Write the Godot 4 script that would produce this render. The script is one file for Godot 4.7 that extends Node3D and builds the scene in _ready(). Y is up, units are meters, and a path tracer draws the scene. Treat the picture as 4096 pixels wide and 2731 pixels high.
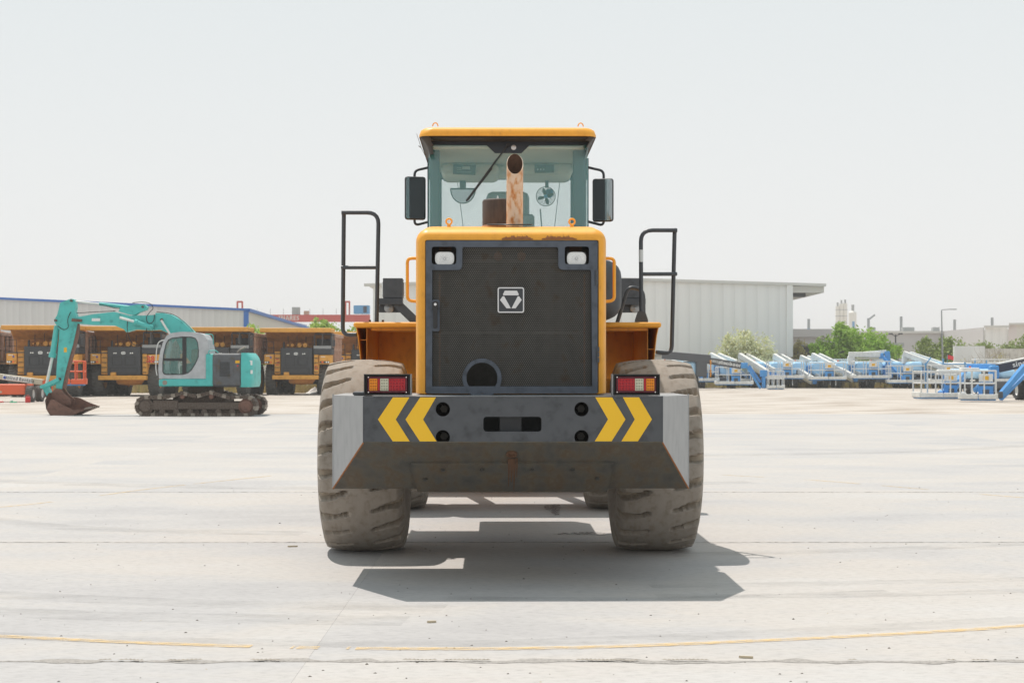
extends Node3D

# ---------------------------------------------------------------- shapes
class Sh:
	var v := PackedVector3Array()
	var n := PackedVector3Array()
	var c := PackedColorArray()
	var tint := Color(1, 1, 1)
	var tinted := false

	func put(p: Vector3, m: Vector3) -> void:
		v.append(p)
		n.append(m)
		if tinted:
			c.append(tint)

	# corners run counter-clockwise seen from outside
	func tri(a: Vector3, b: Vector3, d: Vector3) -> void:
		var m := (b - a).cross(d - a).normalized()
		put(a, m); put(d, m); put(b, m)

	func quad(a: Vector3, b: Vector3, d: Vector3, e: Vector3) -> void:
		var m := (d - a).cross(e - b).normalized()
		put(a, m); put(d, m); put(b, m)
		put(a, m); put(e, m); put(d, m)

	func quad_n(a: Vector3, b: Vector3, d: Vector3, e: Vector3, na: Vector3, nb: Vector3, nd: Vector3, ne: Vector3) -> void:
		put(a, na); put(d, nd); put(b, nb)
		put(a, na); put(e, ne); put(d, nd)

	func box(at: Vector3, size: Vector3, b := Basis.IDENTITY) -> void:
		var h := size * 0.5
		var p := []
		for i in 8:
			p.append(at + b * Vector3(h.x if i & 1 else -h.x, h.y if i & 2 else -h.y, h.z if i & 4 else -h.z))
		quad(p[4], p[5], p[7], p[6]); quad(p[1], p[0], p[2], p[3])
		quad(p[5], p[1], p[3], p[7]); quad(p[0], p[4], p[6], p[2])
		quad(p[6], p[7], p[3], p[2]); quad(p[0], p[1], p[5], p[4])

	# box given by two opposite corners
	func span(a: Vector3, d: Vector3) -> void:
		box((a + d) * 0.5, (d - a).abs())

	# box with rounded edges of radius r
	func rbox(at: Vector3, size: Vector3, r: float, k := 2, b := Basis.IDENTITY) -> void:
		var h := size * 0.5
		r = minf(r, minf(h.x, minf(h.y, h.z)) * 0.999)
		var core := h - Vector3(r, r, r)
		var rows := []
		for s in [-1.0, 1.0]:
			for i in k + 1:
				var la: float = (-PI / 2 + PI / 2 * i / k) if s < 0 else PI / 2 * i / k
				var row := []
				for q in 4:
					var sx: float = 1.0 if q == 0 or q == 3 else -1.0
					var sz: float = 1.0 if q < 2 else -1.0
					for j in k + 1:
						var lo: float = PI / 2 * q + PI / 2 * j / k
						var m := Vector3(cos(la) * cos(lo), sin(la), cos(la) * sin(lo))
						row.append([at + b * (Vector3(sx * core.x, s * core.y, sz * core.z) + m * r), b * m])
				rows.append(row)
		var w: int = rows[0].size()
		for i in rows.size() - 1:
			for j in w:
				var a = rows[i][j]; var e = rows[i][(j + 1) % w]; var f = rows[i + 1][(j + 1) % w]; var g = rows[i + 1][j]
				if (a[0] as Vector3).distance_squared_to(e[0]) + (g[0] as Vector3).distance_squared_to(f[0]) < 1e-10:
					continue
				quad_n(a[0], g[0], f[0], e[0], a[1], g[1], f[1], e[1])
		var top = rows[rows.size() - 1]
		quad(top[0][0], top[3 * (k + 1)][0], top[2 * (k + 1)][0], top[k + 1][0])
		var bot = rows[0]
		quad(bot[0][0], bot[k + 1][0], bot[2 * (k + 1)][0], bot[3 * (k + 1)][0])

	func rspan(a: Vector3, d: Vector3, r: float, k := 1) -> void:
		rbox((a + d) * 0.5, (d - a).abs(), r, k)

	func frame(dir: Vector3) -> Basis:
		var z := dir.normalized()
		var u := Vector3.UP if absf(z.y) < 0.95 else Vector3.RIGHT
		var x := u.cross(z).normalized()
		return Basis(x, z.cross(x), z)

	# square beam from a to d: w across, t upwards
	func beam(a: Vector3, d: Vector3, w: float, t: float, r := 0.0) -> void:
		var b := frame(d - a)
		if r > 0.0:
			rbox((a + d) * 0.5, Vector3(w, t, a.distance_to(d)), r, 1, b)
		else:
			box((a + d) * 0.5, Vector3(w, t, a.distance_to(d)), b)

	func cyl(a: Vector3, d: Vector3, r0: float, r1 := -1.0, seg := 14, caps := true) -> void:
		if r1 < 0.0:
			r1 = r0
		var b := frame(d - a)
		var slope := (r0 - r1) / maxf(a.distance_to(d), 1e-6)
		for i in seg:
			var p := TAU * i / seg
			var q := TAU * (i + 1) / seg
			var m := b.x * cos(p) + b.y * sin(p)
			var o := b.x * cos(q) + b.y * sin(q)
			var mm := (m + b.z * slope).normalized()
			var oo := (o + b.z * slope).normalized()
			quad_n(a + m * r0, a + o * r0, d + o * r1, d + m * r1, mm, oo, oo, mm)
			if caps:
				if r0 > 0.0:
					put(a, -b.z); put(a + m * r0, -b.z); put(a + o * r0, -b.z)
				if r1 > 0.0:
					put(d, b.z); put(d + o * r1, b.z); put(d + m * r1, b.z)

	# hollow cylinder
	func pipe(a: Vector3, d: Vector3, r: float, inner: float, seg := 20) -> void:
		cyl(a, d, r, r, seg, false)
		var b := frame(d - a)
		for i in seg:
			var p := TAU * i / seg
			var q := TAU * (i + 1) / seg
			var m := b.x * cos(p) + b.y * sin(p)
			var o := b.x * cos(q) + b.y * sin(q)
			quad_n(a + o * inner, a + m * inner, d + m * inner, d + o * inner, -o, -m, -m, -o)
			quad(d + m * inner, d + m * r, d + o * r, d + o * inner)
			quad(a + o * inner, a + o * r, a + m * r, a + m * inner)

	# tube along a polyline whose corners are rounded with radius bend
	func tube(pts: Array, r: float, seg := 8, bend := 0.0, closed := false) -> void:
		var path := PackedVector3Array()
		if bend > 0.0:
			for i in pts.size():
				var p: Vector3 = pts[i]
				if not closed and (i == 0 or i == pts.size() - 1):
					path.append(p)
					continue
				var e: Vector3 = pts[(i - 1 + pts.size()) % pts.size()]
				var f: Vector3 = pts[(i + 1) % pts.size()]
				var k := minf(bend, minf(p.distance_to(e), p.distance_to(f)) * 0.48)
				var a := p + (e - p).normalized() * k
				var d := p + (f - p).normalized() * k
				for j in 6:
					var t := j / 5.0
					path.append(a.lerp(p, t).lerp(p.lerp(d, t), t))
		else:
			for p in pts:
				path.append(p)
		var count := path.size()
		var rings := []
		var up := Vector3.ZERO
		for i in count:
			var prev := path[(i - 1 + count) % count] if closed or i > 0 else path[i]
			var next := path[(i + 1) % count] if closed or i < count - 1 else path[i]
			var z := (next - prev).normalized()
			if up == Vector3.ZERO:
				up = frame(z).y
			var x := up.cross(z).normalized()
			up = z.cross(x).normalized()
			var ring := []
			for j in seg:
				var m := x * cos(TAU * j / seg) + up * sin(TAU * j / seg)
				ring.append([path[i] + m * r, m])
			rings.append(ring)
		for i in (count if closed else count - 1):
			var a = rings[i]
			var d = rings[(i + 1) % count]
			for j in seg:
				var k := (j + 1) % seg
				quad_n(a[j][0], a[k][0], d[k][0], d[j][0], a[j][1], a[k][1], d[k][1], d[j][1])
		if not closed:
			for e in [0, count - 1]:
				var s := -1.0 if e == 0 else 1.0
				var m := (path[1] - path[0]).normalized() * -1.0 if e == 0 else (path[count - 1] - path[count - 2]).normalized()
				for j in seg:
					var k := (j + 1) % seg
					if s > 0:
						put(path[e], m); put(rings[e][k][0], m); put(rings[e][j][0], m)
					else:
						put(path[e], m); put(rings[e][j][0], m); put(rings[e][k][0], m)

	# polygon in x,y extruded from z0 to z1 (z1 > z0); t places it
	func prism(poly: Array, z0: float, z1: float, t := Transform3D.IDENTITY) -> void:
		var p := PackedVector2Array(poly)
		if Geometry2D.is_polygon_clockwise(p):
			p.reverse()
		var ids := Geometry2D.triangulate_polygon(p)
		for i in range(0, ids.size(), 3):
			var a := p[ids[i]]
			var b := p[ids[i + 1]]
			var d := p[ids[i + 2]]
			if (b - a).cross(d - a) < 0.0:
				var e := b
				b = d
				d = e
			tri(t * Vector3(a.x, a.y, z1), t * Vector3(b.x, b.y, z1), t * Vector3(d.x, d.y, z1))
			tri(t * Vector3(a.x, a.y, z0), t * Vector3(d.x, d.y, z0), t * Vector3(b.x, b.y, z0))
		for i in p.size():
			var a := p[i]
			var b := p[(i + 1) % p.size()]
			quad(t * Vector3(a.x, a.y, z0), t * Vector3(b.x, b.y, z0), t * Vector3(b.x, b.y, z1), t * Vector3(a.x, a.y, z1))

	# surface through rings of equal length, smooth
	func loft(rings: Array, wrap := true) -> void:
		var w: int = rings[0].size()
		var h := rings.size()
		var norm := []
		for i in h:
			var row := PackedVector3Array()
			for j in w:
				var dj: Vector3 = rings[i][(j + 1) % w if wrap else mini(j + 1, w - 1)] - rings[i][(j - 1 + w) % w if wrap else maxi(j - 1, 0)]
				var di: Vector3 = rings[mini(i + 1, h - 1)][j] - rings[maxi(i - 1, 0)][j]
				row.append(dj.cross(di).normalized())
			norm.append(row)
		for i in h - 1:
			for j in (w if wrap else w - 1):
				var k := (j + 1) % w
				quad_n(rings[i][j], rings[i][k], rings[i + 1][k], rings[i + 1][j], norm[i][j], norm[i][k], norm[i + 1][k], norm[i + 1][j])

	# flat plate with one hole, outlines seen from their common middle, z0 < z1
	func ring_plate(outer: Array, inner: Array, mid: Vector2, z0: float, z1: float, t := Transform3D.IDENTITY) -> void:
		var angles := []
		for loop in [outer, inner]:
			for q in loop:
				angles.append(fposmod((q - mid).angle(), TAU))
		angles.sort()
		var cuts := []
		for a in angles:
			if cuts.is_empty() or a - cuts[cuts.size() - 1] > 0.004:
				cuts.append(a)
		var o := []
		var u := []
		for a in cuts:
			o.append(hit(outer, mid, a))
			u.append(hit(inner, mid, a))
		for i in cuts.size():
			var k := (i + 1) % cuts.size()
			var A: Vector2 = o[i]; var B: Vector2 = o[k]; var C: Vector2 = u[k]; var D: Vector2 = u[i]
			quad(t * Vector3(D.x, D.y, z1), t * Vector3(A.x, A.y, z1), t * Vector3(B.x, B.y, z1), t * Vector3(C.x, C.y, z1))
			quad(t * Vector3(A.x, A.y, z0), t * Vector3(D.x, D.y, z0), t * Vector3(C.x, C.y, z0), t * Vector3(B.x, B.y, z0))
			quad(t * Vector3(A.x, A.y, z0), t * Vector3(B.x, B.y, z0), t * Vector3(B.x, B.y, z1), t * Vector3(A.x, A.y, z1))
			quad(t * Vector3(C.x, C.y, z0), t * Vector3(D.x, D.y, z0), t * Vector3(D.x, D.y, z1), t * Vector3(C.x, C.y, z1))

	func hit(loop: Array, mid: Vector2, a: float) -> Vector2:
		var d := Vector2(cos(a), sin(a))
		var best := mid
		var far := -1.0
		for i in loop.size():
			var p: Vector2 = loop[i] - mid
			var q: Vector2 = loop[(i + 1) % loop.size()] - mid
			var e := q - p
			var den := d.cross(e)
			if absf(den) < 1e-9:
				continue
			var s := p.cross(e) / den
			var u := p.cross(d) / den
			if s > 0.0 and u >= -0.0005 and u <= 1.0005 and s > far:
				far = s
				best = mid + d * s
		return best

	# profile of (radius, along) turned round the axis of t (its z)
	func lathe(profile: Array, t: Transform3D, seg := 24, sharp := false) -> void:
		for i in profile.size() - 1:
			var p: Vector2 = profile[i]
			var q: Vector2 = profile[i + 1]
			var dir := (q - p).normalized()
			var m0 := Vector2(dir.y, -dir.x)
			var na := m0
			var nb := m0
			if not sharp:
				if i > 0:
					var e: Vector2 = (p - profile[i - 1]).normalized()
					na = (m0 + Vector2(e.y, -e.x)).normalized()
				if i < profile.size() - 2:
					var e: Vector2 = (profile[i + 2] - q).normalized()
					nb = (m0 + Vector2(e.y, -e.x)).normalized()
			for j in seg:
				var a := TAU * j / seg
				var b := TAU * (j + 1) / seg
				var ca := Vector3(cos(a), sin(a), 0)
				var cb := Vector3(cos(b), sin(b), 0)
				var z := Vector3(0, 0, 1)
				quad_n(t * (ca * p.x + z * p.y), t * (cb * p.x + z * p.y), t * (cb * q.x + z * q.y), t * (ca * q.x + z * q.y),
					t.basis * (ca * na.x + z * na.y), t.basis * (cb * na.x + z * na.y), t.basis * (cb * nb.x + z * nb.y), t.basis * (ca * nb.x + z * nb.y))

	func mesh() -> ArrayMesh:
		var a := []
		a.resize(Mesh.ARRAY_MAX)
		a[Mesh.ARRAY_VERTEX] = v
		a[Mesh.ARRAY_NORMAL] = n
		if tinted:
			a[Mesh.ARRAY_COLOR] = c
		var m := ArrayMesh.new()
		m.add_surface_from_arrays(Mesh.PRIMITIVE_TRIANGLES, a)
		return m


# ---------------------------------------------------------------- scene helpers
var M := {}
var taken := {}
var rng := RandomNumberGenerator.new()

func numbered(called: String) -> String:
	var k: int = taken.get(called, 0)
	taken[called] = k + 1
	return called if k == 0 else "%s_%03d" % [called, k]

func thing(called: String, label: String, category: String, at := Vector3.ZERO, turn := 0.0, group := "") -> Node3D:
	var o := Node3D.new()
	o.name = numbered(called)
	add_child(o)
	o.position = at
	o.rotation.y = turn
	tag(o, label, category, group)
	return o

func tag(o: Node, label: String, category := "", group := "") -> void:
	o.set_meta("label", label)
	if category:
		o.set_meta("category", category)
	if group:
		o.set_meta("group", group)

func part(called: String, s: Sh, m: Material, parent: Node3D) -> MeshInstance3D:
	var o := MeshInstance3D.new()
	o.name = called
	o.mesh = s.mesh()
	o.material_override = m
	parent.add_child(o, true)
	return o

func copy_part(called: String, mesh: Mesh, m: Material, parent: Node3D, t: Transform3D) -> MeshInstance3D:
	var o := MeshInstance3D.new()
	o.name = called
	o.mesh = mesh
	o.material_override = m
	o.transform = t
	parent.add_child(o, true)
	return o

func struct(called: String, s: Sh, m: Material) -> MeshInstance3D:
	var o := part(called, s, m, self)
	o.set_meta("kind", "structure")
	return o

func again(o: Node3D, called: String, label: String, at: Vector3, turn: float) -> Node3D:
	var r: Node3D = o.duplicate()
	r.name = numbered(called)
	add_child(r)
	r.position = at
	r.rotation.y = turn
	r.set_meta("label", label)
	return r

func letters(called: String, words: String, height: float, m: Material, parent: Node3D, t: Transform3D, serif := false, wide := 1.0) -> MeshInstance3D:
	var f := SystemFont.new()
	f.font_names = PackedStringArray(["Droid Serif" if serif else "Droid Sans"])
	f.font_weight = 700
	var tm := TextMesh.new()
	tm.text = words
	tm.font = f
	tm.font_size = 32
	tm.pixel_size = height / 23.0
	tm.depth = 0.004
	return copy_part(called, tm, m, parent, t * Transform3D(Basis.from_scale(Vector3(wide, 1, 1)), Vector3.ZERO))

# colour given as linear reflectance
func mat(key: String, r: float, g: float, b: float, rough := 0.6, metal := 0.0) -> StandardMaterial3D:
	var m := StandardMaterial3D.new()
	m.resource_name = key
	m.albedo_color = Color(r, g, b).linear_to_srgb()
	m.roughness = rough
	m.metallic = metal
	M[key] = m
	return m

func noise_tex(seed_: int, freq: float, octaves: int, stops: Array, size := 512, kind := FastNoiseLite.TYPE_SIMPLEX_SMOOTH, gain := 0.55) -> NoiseTexture2D:
	var n := FastNoiseLite.new()
	n.seed = seed_
	n.noise_type = kind
	n.frequency = freq
	n.fractal_octaves = octaves
	n.fractal_gain = gain
	var t := NoiseTexture2D.new()
	t.width = size
	t.height = size
	t.seamless = true
	t.noise = n
	var g := Gradient.new()
	var offs := PackedFloat32Array()
	var cols := PackedColorArray()
	for s in stops:
		offs.append(s[0])
		cols.append(s[1])
	g.offsets = offs
	g.colors = cols
	t.color_ramp = g
	return t

func grey(v: float) -> Color:
	return Color(v, v, v)

# gives a material grain and blotches through its own axes
func worn(m: StandardMaterial3D, t: Texture2D, scale: Vector3, relief: Texture2D = null, depth := 0.0) -> StandardMaterial3D:
	m.albedo_texture = t
	m.uv1_triplanar = true
	m.uv1_scale = scale
	if relief:
		m.heightmap_enabled = true
		m.heightmap_texture = relief
		m.heightmap_scale = depth
	return m

func glass(key: String, r: float, g: float, b: float, a: float) -> StandardMaterial3D:
	var m := mat(key, r, g, b, 0.03)
	m.albedo_color.a = a
	m.transparency = BaseMaterial3D.TRANSPARENCY_ALPHA
	return m

func rrect(x0: float, x1: float, y0: float, y1: float, rt: float, rb: float, k := 5) -> Array:
	var out := []
	var mids := [[x1 - rt, y1 - rt, rt, 0.0], [x0 + rt, y1 - rt, rt, 0.5], [x0 + rb, y0 + rb, rb, 1.0], [x1 - rb, y0 + rb, rb, 1.5]]
	for q in mids:
		for j in k + 1:
			var a: float = PI * (q[3] + 0.5 * j / k)
			out.append(Vector2(q[0] + cos(a) * q[2], q[1] + sin(a) * q[2]))
	return out

func lift3(poly: Array, z: float) -> PackedVector3Array:
	var out := PackedVector3Array()
	for p in poly:
		out.append(Vector3(p.x, p.y, z))
	return out

func circle(x: float, y: float, r: float, k := 20) -> Array:
	var out := []
	for i in k:
		out.append(Vector2(x + cos(TAU * i / k) * r, y + sin(TAU * i / k) * r))
	return out

# ---------------------------------------------------------------- the scene
func _ready() -> void:
	rng.seed = 7
	var cam := Camera3D.new()
	cam.name = "camera"
	cam.projection = Camera3D.PROJECTION_FRUSTUM
	cam.near = 0.1
	cam.far = 2500.0
	cam.size = 0.042672
	cam.frustum_offset = Vector2(0, 0.00171)
	cam.position = Vector3(0, 1.42, 0)
	var lens := CameraAttributesPhysical.new()
	lens.frustum_focal_length = 56.0
	lens.frustum_focus_distance = 11.0
	lens.exposure_aperture = 10.0
	lens.frustum_near = 0.1
	lens.frustum_far = 2500.0
	cam.attributes = lens
	add_child(cam)
	cam.current = true

	var env := Environment.new()
	env.tonemap_mode = Environment.TONE_MAPPER_LINEAR
	env.tonemap_exposure = 1.09
	env.background_mode = Environment.BG_SKY
	var sky := Sky.new()
	var air := ProceduralSkyMaterial.new()
	air.sky_top_color = Color(0.80, 0.85, 0.87)
	air.sky_horizon_color = Color(0.937, 0.932, 0.925)
	air.sky_curve = 0.22
	air.ground_bottom_color = Color(0.5, 0.48, 0.45)
	air.ground_horizon_color = Color(0.86, 0.85, 0.83)
	air.sun_angle_max = 1.0
	sky.sky_material = air
	env.sky = sky
	env.sdfgi_enabled = true
	env.ssao_enabled = true
	env.ssil_enabled = true
	env.fog_enabled = true
	env.fog_density = 0.0008
	env.fog_light_color = Color(0.94, 0.93, 0.915)
	var world := WorldEnvironment.new()
	world.name = "world"
	world.environment = env
	add_child(world)

	var sun := DirectionalLight3D.new()
	sun.name = "sun"
	sun.light_energy = 1.2
	sun.light_color = Color(1.0, 0.972, 0.94)
	sun.light_angular_distance = 0.5
	sun.shadow_enabled = true
	add_child(sun)
	sun.look_at_from_position(Vector3(-0.31, 1.244, -0.48) * 50.0, Vector3.ZERO)

	materials()
	build_ground()
	build_halls()
	build_far_plants()
	build_loader()
	build_excavator()
	build_trucks()
	build_lifts()
	build_small_things()

func materials() -> void:
	var soft := noise_tex(3, 0.012, 5, [[0.0, grey(0.86)], [1.0, grey(1.0)]])
	var blotch := noise_tex(4, 0.01, 5, [[0.0, grey(0.72)], [0.45, grey(0.93)], [1.0, grey(1.0)]])
	var grain := noise_tex(5, 0.16, 3, [[0.0, grey(0.2)], [1.0, grey(0.8)]])
	var chips := noise_tex(6, 0.03, 5, [[0.0, Color(0.42, 0.22, 0.12)], [0.2, Color(0.42, 0.22, 0.12)], [0.24, grey(0.93)], [1.0, grey(1.0)]])
	var streak := noise_tex(8, 0.02, 5, [[0.0, grey(0.66)], [0.5, grey(0.9)], [1.0, grey(1.0)]])
	var rusty := noise_tex(9, 0.014, 6, [[0.0, Color(0.33, 0.33, 0.33)], [0.38, Color(0.42, 0.41, 0.39)], [0.55, Color(0.46, 0.43, 0.38)], [0.70, Color(0.45, 0.38, 0.31)], [1.0, Color(0.52, 0.49, 0.43)]])
	# loader paint
	worn(mat("yellow_paint", 0.93, 0.415, 0.03, 0.55), noise_tex(11, 0.02, 6, [[0.0, Color(0.87, 0.85, 0.86)], [0.3, Color(0.955, 0.95, 0.95)], [1.0, grey(1.0)]]), Vector3(1.2, 0.7, 1.2))
	M.yellow_paint.roughness_texture = blotch
	M.yellow_paint.clearcoat_enabled = true
	M.yellow_paint.clearcoat = 0.15
	M.yellow_paint.clearcoat_roughness = 0.25
	worn(mat("grey_paint", 0.075, 0.08, 0.09, 0.5), blotch, Vector3(1.3, 1.3, 1.3))
	worn(mat("blue_grey_paint", 0.082, 0.098, 0.128, 0.45), blotch, Vector3(1.6, 1.6, 1.6))
	worn(mat("rail_paint", 0.06, 0.065, 0.075, 0.42), soft, Vector3(2, 2, 2))
	worn(mat("bare_steel", 0.36, 0.365, 0.37, 0.42, 0.25), noise_tex(12, 0.03, 6, [[0.0, Color(0.87, 0.875, 0.88)], [0.35, Color(0.95, 0.95, 0.952)], [0.6, grey(0.98)], [1.0, grey(1.0)]]), Vector3(1.0, 0.25, 1.0))
	worn(mat("stained_steel", 0.56, 0.555, 0.53, 0.75), rusty, Vector3(0.75, 0.75, 0.75), grain, 0.12)
	mat("decal_yellow", 0.86, 0.50, 0.012, 0.45)
	mat("black_rubber", 0.022, 0.022, 0.023, 0.7)
	mat("black_plastic", 0.018, 0.018, 0.02, 0.4)
	mat("deep_black", 0.008, 0.008, 0.008, 0.9)
	worn(mat("dull_bolt", 0.10, 0.095, 0.085, 0.6, 0.4), soft, Vector3(8, 8, 8))
	worn(mat("mesh_wire", 0.15, 0.14, 0.128, 0.7), noise_tex(13, 0.012, 5, [[0.0, Color(0.85, 0.68, 0.58)], [0.22, Color(0.96, 0.90, 0.85)], [0.36, grey(1.0)], [1.0, grey(0.88)]]), Vector3(1.1, 1.1, 1.1))
	worn(mat("radiator", 0.04, 0.038, 0.036, 0.8), blotch, Vector3(2.0, 2.0, 2.0))
	worn(mat("rust_brown", 0.13, 0.065, 0.035, 0.85), blotch, Vector3(4, 4, 4), grain, 0.1)
	worn(mat("rust_stain", 0.34, 0.135, 0.05, 0.85), blotch, Vector3(5, 5, 5))
	worn(mat("rusty_pipe", 0.72, 0.63, 0.54, 0.7), noise_tex(14, 0.016, 6, [[0.0, Color(0.70, 0.42, 0.18)], [0.25, Color(0.82, 0.57, 0.33)], [0.40, Color(0.92, 0.80, 0.68)], [0.55, Color(0.95, 0.90, 0.86)], [1.0, Color(0.98, 0.95, 0.92)]]), Vector3(2.4, 1.1, 2.4), grain, 0.06)
	worn(mat("pipe_throat", 0.09, 0.04, 0.02, 0.85), blotch, Vector3(5, 5, 5))
	worn(mat("burnt_canister", 0.085, 0.058, 0.046, 0.65), streak, Vector3(3.0, 0.6, 3.0))
	worn(mat("hot_rim", 0.42, 0.17, 0.06, 0.7), blotch, Vector3(5, 5, 5))
	mat("chrome", 0.72, 0.72, 0.72, 0.22, 1.0)
	mat("mirror", 0.42, 0.44, 0.45, 0.02, 1.0)
	mat("badge_silver", 0.66, 0.66, 0.67, 0.30, 0.8)
	mat("badge_dark", 0.045, 0.05, 0.058, 0.5)
	glass("cab_glass", 0.16, 0.62, 0.64, 0.125)
	glass("dark_glass", 0.05, 0.06, 0.06, 0.5)
	glass("lamp_glass", 0.8, 0.8, 0.8, 0.16)
	mat("lamp_reflector", 0.85, 0.85, 0.84, 0.25, 0.6)
	mat("lens_red", 0.45, 0.003, 0.014, 0.2)
	mat("lens_dark_red", 0.12, 0.006, 0.022, 0.25)
	mat("lens_amber", 0.85, 0.27, 0.004, 0.25)
	mat("lens_white", 0.62, 0.60, 0.46, 0.3)
	mat("dot_red", 0.30, 0.004, 0.02, 0.15)
	mat("dot_amber", 0.55, 0.16, 0.004, 0.15)
	mat("dot_white", 0.40, 0.39, 0.28, 0.15)
	mat("headliner", 0.62, 0.63, 0.56, 0.85)
	mat("cab_trim", 0.032, 0.045, 0.052, 0.6)
	mat("cab_band", 0.018, 0.026, 0.042, 0.35)
	mat("panel_dark", 0.03, 0.04, 0.045, 0.5)
	mat("panel_key", 0.45, 0.47, 0.45, 0.5)
	mat("wrap_film", 0.22, 0.27, 0.27, 0.22)
	mat("roof_lining", 0.035, 0.028, 0.024, 0.6)
	var tyre := mat("tyre_rubber", 1, 1, 1, 0.92)
	tyre.vertex_color_use_as_albedo = true
	worn(tyre, noise_tex(15, 0.02, 6, [[0.0, Color(0.80, 0.77, 0.73)], [0.4, grey(0.95)], [1.0, grey(1.0)]]), Vector3(1.3, 1.3, 1.3), grain, 0.07)
	mat("tape", 0.62, 0.63, 0.62, 0.25)
	# excavator
	worn(mat("teal_paint", 0.085, 0.54, 0.50, 0.45), noise_tex(16, 0.012, 5, [[0.0, grey(0.72)], [0.3, grey(0.93)], [1.0, grey(1.0)]]), Vector3(0.4, 0.4, 0.4))
	worn(mat("pale_cab_grey", 0.52, 0.53, 0.545, 0.5), soft, Vector3(0.5, 0.5, 0.5))
	worn(mat("engine_grey", 0.12, 0.125, 0.135, 0.6), noise_tex(17, 0.015, 5, [[0.0, Color(0.95, 0.80, 0.55)], [0.22, Color(0.9, 0.84, 0.76)], [0.4, grey(0.9)], [1.0, grey(1.0)]]), Vector3(0.5, 0.5, 0.5))
	worn(mat("track_steel", 0.15, 0.115, 0.092, 0.8), noise_tex(18, 0.03, 5, [[0.0, Color(0.55, 0.42, 0.34)], [0.5, grey(0.9)], [1.0, grey(1.0)]]), Vector3(1.2, 1.2, 1.2))
	mat("shoe_edge", 0.30, 0.255, 0.21, 0.6, 0.3)
	worn(mat("bucket_rust", 0.21, 0.105, 0.075, 0.75), blotch, Vector3(1, 1, 1))
	mat("sticker_white", 0.75, 0.75, 0.73, 0.5)
	mat("sticker_yellow", 0.8, 0.42, 0.01, 0.5)
	mat("sticker_red", 0.62, 0.02, 0.02, 0.5)
	mat("sticker_blue", 0.02, 0.06, 0.36, 0.5)
	mat("seat_cloth", 0.25, 0.15, 0.03, 0.9)
	glass("cabin_glass", 0.10, 0.27, 0.24, 0.36)
	# dump trucks
	worn(mat("truck_yellow", 0.80, 0.39, 0.065, 0.6), noise_tex(19, 0.014, 5, [[0.0, Color(0.84, 0.78, 0.74)], [0.4, grey(0.96)], [1.0, grey(1.0)]]), Vector3(0.4, 0.4, 0.4))
	worn(mat("body_orange", 0.62, 0.255, 0.045, 0.75), noise_tex(20, 0.014, 5, [[0.0, Color(0.7, 0.6, 0.55)], [0.5, grey(0.93)], [1.0, grey(1.0)]]), Vector3(0.35, 0.35, 0.35))
	worn(mat("body_dusty", 0.55, 0.34, 0.25, 0.85), blotch, Vector3(0.4, 0.4, 0.4))
	worn(mat("truck_grey", 0.052, 0.056, 0.064, 0.6), soft, Vector3(0.6, 0.6, 0.6))
	mat("truck_vent", 0.036, 0.038, 0.042, 0.7)
	mat("cab_window", 0.13, 0.135, 0.14, 0.25)
	mat("truck_tyre", 0.10, 0.095, 0.088, 0.9)
	mat("light_white", 0.85, 0.84, 0.80, 0.3)
	# lifts
	worn(mat("lift_blue", 0.07, 0.34, 0.76, 0.4), soft, Vector3(0.4, 0.4, 0.4))
	mat("lift_blue_hood", 0.42, 0.68, 0.90, 0.3)
	worn(mat("lift_white", 0.84, 0.83, 0.79, 0.5), soft, Vector3(0.5, 0.5, 0.5))
	mat("lift_cream", 0.52, 0.47, 0.36, 0.6)
	mat("lift_rail", 0.66, 0.66, 0.64, 0.4)
	mat("lift_dark", 0.075, 0.08, 0.09, 0.6)
	mat("navy", 0.022, 0.026, 0.05, 0.5)
	mat("lift_orange", 0.72, 0.115, 0.035, 0.5)
	mat("warning_orange", 0.8, 0.32, 0.01, 0.6)
	mat("beacon", 0.85, 0.12, 0.02, 0.3)
	mat("jerry_red", 0.55, 0.02, 0.02, 0.45)
	mat("scrap_green", 0.05, 0.42, 0.22, 0.6)
	mat("flag_red", 0.72, 0.05, 0.06, 0.8)
	# halls
	worn(mat("sheet_grey", 0.74, 0.735, 0.725, 0.7), noise_tex(21, 0.01, 4, [[0.0, grey(0.88)], [1.0, grey(1.0)]]), Vector3(0.05, 0.02, 0.05))
	worn(mat("sheet_white", 0.86, 0.845, 0.815, 0.7), noise_tex(22, 0.01, 5, [[0.0, grey(0.9)], [1.0, grey(1.0)]]), Vector3(0.06, 0.02, 0.06))
	mat("sheet_beige", 0.66, 0.62, 0.56, 0.75)
	mat("sheet_mid", 0.52, 0.50, 0.49, 0.75)
	mat("sheet_blush", 0.68, 0.61, 0.58, 0.75)
	mat("trim_blue", 0.05, 0.17, 0.52, 0.5)
	mat("trim_pale", 0.62, 0.60, 0.56, 0.6)
	mat("hall_dark", 0.06, 0.063, 0.068, 0.6)
	mat("shed_grey", 0.17, 0.18, 0.20, 0.7)
	mat("crane_red", 0.50, 0.07, 0.055, 0.7)
	mat("crane_blue", 0.09, 0.30, 0.55, 0.6)
	mat("crane_grey", 0.35, 0.36, 0.36, 0.7)
	mat("silo_cream", 0.80, 0.76, 0.70, 0.7)
	mat("pole_grey", 0.30, 0.31, 0.32, 0.5, 0.3)
	worn(mat("old_wall", 0.70, 0.66, 0.60, 0.9), blotch, Vector3(0.2, 0.2, 0.2))
	mat("bark", 0.14, 0.10, 0.07, 0.9)
	mat("dry_twig", 0.30, 0.24, 0.17, 0.9)
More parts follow.
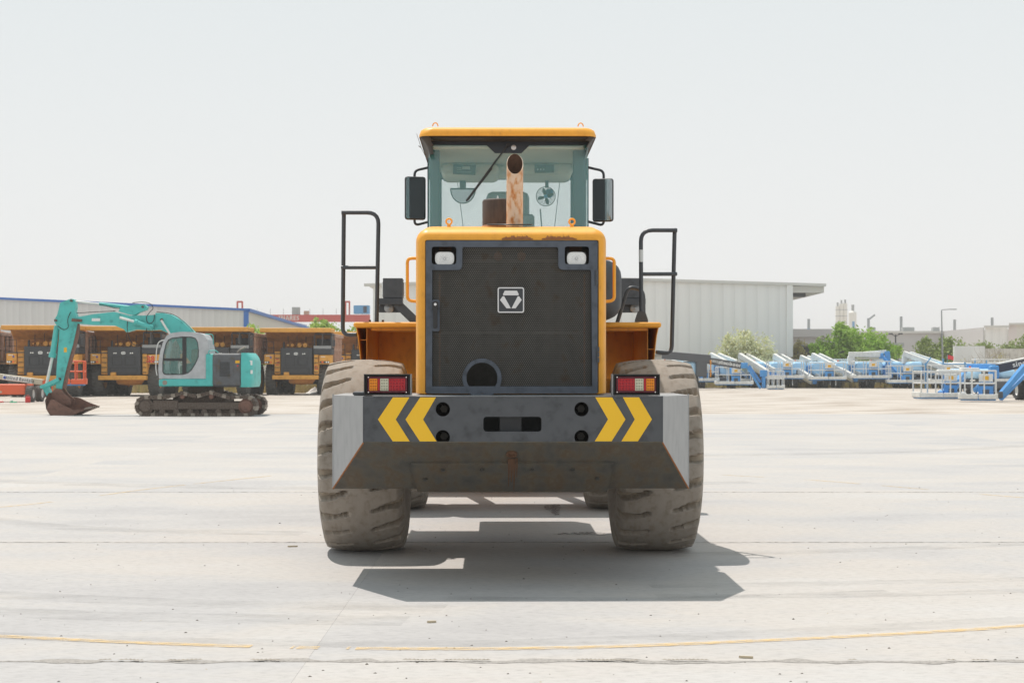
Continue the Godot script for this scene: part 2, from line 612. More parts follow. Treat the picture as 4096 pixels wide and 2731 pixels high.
	for l in [["leaf_sage", 0.70, 0.71, 0.52], ["leaf_green", 0.36, 0.52, 0.09], ["leaf_dark", 0.27, 0.35, 0.09], ["leaf_palm", 0.32, 0.40, 0.13], ["leaf_far", 0.42, 0.55, 0.12], ["leaf_dry", 0.46, 0.42, 0.20], ["grass_dry", 0.42, 0.35, 0.17]]:
		var m := mat(l[0], l[1], l[2], l[3], 0.7)
		m.vertex_color_use_as_albedo = true
		m.backlight_enabled = true
		m.backlight = Color(l[1] * 0.8, l[2] * 0.8, l[3] * 0.7).linear_to_srgb()
	# ground
	var slab := mat("concrete", 0.49, 0.472, 0.456, 0.9)
	worn(slab, noise_tex(31, 0.0035, 6, [[0.0, Color(0.90, 0.90, 0.91)], [0.35, Color(0.955, 0.955, 0.96)], [0.6, Color(0.985, 0.972, 0.958)], [1.0, grey(1.0)]], 1024, FastNoiseLite.TYPE_SIMPLEX_SMOOTH, 0.62), Vector3(0.06, 0.06, 0.11), grain, 0.25)
	slab.uv1_world_triplanar = true
	slab.detail_enabled = true
	slab.detail_blend_mode = BaseMaterial3D.BLEND_MODE_MUL
	slab.detail_uv_layer = BaseMaterial3D.DETAIL_UV_2
	slab.uv2_triplanar = true
	slab.uv2_world_triplanar = true
	slab.uv2_scale = Vector3(0.31, 0.31, 0.62)
	slab.detail_albedo = noise_tex(32, 0.03, 6, [[0.0, grey(0.84)], [0.3, grey(0.955)], [0.6, grey(0.99)], [1.0, grey(1.0)]], 1024, FastNoiseLite.TYPE_SIMPLEX_SMOOTH, 0.7)
	var sand := mat("sand", 0.55, 0.515, 0.485, 0.95)
	worn(sand, noise_tex(33, 0.008, 6, [[0.0, Color(0.72, 0.67, 0.62)], [0.5, Color(0.95, 0.93, 0.9)], [1.0, grey(1.0)]], 1024), Vector3(0.03, 0.03, 0.09))
	sand.uv1_world_triplanar = true
	worn(mat("joint_dirt", 0.34, 0.30, 0.25, 0.95), blotch, Vector3(3, 3, 3))
	worn(mat("spall", 0.42, 0.39, 0.36, 0.95), blotch, Vector3(6, 6, 6), grain, 0.3)
	worn(mat("line_yellow", 0.72, 0.50, 0.22, 0.85), noise_tex(34, 0.03, 5, [[0.0, Color(1, 1, 1, 0.08)], [0.4, Color(1, 1, 1, 0.3)], [0.65, Color(1, 1, 1, 0.55)], [1.0, Color(1, 1, 1, 0.85)]]), Vector3(0.5, 0.5, 1.0))
	M.line_yellow.transparency = BaseMaterial3D.TRANSPARENCY_ALPHA
	mat("pebble", 0.10, 0.085, 0.07, 0.9)
	mat("chip_tan", 0.50, 0.42, 0.30, 0.9)
	var mark := mat("tyre_smear", 0.20, 0.195, 0.19, 0.95)
	mark.albedo_color.a = 1.0
	mark.transparency = BaseMaterial3D.TRANSPARENCY_ALPHA
	worn(mark, noise_tex(35, 0.012, 5, [[0.0, Color(1, 1, 1, 0.0)], [0.3, Color(1, 1, 1, 0.03)], [1.0, Color(1, 1, 1, 0.17)]]), Vector3(0.2, 0.5, 0.6))
	mark.uv1_world_triplanar = true
	var oil := mat("oil_stain", 0.05, 0.048, 0.045, 0.5)
	oil.transparency = BaseMaterial3D.TRANSPARENCY_ALPHA
	worn(oil, noise_tex(36, 0.02, 5, [[0.0, Color(1, 1, 1, 0.0)], [0.45, Color(1, 1, 1, 0.0)], [0.62, Color(1, 1, 1, 0.7)], [1.0, Color(1, 1, 1, 0.9)]]), Vector3(1.4, 1.4, 2.2))
	oil.uv1_world_triplanar = true

func build_ground() -> void:
	var s := Sh.new()
	s.quad(Vector3(-900, -0.03, 60), Vector3(900, -0.03, 60), Vector3(900, -0.03, -1600), Vector3(-900, -0.03, -1600))
	struct("ground", s, M.sand)
	var yard := Node3D.new()
	yard.name = "pavement"
	yard.set_meta("kind", "structure")
	add_child(yard)
	s = Sh.new()
	s.quad(Vector3(-38.1, -0.007, -2.5), Vector3(36.1, -0.007, -2.5), Vector3(36.1, -0.007, -50.2), Vector3(-38.1, -0.007, -50.2))
	part("joint_bed", s, M.spall, yard)
	# cast slabs with open joints
	var w := 5.306
	var dz := 5.31
	s = Sh.new()
	var hx := w * 0.5 - 0.0003
	var hz := dz * 0.5 - 0.0005
	var e := 0.0006
	s.quad(Vector3(-hx + e, 0, hz - e), Vector3(hx - e, 0, hz - e), Vector3(hx - e, 0, -hz + e), Vector3(-hx + e, 0, -hz + e))
	var top := [Vector3(-hx + e, 0, hz - e), Vector3(hx - e, 0, hz - e), Vector3(hx - e, 0, -hz + e), Vector3(-hx + e, 0, -hz + e)]
	var low := [Vector3(-hx, -e, hz), Vector3(hx, -e, hz), Vector3(hx, -e, -hz), Vector3(-hx, -e, -hz)]
	for i in 4:
		var k := (i + 1) % 4
		s.quad(low[i], low[k], top[k], top[i])
		s.quad(low[i] - Vector3(0, 0.022, 0), low[k] - Vector3(0, 0.022, 0), low[k], low[i])
	var slab := s.mesh()
	var tones := [M.concrete]
	for c in [Vector3(0.484, 0.468, 0.454), Vector3(0.496, 0.477, 0.459)]:
		var v: StandardMaterial3D = M.concrete.duplicate()
		v.albedo_color = Color(c.x, c.y, c.z).linear_to_srgb()
		v.uv1_offset = Vector3(c.x, 0.3, c.y) * 7.0
		tones.append(v)
	for row in 9:
		for col in range(-7, 7):
			var x := -1.0 + w * (col + 0.5)
			var d := 2.45 + dz * (row + 0.5)
			copy_part("slab", slab, tones[(row * 5 + col * col + 2 * col + 30) % 3], yard, Transform3D(Basis.IDENTITY, Vector3(x, 0, -d)))
	# broken, dirt-filled joint edges
	for j in [[7.76, 1.0], [13.07, 0.16], [18.38, 0.08]]:
		s = Sh.new()
		var nz := FastNoiseLite.new()
		nz.seed = int(j[0] * 10)
		nz.frequency = 1.6
		nz.fractal_octaves = 5
		var last := []
		for i in 900:
			var x := -9.0 + i * 0.02
			var a: float = (0.014 + 0.16 * maxf(0.0, nz.get_noise_2d(x * 1.1, 0.0) + 0.08)) * j[1]
			var b: float = (0.010 + 0.11 * maxf(0.0, nz.get_noise_2d(x * 1.1, 50.0) + 0.06)) * j[1]
			var y: float = 0.004 + 0.004 * nz.get_noise_2d(x * 9.0, 9.0)
			var now := [Vector3(x, 0.0015, -j[0] + b), Vector3(x, y, -j[0]), Vector3(x, 0.0015, -j[0] - a)]
			if last:
				s.quad(last[0], now[0], now[1], last[1])
				s.quad(last[1], now[1], now[2], last[2])
			last = now
		part("joint_filling", s, M.spall, yard)
		if j[1] < 0.9:
			continue
		s = Sh.new()
		for i in 900:
			var x := -9.0 + i * 0.02
			var k := nz.get_noise_2d(x * 1.3, 120.0)
			if k < 0.14:
				continue
			var c := Vector3(x, 0.0095, -j[0] + 0.02 * nz.get_noise_2d(x * 5.0, 77.0))
			s.tri(c + Vector3(-0.016, 0, 0.02 * k + 0.004), c + Vector3(0.018, 0, 0.006), c + Vector3(0.004, 0.003, -0.03 * k - 0.004))
		part("joint_crumbs", s, M.joint_dirt, yard).set_meta("kind", "stuff")
	# yellow guide line on the floor: a worn arc near the camera and the far side of the ring
	line(yard, [[-4.2, 8.98], [-2.72, 8.49], [-1.37, 8.18], [-0.06, 8.11], [1.19, 8.32], [2.83, 8.83], [4.2, 9.6]], 0.08, [[-1.32, -1.12], [-0.98, -0.80]], "line_yellow")
	line(yard, [[-7.5, 14.1], [-5.25, 16.4], [-4.24, 19.0], [-3.2, 21.2]], 0.05, [[-4.9, -4.6], [-4.0, -3.9]], "line_yellow")
	line(yard, [[2.8, 21.4], [4.0, 20.15], [5.63, 17.6], [7.2, 15.2]], 0.05, [[3.3, 3.8], [4.3, 4.5], [4.9, 5.3]], "line_yellow")
	# rubber smears left by turning wheels
	for q in [[[0.9, 10.45], [2.4, 10.62], [4.4, 11.0], [6.5, 11.7], 0.2], [[0.9, 9.98], [2.4, 10.05], [4.4, 10.5], [6.4, 11.1], 0.18], [[-6.0, 10.6], [-4.2, 9.7], [-2.4, 9.2], [-0.6, 9.0], 0.34], [[-6.0, 11.6], [-4.0, 10.4], [-2.2, 9.75], [-0.4, 9.5], 0.3],
			[[1.2, 12.2], [3.0, 12.6], [5.0, 13.4], [7.5, 14.9], 0.26], [[-0.4, 9.9], [0.5, 9.85], [1.4, 9.95], [2.4, 10.2], 0.16], [[-7.0, 17.0], [-4.4, 14.6], [-3.0, 14.0], [-1.8, 13.8], 0.35], [[-3.2, 8.6], [-1.4, 8.3], [0.4, 8.35], [3.4, 9.2], 0.22], [[-8.0, 21.0], [-4.4, 19.4], [-1.0, 19.0], [3.0, 20.0], 0.5], [[2.0, 26.0], [6.0, 27.0], [10.0, 30.0], [14.0, 35.0], 0.5]]:
		smear(yard, q)
	var oil := Sh.new()
	for o in [[0.63, 13.75, 0.24, 0.12], [1.05, 13.9, 0.14, 0.08], [0.42, 16.2, 0.08, 0.6]]:
		var last := Vector3.ZERO
		for i in 17:
			var a := TAU * i / 16
			var k := 1.0 + 0.25 * sin(a * 3.0 + o[0] * 9.0)
			var p := Vector3(o[0] + cos(a) * o[2] * k, 0.006, -o[1] + sin(a) * o[3] * k)
			if i:
				oil.tri(Vector3(o[0], 0.006, -o[1]), p, last)
			last = p
	part("oil_stain", oil, M.oil_stain, yard)
	# loose grit
	var st := Sh.new()
	for i in 5:
		var a := TAU * i / 5
		var b := TAU * (i + 1) / 5
		st.tri(Vector3(cos(a), 0, sin(a)), Vector3(0.1, 0.9, -0.1), Vector3(cos(b), 0, sin(b)))
	for g in [["grit", M.pebble, 420, 0.002, 0.0075, 5], ["tan_chips", M.chip_tan, 24, 0.002, 0.006, 6]]:
		var mm := MultiMesh.new()
		mm.transform_format = MultiMesh.TRANSFORM_3D
		mm.mesh = st.mesh()
		mm.instance_count = g[2]
		rng.seed = g[5]
		for i in g[2]:
			var d := 6.6 + 13.0 * pow(rng.randf(), 1.7)
			var x := rng.randf_range(-0.36, 0.36) * d
			var r := rng.randf_range(g[3], g[4]) * (1.0 if rng.randf() < 0.9 else 1.5)
			mm.set_instance_transform(i, Transform3D(Basis(Vector3.UP, rng.randf() * TAU).scaled(Vector3(r * rng.randf_range(0.8, 1.6), r * 0.8, r)), Vector3(x, 0, -d)))
		var o := MultiMeshInstance3D.new()
		o.name = g[0]
		o.multimesh = mm
		o.material_override = g[1]
		o.set_meta("kind", "stuff")
		tag(o, "dark grit scattered over the concrete" if g[0] == "grit" else "small tan chips scattered over the concrete", "grit")
		add_child(o)

func along(q: Array, t: float) -> Vector2:
	var n := q.size() - 1
	var f := clampf(t, 0.0, 1.0) * n
	var i := mini(int(f), n - 1)
	var p0 := Vector2(q[maxi(i - 1, 0)][0], q[maxi(i - 1, 0)][1])
	var p1 := Vector2(q[i][0], q[i][1])
	var p2 := Vector2(q[i + 1][0], q[i + 1][1])
	var p3 := Vector2(q[mini(i + 2, n)][0], q[mini(i + 2, n)][1])
	return p1.cubic_interpolate(p2, p0, p3, f - i)

func line(yard: Node3D, q: Array, width: float, gaps: Array, m: String) -> void:
	var s := Sh.new()
	var nz := FastNoiseLite.new()
	nz.seed = 77
	nz.frequency = 9.0
	var last := []
	var n := 500
	for i in n + 1:
		var p := along(q, float(i) / n)
		var worn_here := false
		for g in gaps:
			if p.x > g[0] and p.x < g[1] + 0.1 * nz.get_noise_2d(p.x * 3.0, 3.0):
				worn_here = true
		var t := (along(q, float(i) / n + 0.002) - along(q, float(i) / n - 0.002)).normalized()
		var side := Vector2(-t.y, t.x) * width * 0.5
		var a := p + side * (1.0 + 0.16 * nz.get_noise_2d(i * 0.05, 0.0) - 0.3 * maxf(0.0, nz.get_noise_2d(i * 0.02, 7.0)))
		var b := p - side * (1.0 + 0.16 * nz.get_noise_2d(i * 0.05, 40.0))
		var now := [Vector3(b.x, 0.004, -b.y), Vector3(a.x, 0.004, -a.y)]
		if last and not worn_here:
			s.quad(last[0], now[0], now[1], last[1])
		last = now
	part("yellow_line", s, M[m], yard)

func smear(yard: Node3D, q: Array) -> void:
	var s := Sh.new()
	var last := []
	for i in 41:
		var p := along(q.slice(0, 4), i / 40.0)
		var t := (along(q.slice(0, 4), i / 40.0 + 0.01) - along(q.slice(0, 4), i / 40.0 - 0.01)).normalized()
		var side = Vector2(-t.y, t.x) * q[4] * 0.5
		var now := [Vector3(p.x - side.x, 0.0025, -(p.y - side.y)), Vector3(p.x + side.x, 0.0025, -(p.y + side.y))]
		if last:
			s.quad(last[0], now[0], now[1], last[1])
		last = now
	part("tyre_mark", s, M.tyre_smear, yard)

func csg_prism(poly: Array, z0: float, z1: float, m: Material, cut := false) -> CSGPolygon3D:
	var c := CSGPolygon3D.new()
	c.polygon = PackedVector2Array(poly)
	c.depth = z1 - z0
	c.position.z = z1
	c.material = m
	if cut:
		c.operation = CSGShape3D.OPERATION_SUBTRACTION
	return c

func tyre_mesh() -> ArrayMesh:
	# worn rock tread: slanted grooves run in from both shoulders
	var R := 0.75
	var prof := []  # [x, radius, crown weight]
	for i in 29:
		var x := -0.285 + 0.57 * i / 28.0
		prof.append([x, R - 0.030 * pow(absf(x) / 0.285, 2.4), 1.0])
	var left := []
	for q in [[0.300, 0.690, 0.9], [0.308, 0.665, 0.7], [0.316, 0.635, 0.35], [0.325, 0.59, 0.0], [0.3275, 0.54, 0.0], [0.318, 0.47, 0.0], [0.297, 0.405, 0.0], [0.27, 0.355, 0.0], [0.25, 0.335, 0.0]]:
		left.append(q)
	var all := []
	for i in range(left.size() - 1, -1, -1):
		all.append([-left[i][0], left[i][1], left[i][2]])
	all.append_array(prof)
	all.append_array(left)
	var w := all.size()
	var na := 25 * 26
	var nz := FastNoiseLite.new()
	nz.seed = 21
	nz.frequency = 7.0
	nz.fractal_octaves = 3
	var pts := []
	var deep := []
	for a in na:
		var row := PackedVector3Array()
		var drow := PackedFloat32Array()
		var ang := TAU * a / na
		for i in w:
			var x: float = all[i][0]
			var r: float = all[i][1]
			var u := absf(x) / 0.30
			var side := 1.0 if x > 0 else -1.0
			var g := 0.0
			if all[i][2] > 0.0 and u > 0.3:
				var bend := 0.30 * (1.0 - u) if u > 0.62 else 0.30 * 0.38 + 0.62 * (0.62 - u)
				var ph := fposmod(25.0 * ang / TAU + (0.5 if side > 0 else 0.0) + side * (bend - 0.1) + 0.05 * nz.get_noise_2d(x * 4.0, ang * 2.0), 1.0)
				var dist := absf(ph - 0.5) * 0.188
				var half := 0.018 + 0.016 * smoothstep(0.45, 1.0, u) + 0.006 * nz.get_noise_2d(ang * 9.0, x * 9.0 + 30.0)
				g = 1.0 - smoothstep(half - 0.005, half + 0.002, dist)
				g *= smoothstep(0.30, 0.36, u) * all[i][2]
			var rr := r - 0.062 * g + 0.0015 * nz.get_noise_3d(x * 3.0, cos(ang), sin(ang))
			var y := rr * sin(ang)
			var lowest := -0.742
			row.append(Vector3(x * (1.0 + 0.03 * clampf((-y - 0.55) / 0.2, 0.0, 1.0)), maxf(y, lowest), rr * cos(ang)))
			drow.append(g)
		pts.append(row)
		deep.append(drow)
	var s := Sh.new()
	s.tinted = true
	var nrm := []
	for a in na:
		var row := PackedVector3Array()
		for i in w:
			var di: Vector3 = pts[a][mini(i + 1, w - 1)] - pts[a][maxi(i - 1, 0)]
			var da: Vector3 = pts[(a + 1) % na][i] - pts[(a - 1 + na) % na][i]
			row.append(di.cross(da).normalized() * -1.0)
		nrm.append(row)
	var crown := Color(0.34, 0.298, 0.252)
	var flank := Color(0.34, 0.298, 0.252)
	var mud := Color(0.335, 0.278, 0.212)
	for a in na:
		var b := (a + 1) % na
		for i in w - 1:
			var lo := minf(minf(deep[a][i], deep[a][i + 1]), minf(deep[b][i], deep[b][i + 1]))
			var hi := maxf(maxf(deep[a][i], deep[a][i + 1]), maxf(deep[b][i], deep[b][i + 1]))
			var steep := hi - lo > 0.25
			var face: Vector3 = (pts[a][i + 1] - pts[b][i]).cross(pts[b][i + 1] - pts[a][i]).normalized()
			if face.dot(nrm[a][i] + nrm[b][i + 1]) < 0.0:
				face = -face
			for q in [[a, i], [a, i + 1], [b, i + 1], [a, i], [b, i + 1], [b, i]]:
				var k: float = all[q[1]][2]
				s.tint = flank.lerp(crown, k * 0.92).lerp(mud, deep[q[0]][q[1]] * 0.9)
				s.put(pts[q[0]][q[1]], face if steep else nrm[q[0]][q[1]])
	return s.mesh()

func wheel(root: Node3D, tyre: Mesh, at: Vector3, side: float) -> void:
	var w := Node3D.new()
	w.name = "wheel"
	w.position = at
	root.add_child(w, true)
	copy_part("tyre", tyre, M.tyre_rubber, w, Transform3D.IDENTITY)
	var s := Sh.new()
	var t := Transform3D(Basis(Vector3.UP, PI / 2), Vector3.ZERO)
	s.lathe([Vector2(0.335, -0.25), Vector2(0.36, -0.26), Vector2(0.32, -0.2), Vector2(0.30, 0.0), Vector2(0.31, 0.2), Vector2(0.36, 0.26), Vector2(0.335, 0.25)], t, 28, true)
	s.lathe([Vector2(0.30, -0.02), Vector2(0.0, -0.02)], t, 28, true)
	s.lathe([Vector2(0.30, 0.02), Vector2(0.0, 0.02)], t, 28, true)
	part("rim", s, M.body_orange, w)
	s = Sh.new()
	s.cyl(Vector3(-0.1, 0, 0), Vector3(0.1, 0, 0), 0.16, 0.16, 18)
	for i in 8:
		var a := TAU * i / 8
		s.cyl(Vector3(-0.045, cos(a) * 0.22, sin(a) * 0.22), Vector3(0.045, cos(a) * 0.22, sin(a) * 0.22), 0.018, 0.018, 6)
	part("hub", s, M.dull_bolt, w)

func build_loader() -> void:
	var L := thing("wheel_loader", "big yellow wheel loader with grey chevron bumper seen from behind", "wheel loader", Vector3(-0.016, 0, -12.6), 0.012)
	var tyre := tyre_mesh()
	for q in [[-1.1275, 0.0], [1.1275, 0.0], [-1.12, -3.75], [1.12, -3.75]]:
		wheel(L, tyre, Vector3(q[0], 0.743, q[1]), signf(q[0]))
	loader_bumper(L)
	loader_hood(L)
	loader_cab(L)
	loader_fenders(L)
	loader_front(L)

func loader_bumper(L: Node3D) -> void:
	var cw := Node3D.new()
	cw.name = "bumper"
	L.add_child(cw)
	var xl := -0.963
	var xr := 0.953
	var tl := -1.205
	var tr := 1.178
	var yt := 1.244
	var ym := 0.949
	var yb := 0.618
	var zb := 2.35
	var zt := 1.88
	var zf := 0.98
	# face plate with bolt pockets and tow slot
	var plate := CSGCombiner3D.new()
	plate.name = "face_plate"
	cw.add_child(plate)
	plate.add_child(csg_prism([Vector2(xl, ym), Vector2(xr, ym), Vector2(xr, yt), Vector2(xl, yt)], zb - 0.06, zb, M.grey_paint))
	var holes := [[-0.456, 1.161], [-0.456, 0.982], [0.434, 1.161], [0.434, 0.982]]
	for h in holes:
		plate.add_child(csg_prism(circle(h[0], h[1], 0.046, 28), zb - 0.1, zb + 0.02, M.grey_paint, true))
	plate.add_child(csg_prism(rrect(-0.196, 0.177, 1.018, 1.113, 0.02, 0.02), zb - 0.1, zb + 0.02, M.grey_paint, true))
	for h in holes:
		var s := Sh.new()
		s.cyl(Vector3(h[0], h[1], zb - 0.20), Vector3(h[0], h[1], zb - 0.061), 0.056, 0.056, 24, false)
		s.cyl(Vector3(h[0], h[1], zb - 0.21), Vector3(h[0], h[1], zb - 0.20), 0.056, 0.056, 24)
		part("bolt_pocket", s, M.deep_black, cw)
		s = Sh.new()
		s.cyl(Vector3(h[0] + 0.004, h[1], zb - 0.20), Vector3(h[0] + 0.004, h[1], zb - 0.13), 0.026, 0.026, 6)
		part("bolt", s, M.dull_bolt, cw)
	var sl := Sh.new()
	sl.span(Vector3(-0.21, 1.0, zb - 0.36), Vector3(0.19, 1.13, zb - 0.34))
	sl.span(Vector3(-0.21, 1.117, zb - 0.34), Vector3(0.19, 1.125, zb - 0.061))
	sl.span(Vector3(-0.21, 1.0, zb - 0.34), Vector3(0.19, 1.012, zb - 0.061))
	sl.span(Vector3(-0.21, 1.012, zb - 0.34), Vector3(-0.20, 1.117, zb - 0.061))
	sl.span(Vector3(0.181, 1.012, zb - 0.34), Vector3(0.19, 1.117, zb - 0.061))
	part("tow_slot", sl, M.cab_trim, cw)
	sl = Sh.new()
	sl.span(Vector3(-0.09, 1.013, zb - 0.30), Vector3(0.05, 1.116, zb - 0.12))
	part("tow_lug", sl, M.badge_dark, cw)
	# folded wing plates
	for sgn in [-1.0, 1.0]:
		var xi: float = xl if sgn < 0 else xr
		var xo: float = tl if sgn < 0 else tr
		var s := Sh.new()
		var A := Vector3(xi, ym, zb)
		var D := Vector3(xi, yt, zb)
		var E := Vector3(xo, yb, zt)
		var H := Vector3(xo, yt, zt)
		var E2 := Vector3(xo, yb, zf)
		var H2 := Vector3(xo, yt, zf)
		if sgn < 0:
			s.quad(A, D, H, E)
			s.quad(E, H, H2, E2)
		else:
			s.quad(D, A, E, H)
			s.quad(H, E, E2, H2)
		part("wing_plate", s, M.bare_steel, cw)
	# rounded welded edges
	for q in [[Vector3(xl, yt, zb), Vector3(xr, yt, zb), M.grey_paint], [Vector3(xl, ym, zb), Vector3(xr, ym, zb), M.stained_steel], [Vector3(xl, ym, zb), Vector3(xl, yt, zb), M.grey_paint], [Vector3(xr, ym, zb), Vector3(xr, yt, zb), M.grey_paint], [Vector3(xl, ym, zb), Vector3(tl, yb, zt), M.rust_stain], [Vector3(xr, ym, zb), Vector3(tr, yb, zt), M.rust_stain], [Vector3(tl, yb, zt), Vector3(tl, yt, zt), M.bare_steel], [Vector3(tr, yb, zt), Vector3(tr, yt, zt), M.bare_steel], [Vector3(tl, yb, zt), Vector3(tr, yb, zt), M.stained_steel]]:
		var s := Sh.new()
		var inward := Vector3(0, (1.0 - q[0].y) * 0.02, -0.003)
		s.cyl(q[0] + inward, q[1] + inward, 0.0055, 0.0055, 10)
		part("edge_bead", s, q[2], cw)
	# deck, belly and inside
	var s := Sh.new()
	s.quad(Vector3(xl, yt, zb), Vector3(xr, yt, zb), Vector3(tr, yt, zt), Vector3(tl, yt, zt))
	s.quad(Vector3(tl, yt, zt), Vector3(tr, yt, zt), Vector3(tr, yt, zf), Vector3(tl, yt, zf))
	part("deck", s, M.bare_steel, cw)
	s = Sh.new()
	s.quad(Vector3(tl, yb, zt), Vector3(tr, yb, zt), Vector3(xr, ym, zb), Vector3(xl, ym, zb))
	s.quad(Vector3(tl, yb, zf), Vector3(tr, yb, zf), Vector3(tr, yb, zt), Vector3(tl, yb, zt))
	s.quad(Vector3(tr, yb, zf), Vector3(tl, yb, zf), Vector3(tl, yt, zf), Vector3(tr, yt, zf))
	part("belly_plate", s, M.stained_steel, cw)
	# bolted access panel on the slope
	var slope := Vector3(0, ym - yb, zb - zt).normalized()
	var out := Vector3(0, -slope.z, slope.y)
	var t := Transform3D(Basis(Vector3(1, 0, 0), slope, out), Vector3(0, yb, zt))
	s = Sh.new()
	s.prism([Vector2(-0.64, -0.02), Vector2(0.632, -0.02), Vector2(0.652, 0.34), Vector2(-0.672, 0.34)], 0.0, 0.014, t)
	var ap := part("access_panel", s, M.stained_steel, cw)
	for b in [[-0.583, 0.15], [-0.462, 0.27], [-0.207, 0.27], [0.123, 0.27], [0.388, 0.27], [0.557, 0.16]]:
		s = Sh.new()
		s.cyl(t * Vector3(b[0], b[1], 0.014), t * Vector3(b[0], b[1], 0.028), 0.014, 0.014, 6)
		part("bolt", s, M.dull_bolt, ap)
	s = Sh.new()
	s.lathe([Vector2(0.036, 0.0), Vector2(0.036, 0.012), Vector2(0.022, 0.014), Vector2(0.020, 0.004), Vector2(0.0, 0.004)], t * Transform3D(Basis.IDENTITY, Vector3(-0.013, 0.44, 0.0)), 18, true)
	part("drain_plug", s, M.rust_brown, cw)
	for q in [[-0.030, 0.05, 0.40, 0.008], [-0.012, 0.11, 0.40, 0.012], [0.006, 0.0, 0.40, 0.009], [0.022, 0.17, 0.41, 0.007]]:
		s = Sh.new()
		s.prism([Vector2(q[0] - q[3] * 0.3, q[1]), Vector2(q[0] + q[3] * 0.2, q[1]), Vector2(q[0] + q[3], q[2] - 0.08), Vector2(q[0] + q[3] * 0.6, q[2]), Vector2(q[0] - q[3], q[2]), Vector2(q[0] - q[3] * 0.7, q[2] - 0.1)], 0.0142, 0.0150, t)
		part("rust_streak", s, M.rust_brown, cw)
	# chevron decals
	var chev := [
		[[-0.871, 1.096], [-0.774, 1.240], [-0.668, 1.240], [-0.757, 1.096], [-0.668, 0.956], [-0.776, 0.956]],
		[[-0.695, 1.096], [-0.599, 1.240], [-0.498, 1.240], [-0.582, 1.096], [-0.496, 0.956], [-0.603, 0.956]],
		[[0.521, 1.240], [0.629, 1.240], [0.716, 1.096], [0.627, 0.956], [0.519, 0.956], [0.604, 1.096]],
		[[0.698, 1.240], [0.802, 1.240], [0.886, 1.096], [0.796, 0.956], [0.690, 0.956], [0.776, 1.096]]]
	for c in chev:
		var poly := []
		for p in c:
			poly.append(Vector2(p[0], p[1]))
		s = Sh.new()
		s.prism(poly, zb + 0.0006, zb + 0.002)
		part("chevron_decal", s, M.decal_yellow, cw)
	# rear lamp clusters in sheet steel boxes
	for sgn in [-1.0, 1.0]:
		var x0: float = -0.968 if sgn < 0 else 0.642
		var x1: float = -0.667 if sgn < 0 else 0.946
		var lamp := Node3D.new()
		lamp.name = "tail_light"
		L.add_child(lamp, true)
		var y0 := 1.249
		var y1 := 1.386
		var z := 2.27
		s = Sh.new()
		s.span(Vector3(x0, y1 - 0.006, z - 0.13), Vector3(x1, y1, z))
		s.span(Vector3(x0, y0, z - 0.13), Vector3(x0 + 0.006, y1 - 0.006, z))
		s.span(Vector3(x1 - 0.006, y0, z - 0.13), Vector3(x1, y1 - 0.006, z))
		s.span(Vector3(x0 + 0.006, y0, z - 0.13), Vector3(x1 - 0.006, y0 + 0.006, z))
		s.span(Vector3(x0 + 0.006, y0 + 0.006, z - 0.06), Vector3(x1 - 0.006, y1 - 0.006, z - 0.05))
		part("housing", s, M.black_plastic, lamp)
		s = Sh.new()
		s.span(Vector3(x0 - 0.004 if sgn > 0 else x1, y0, z - 0.13), Vector3(x0 if sgn > 0 else x1 + 0.004, y1, z + 0.001))
		part("bracket", s, M.bare_steel, lamp)
		s = Sh.new()
		s.rspan(Vector3(x0 + 0.02, y0 + 0.014, z - 0.05), Vector3(x1 - 0.02, y1 - 0.014, z - 0.020), 0.006)
		part("lens_base", s, M.lens_dark_red, lamp)
		var c0 := x0 + 0.034
		var len := x1 - x0 - 0.068
		var cells: Array = [["lens_amber", 0.0, 0.225, 3, "dot_amber"], ["lens_red", 0.23, 0.295, 0, "dot_red"], ["lens_white", 0.30, 0.535, 3, "dot_white"], ["lens_red", 0.54, 1.0, 5, "dot_red"]]
		for c in cells:
			var a: float = c[1] if sgn < 0 else 1.0 - c[2]
			var b: float = c[2] if sgn < 0 else 1.0 - c[1]
			s = Sh.new()
			s.rspan(Vector3(c0 + a * len, y0 + 0.029, z - 0.022), Vector3(c0 + b * len, y1 - 0.029, z - 0.013), 0.002)
			var lens := part("lens", s, M[c[0]], lamp)
			if c[3] > 0:
				s = Sh.new()
				for i in c[3]:
					for j in 4:
						var xx: float = lerpf(c0 + a * len + 0.004, c0 + b * len - 0.004, (i + 0.5) / c[3])
						var yy := lerpf(y0 + 0.031, y1 - 0.031, (j + 0.5) / 4.0)
						s.cyl(Vector3(xx, yy, z - 0.0131), Vector3(xx, yy, z - 0.0105), 0.0062, 0.0045, 10)
				part("diodes", s, M[c[4]], lens)
		for q in [[x0 + 0.028, y0 + 0.02], [x1 - 0.028, y0 + 0.02], [x0 + 0.028, y1 - 0.02], [x1 - 0.028, y1 - 0.02]]:
			s = Sh.new()
			s.cyl(Vector3(q[0], q[1], z - 0.02), Vector3(q[0], q[1], z - 0.017), 0.004, 0.004, 8)
			part("screw", s, M.chrome, lamp)
	s = Sh.new()
	s.rspan(Vector3(-1.05, 1.247, 1.98), Vector3(-0.93, 1.272, 2.16), 0.008)
	part("step_block", s, M.rail_paint, cw)

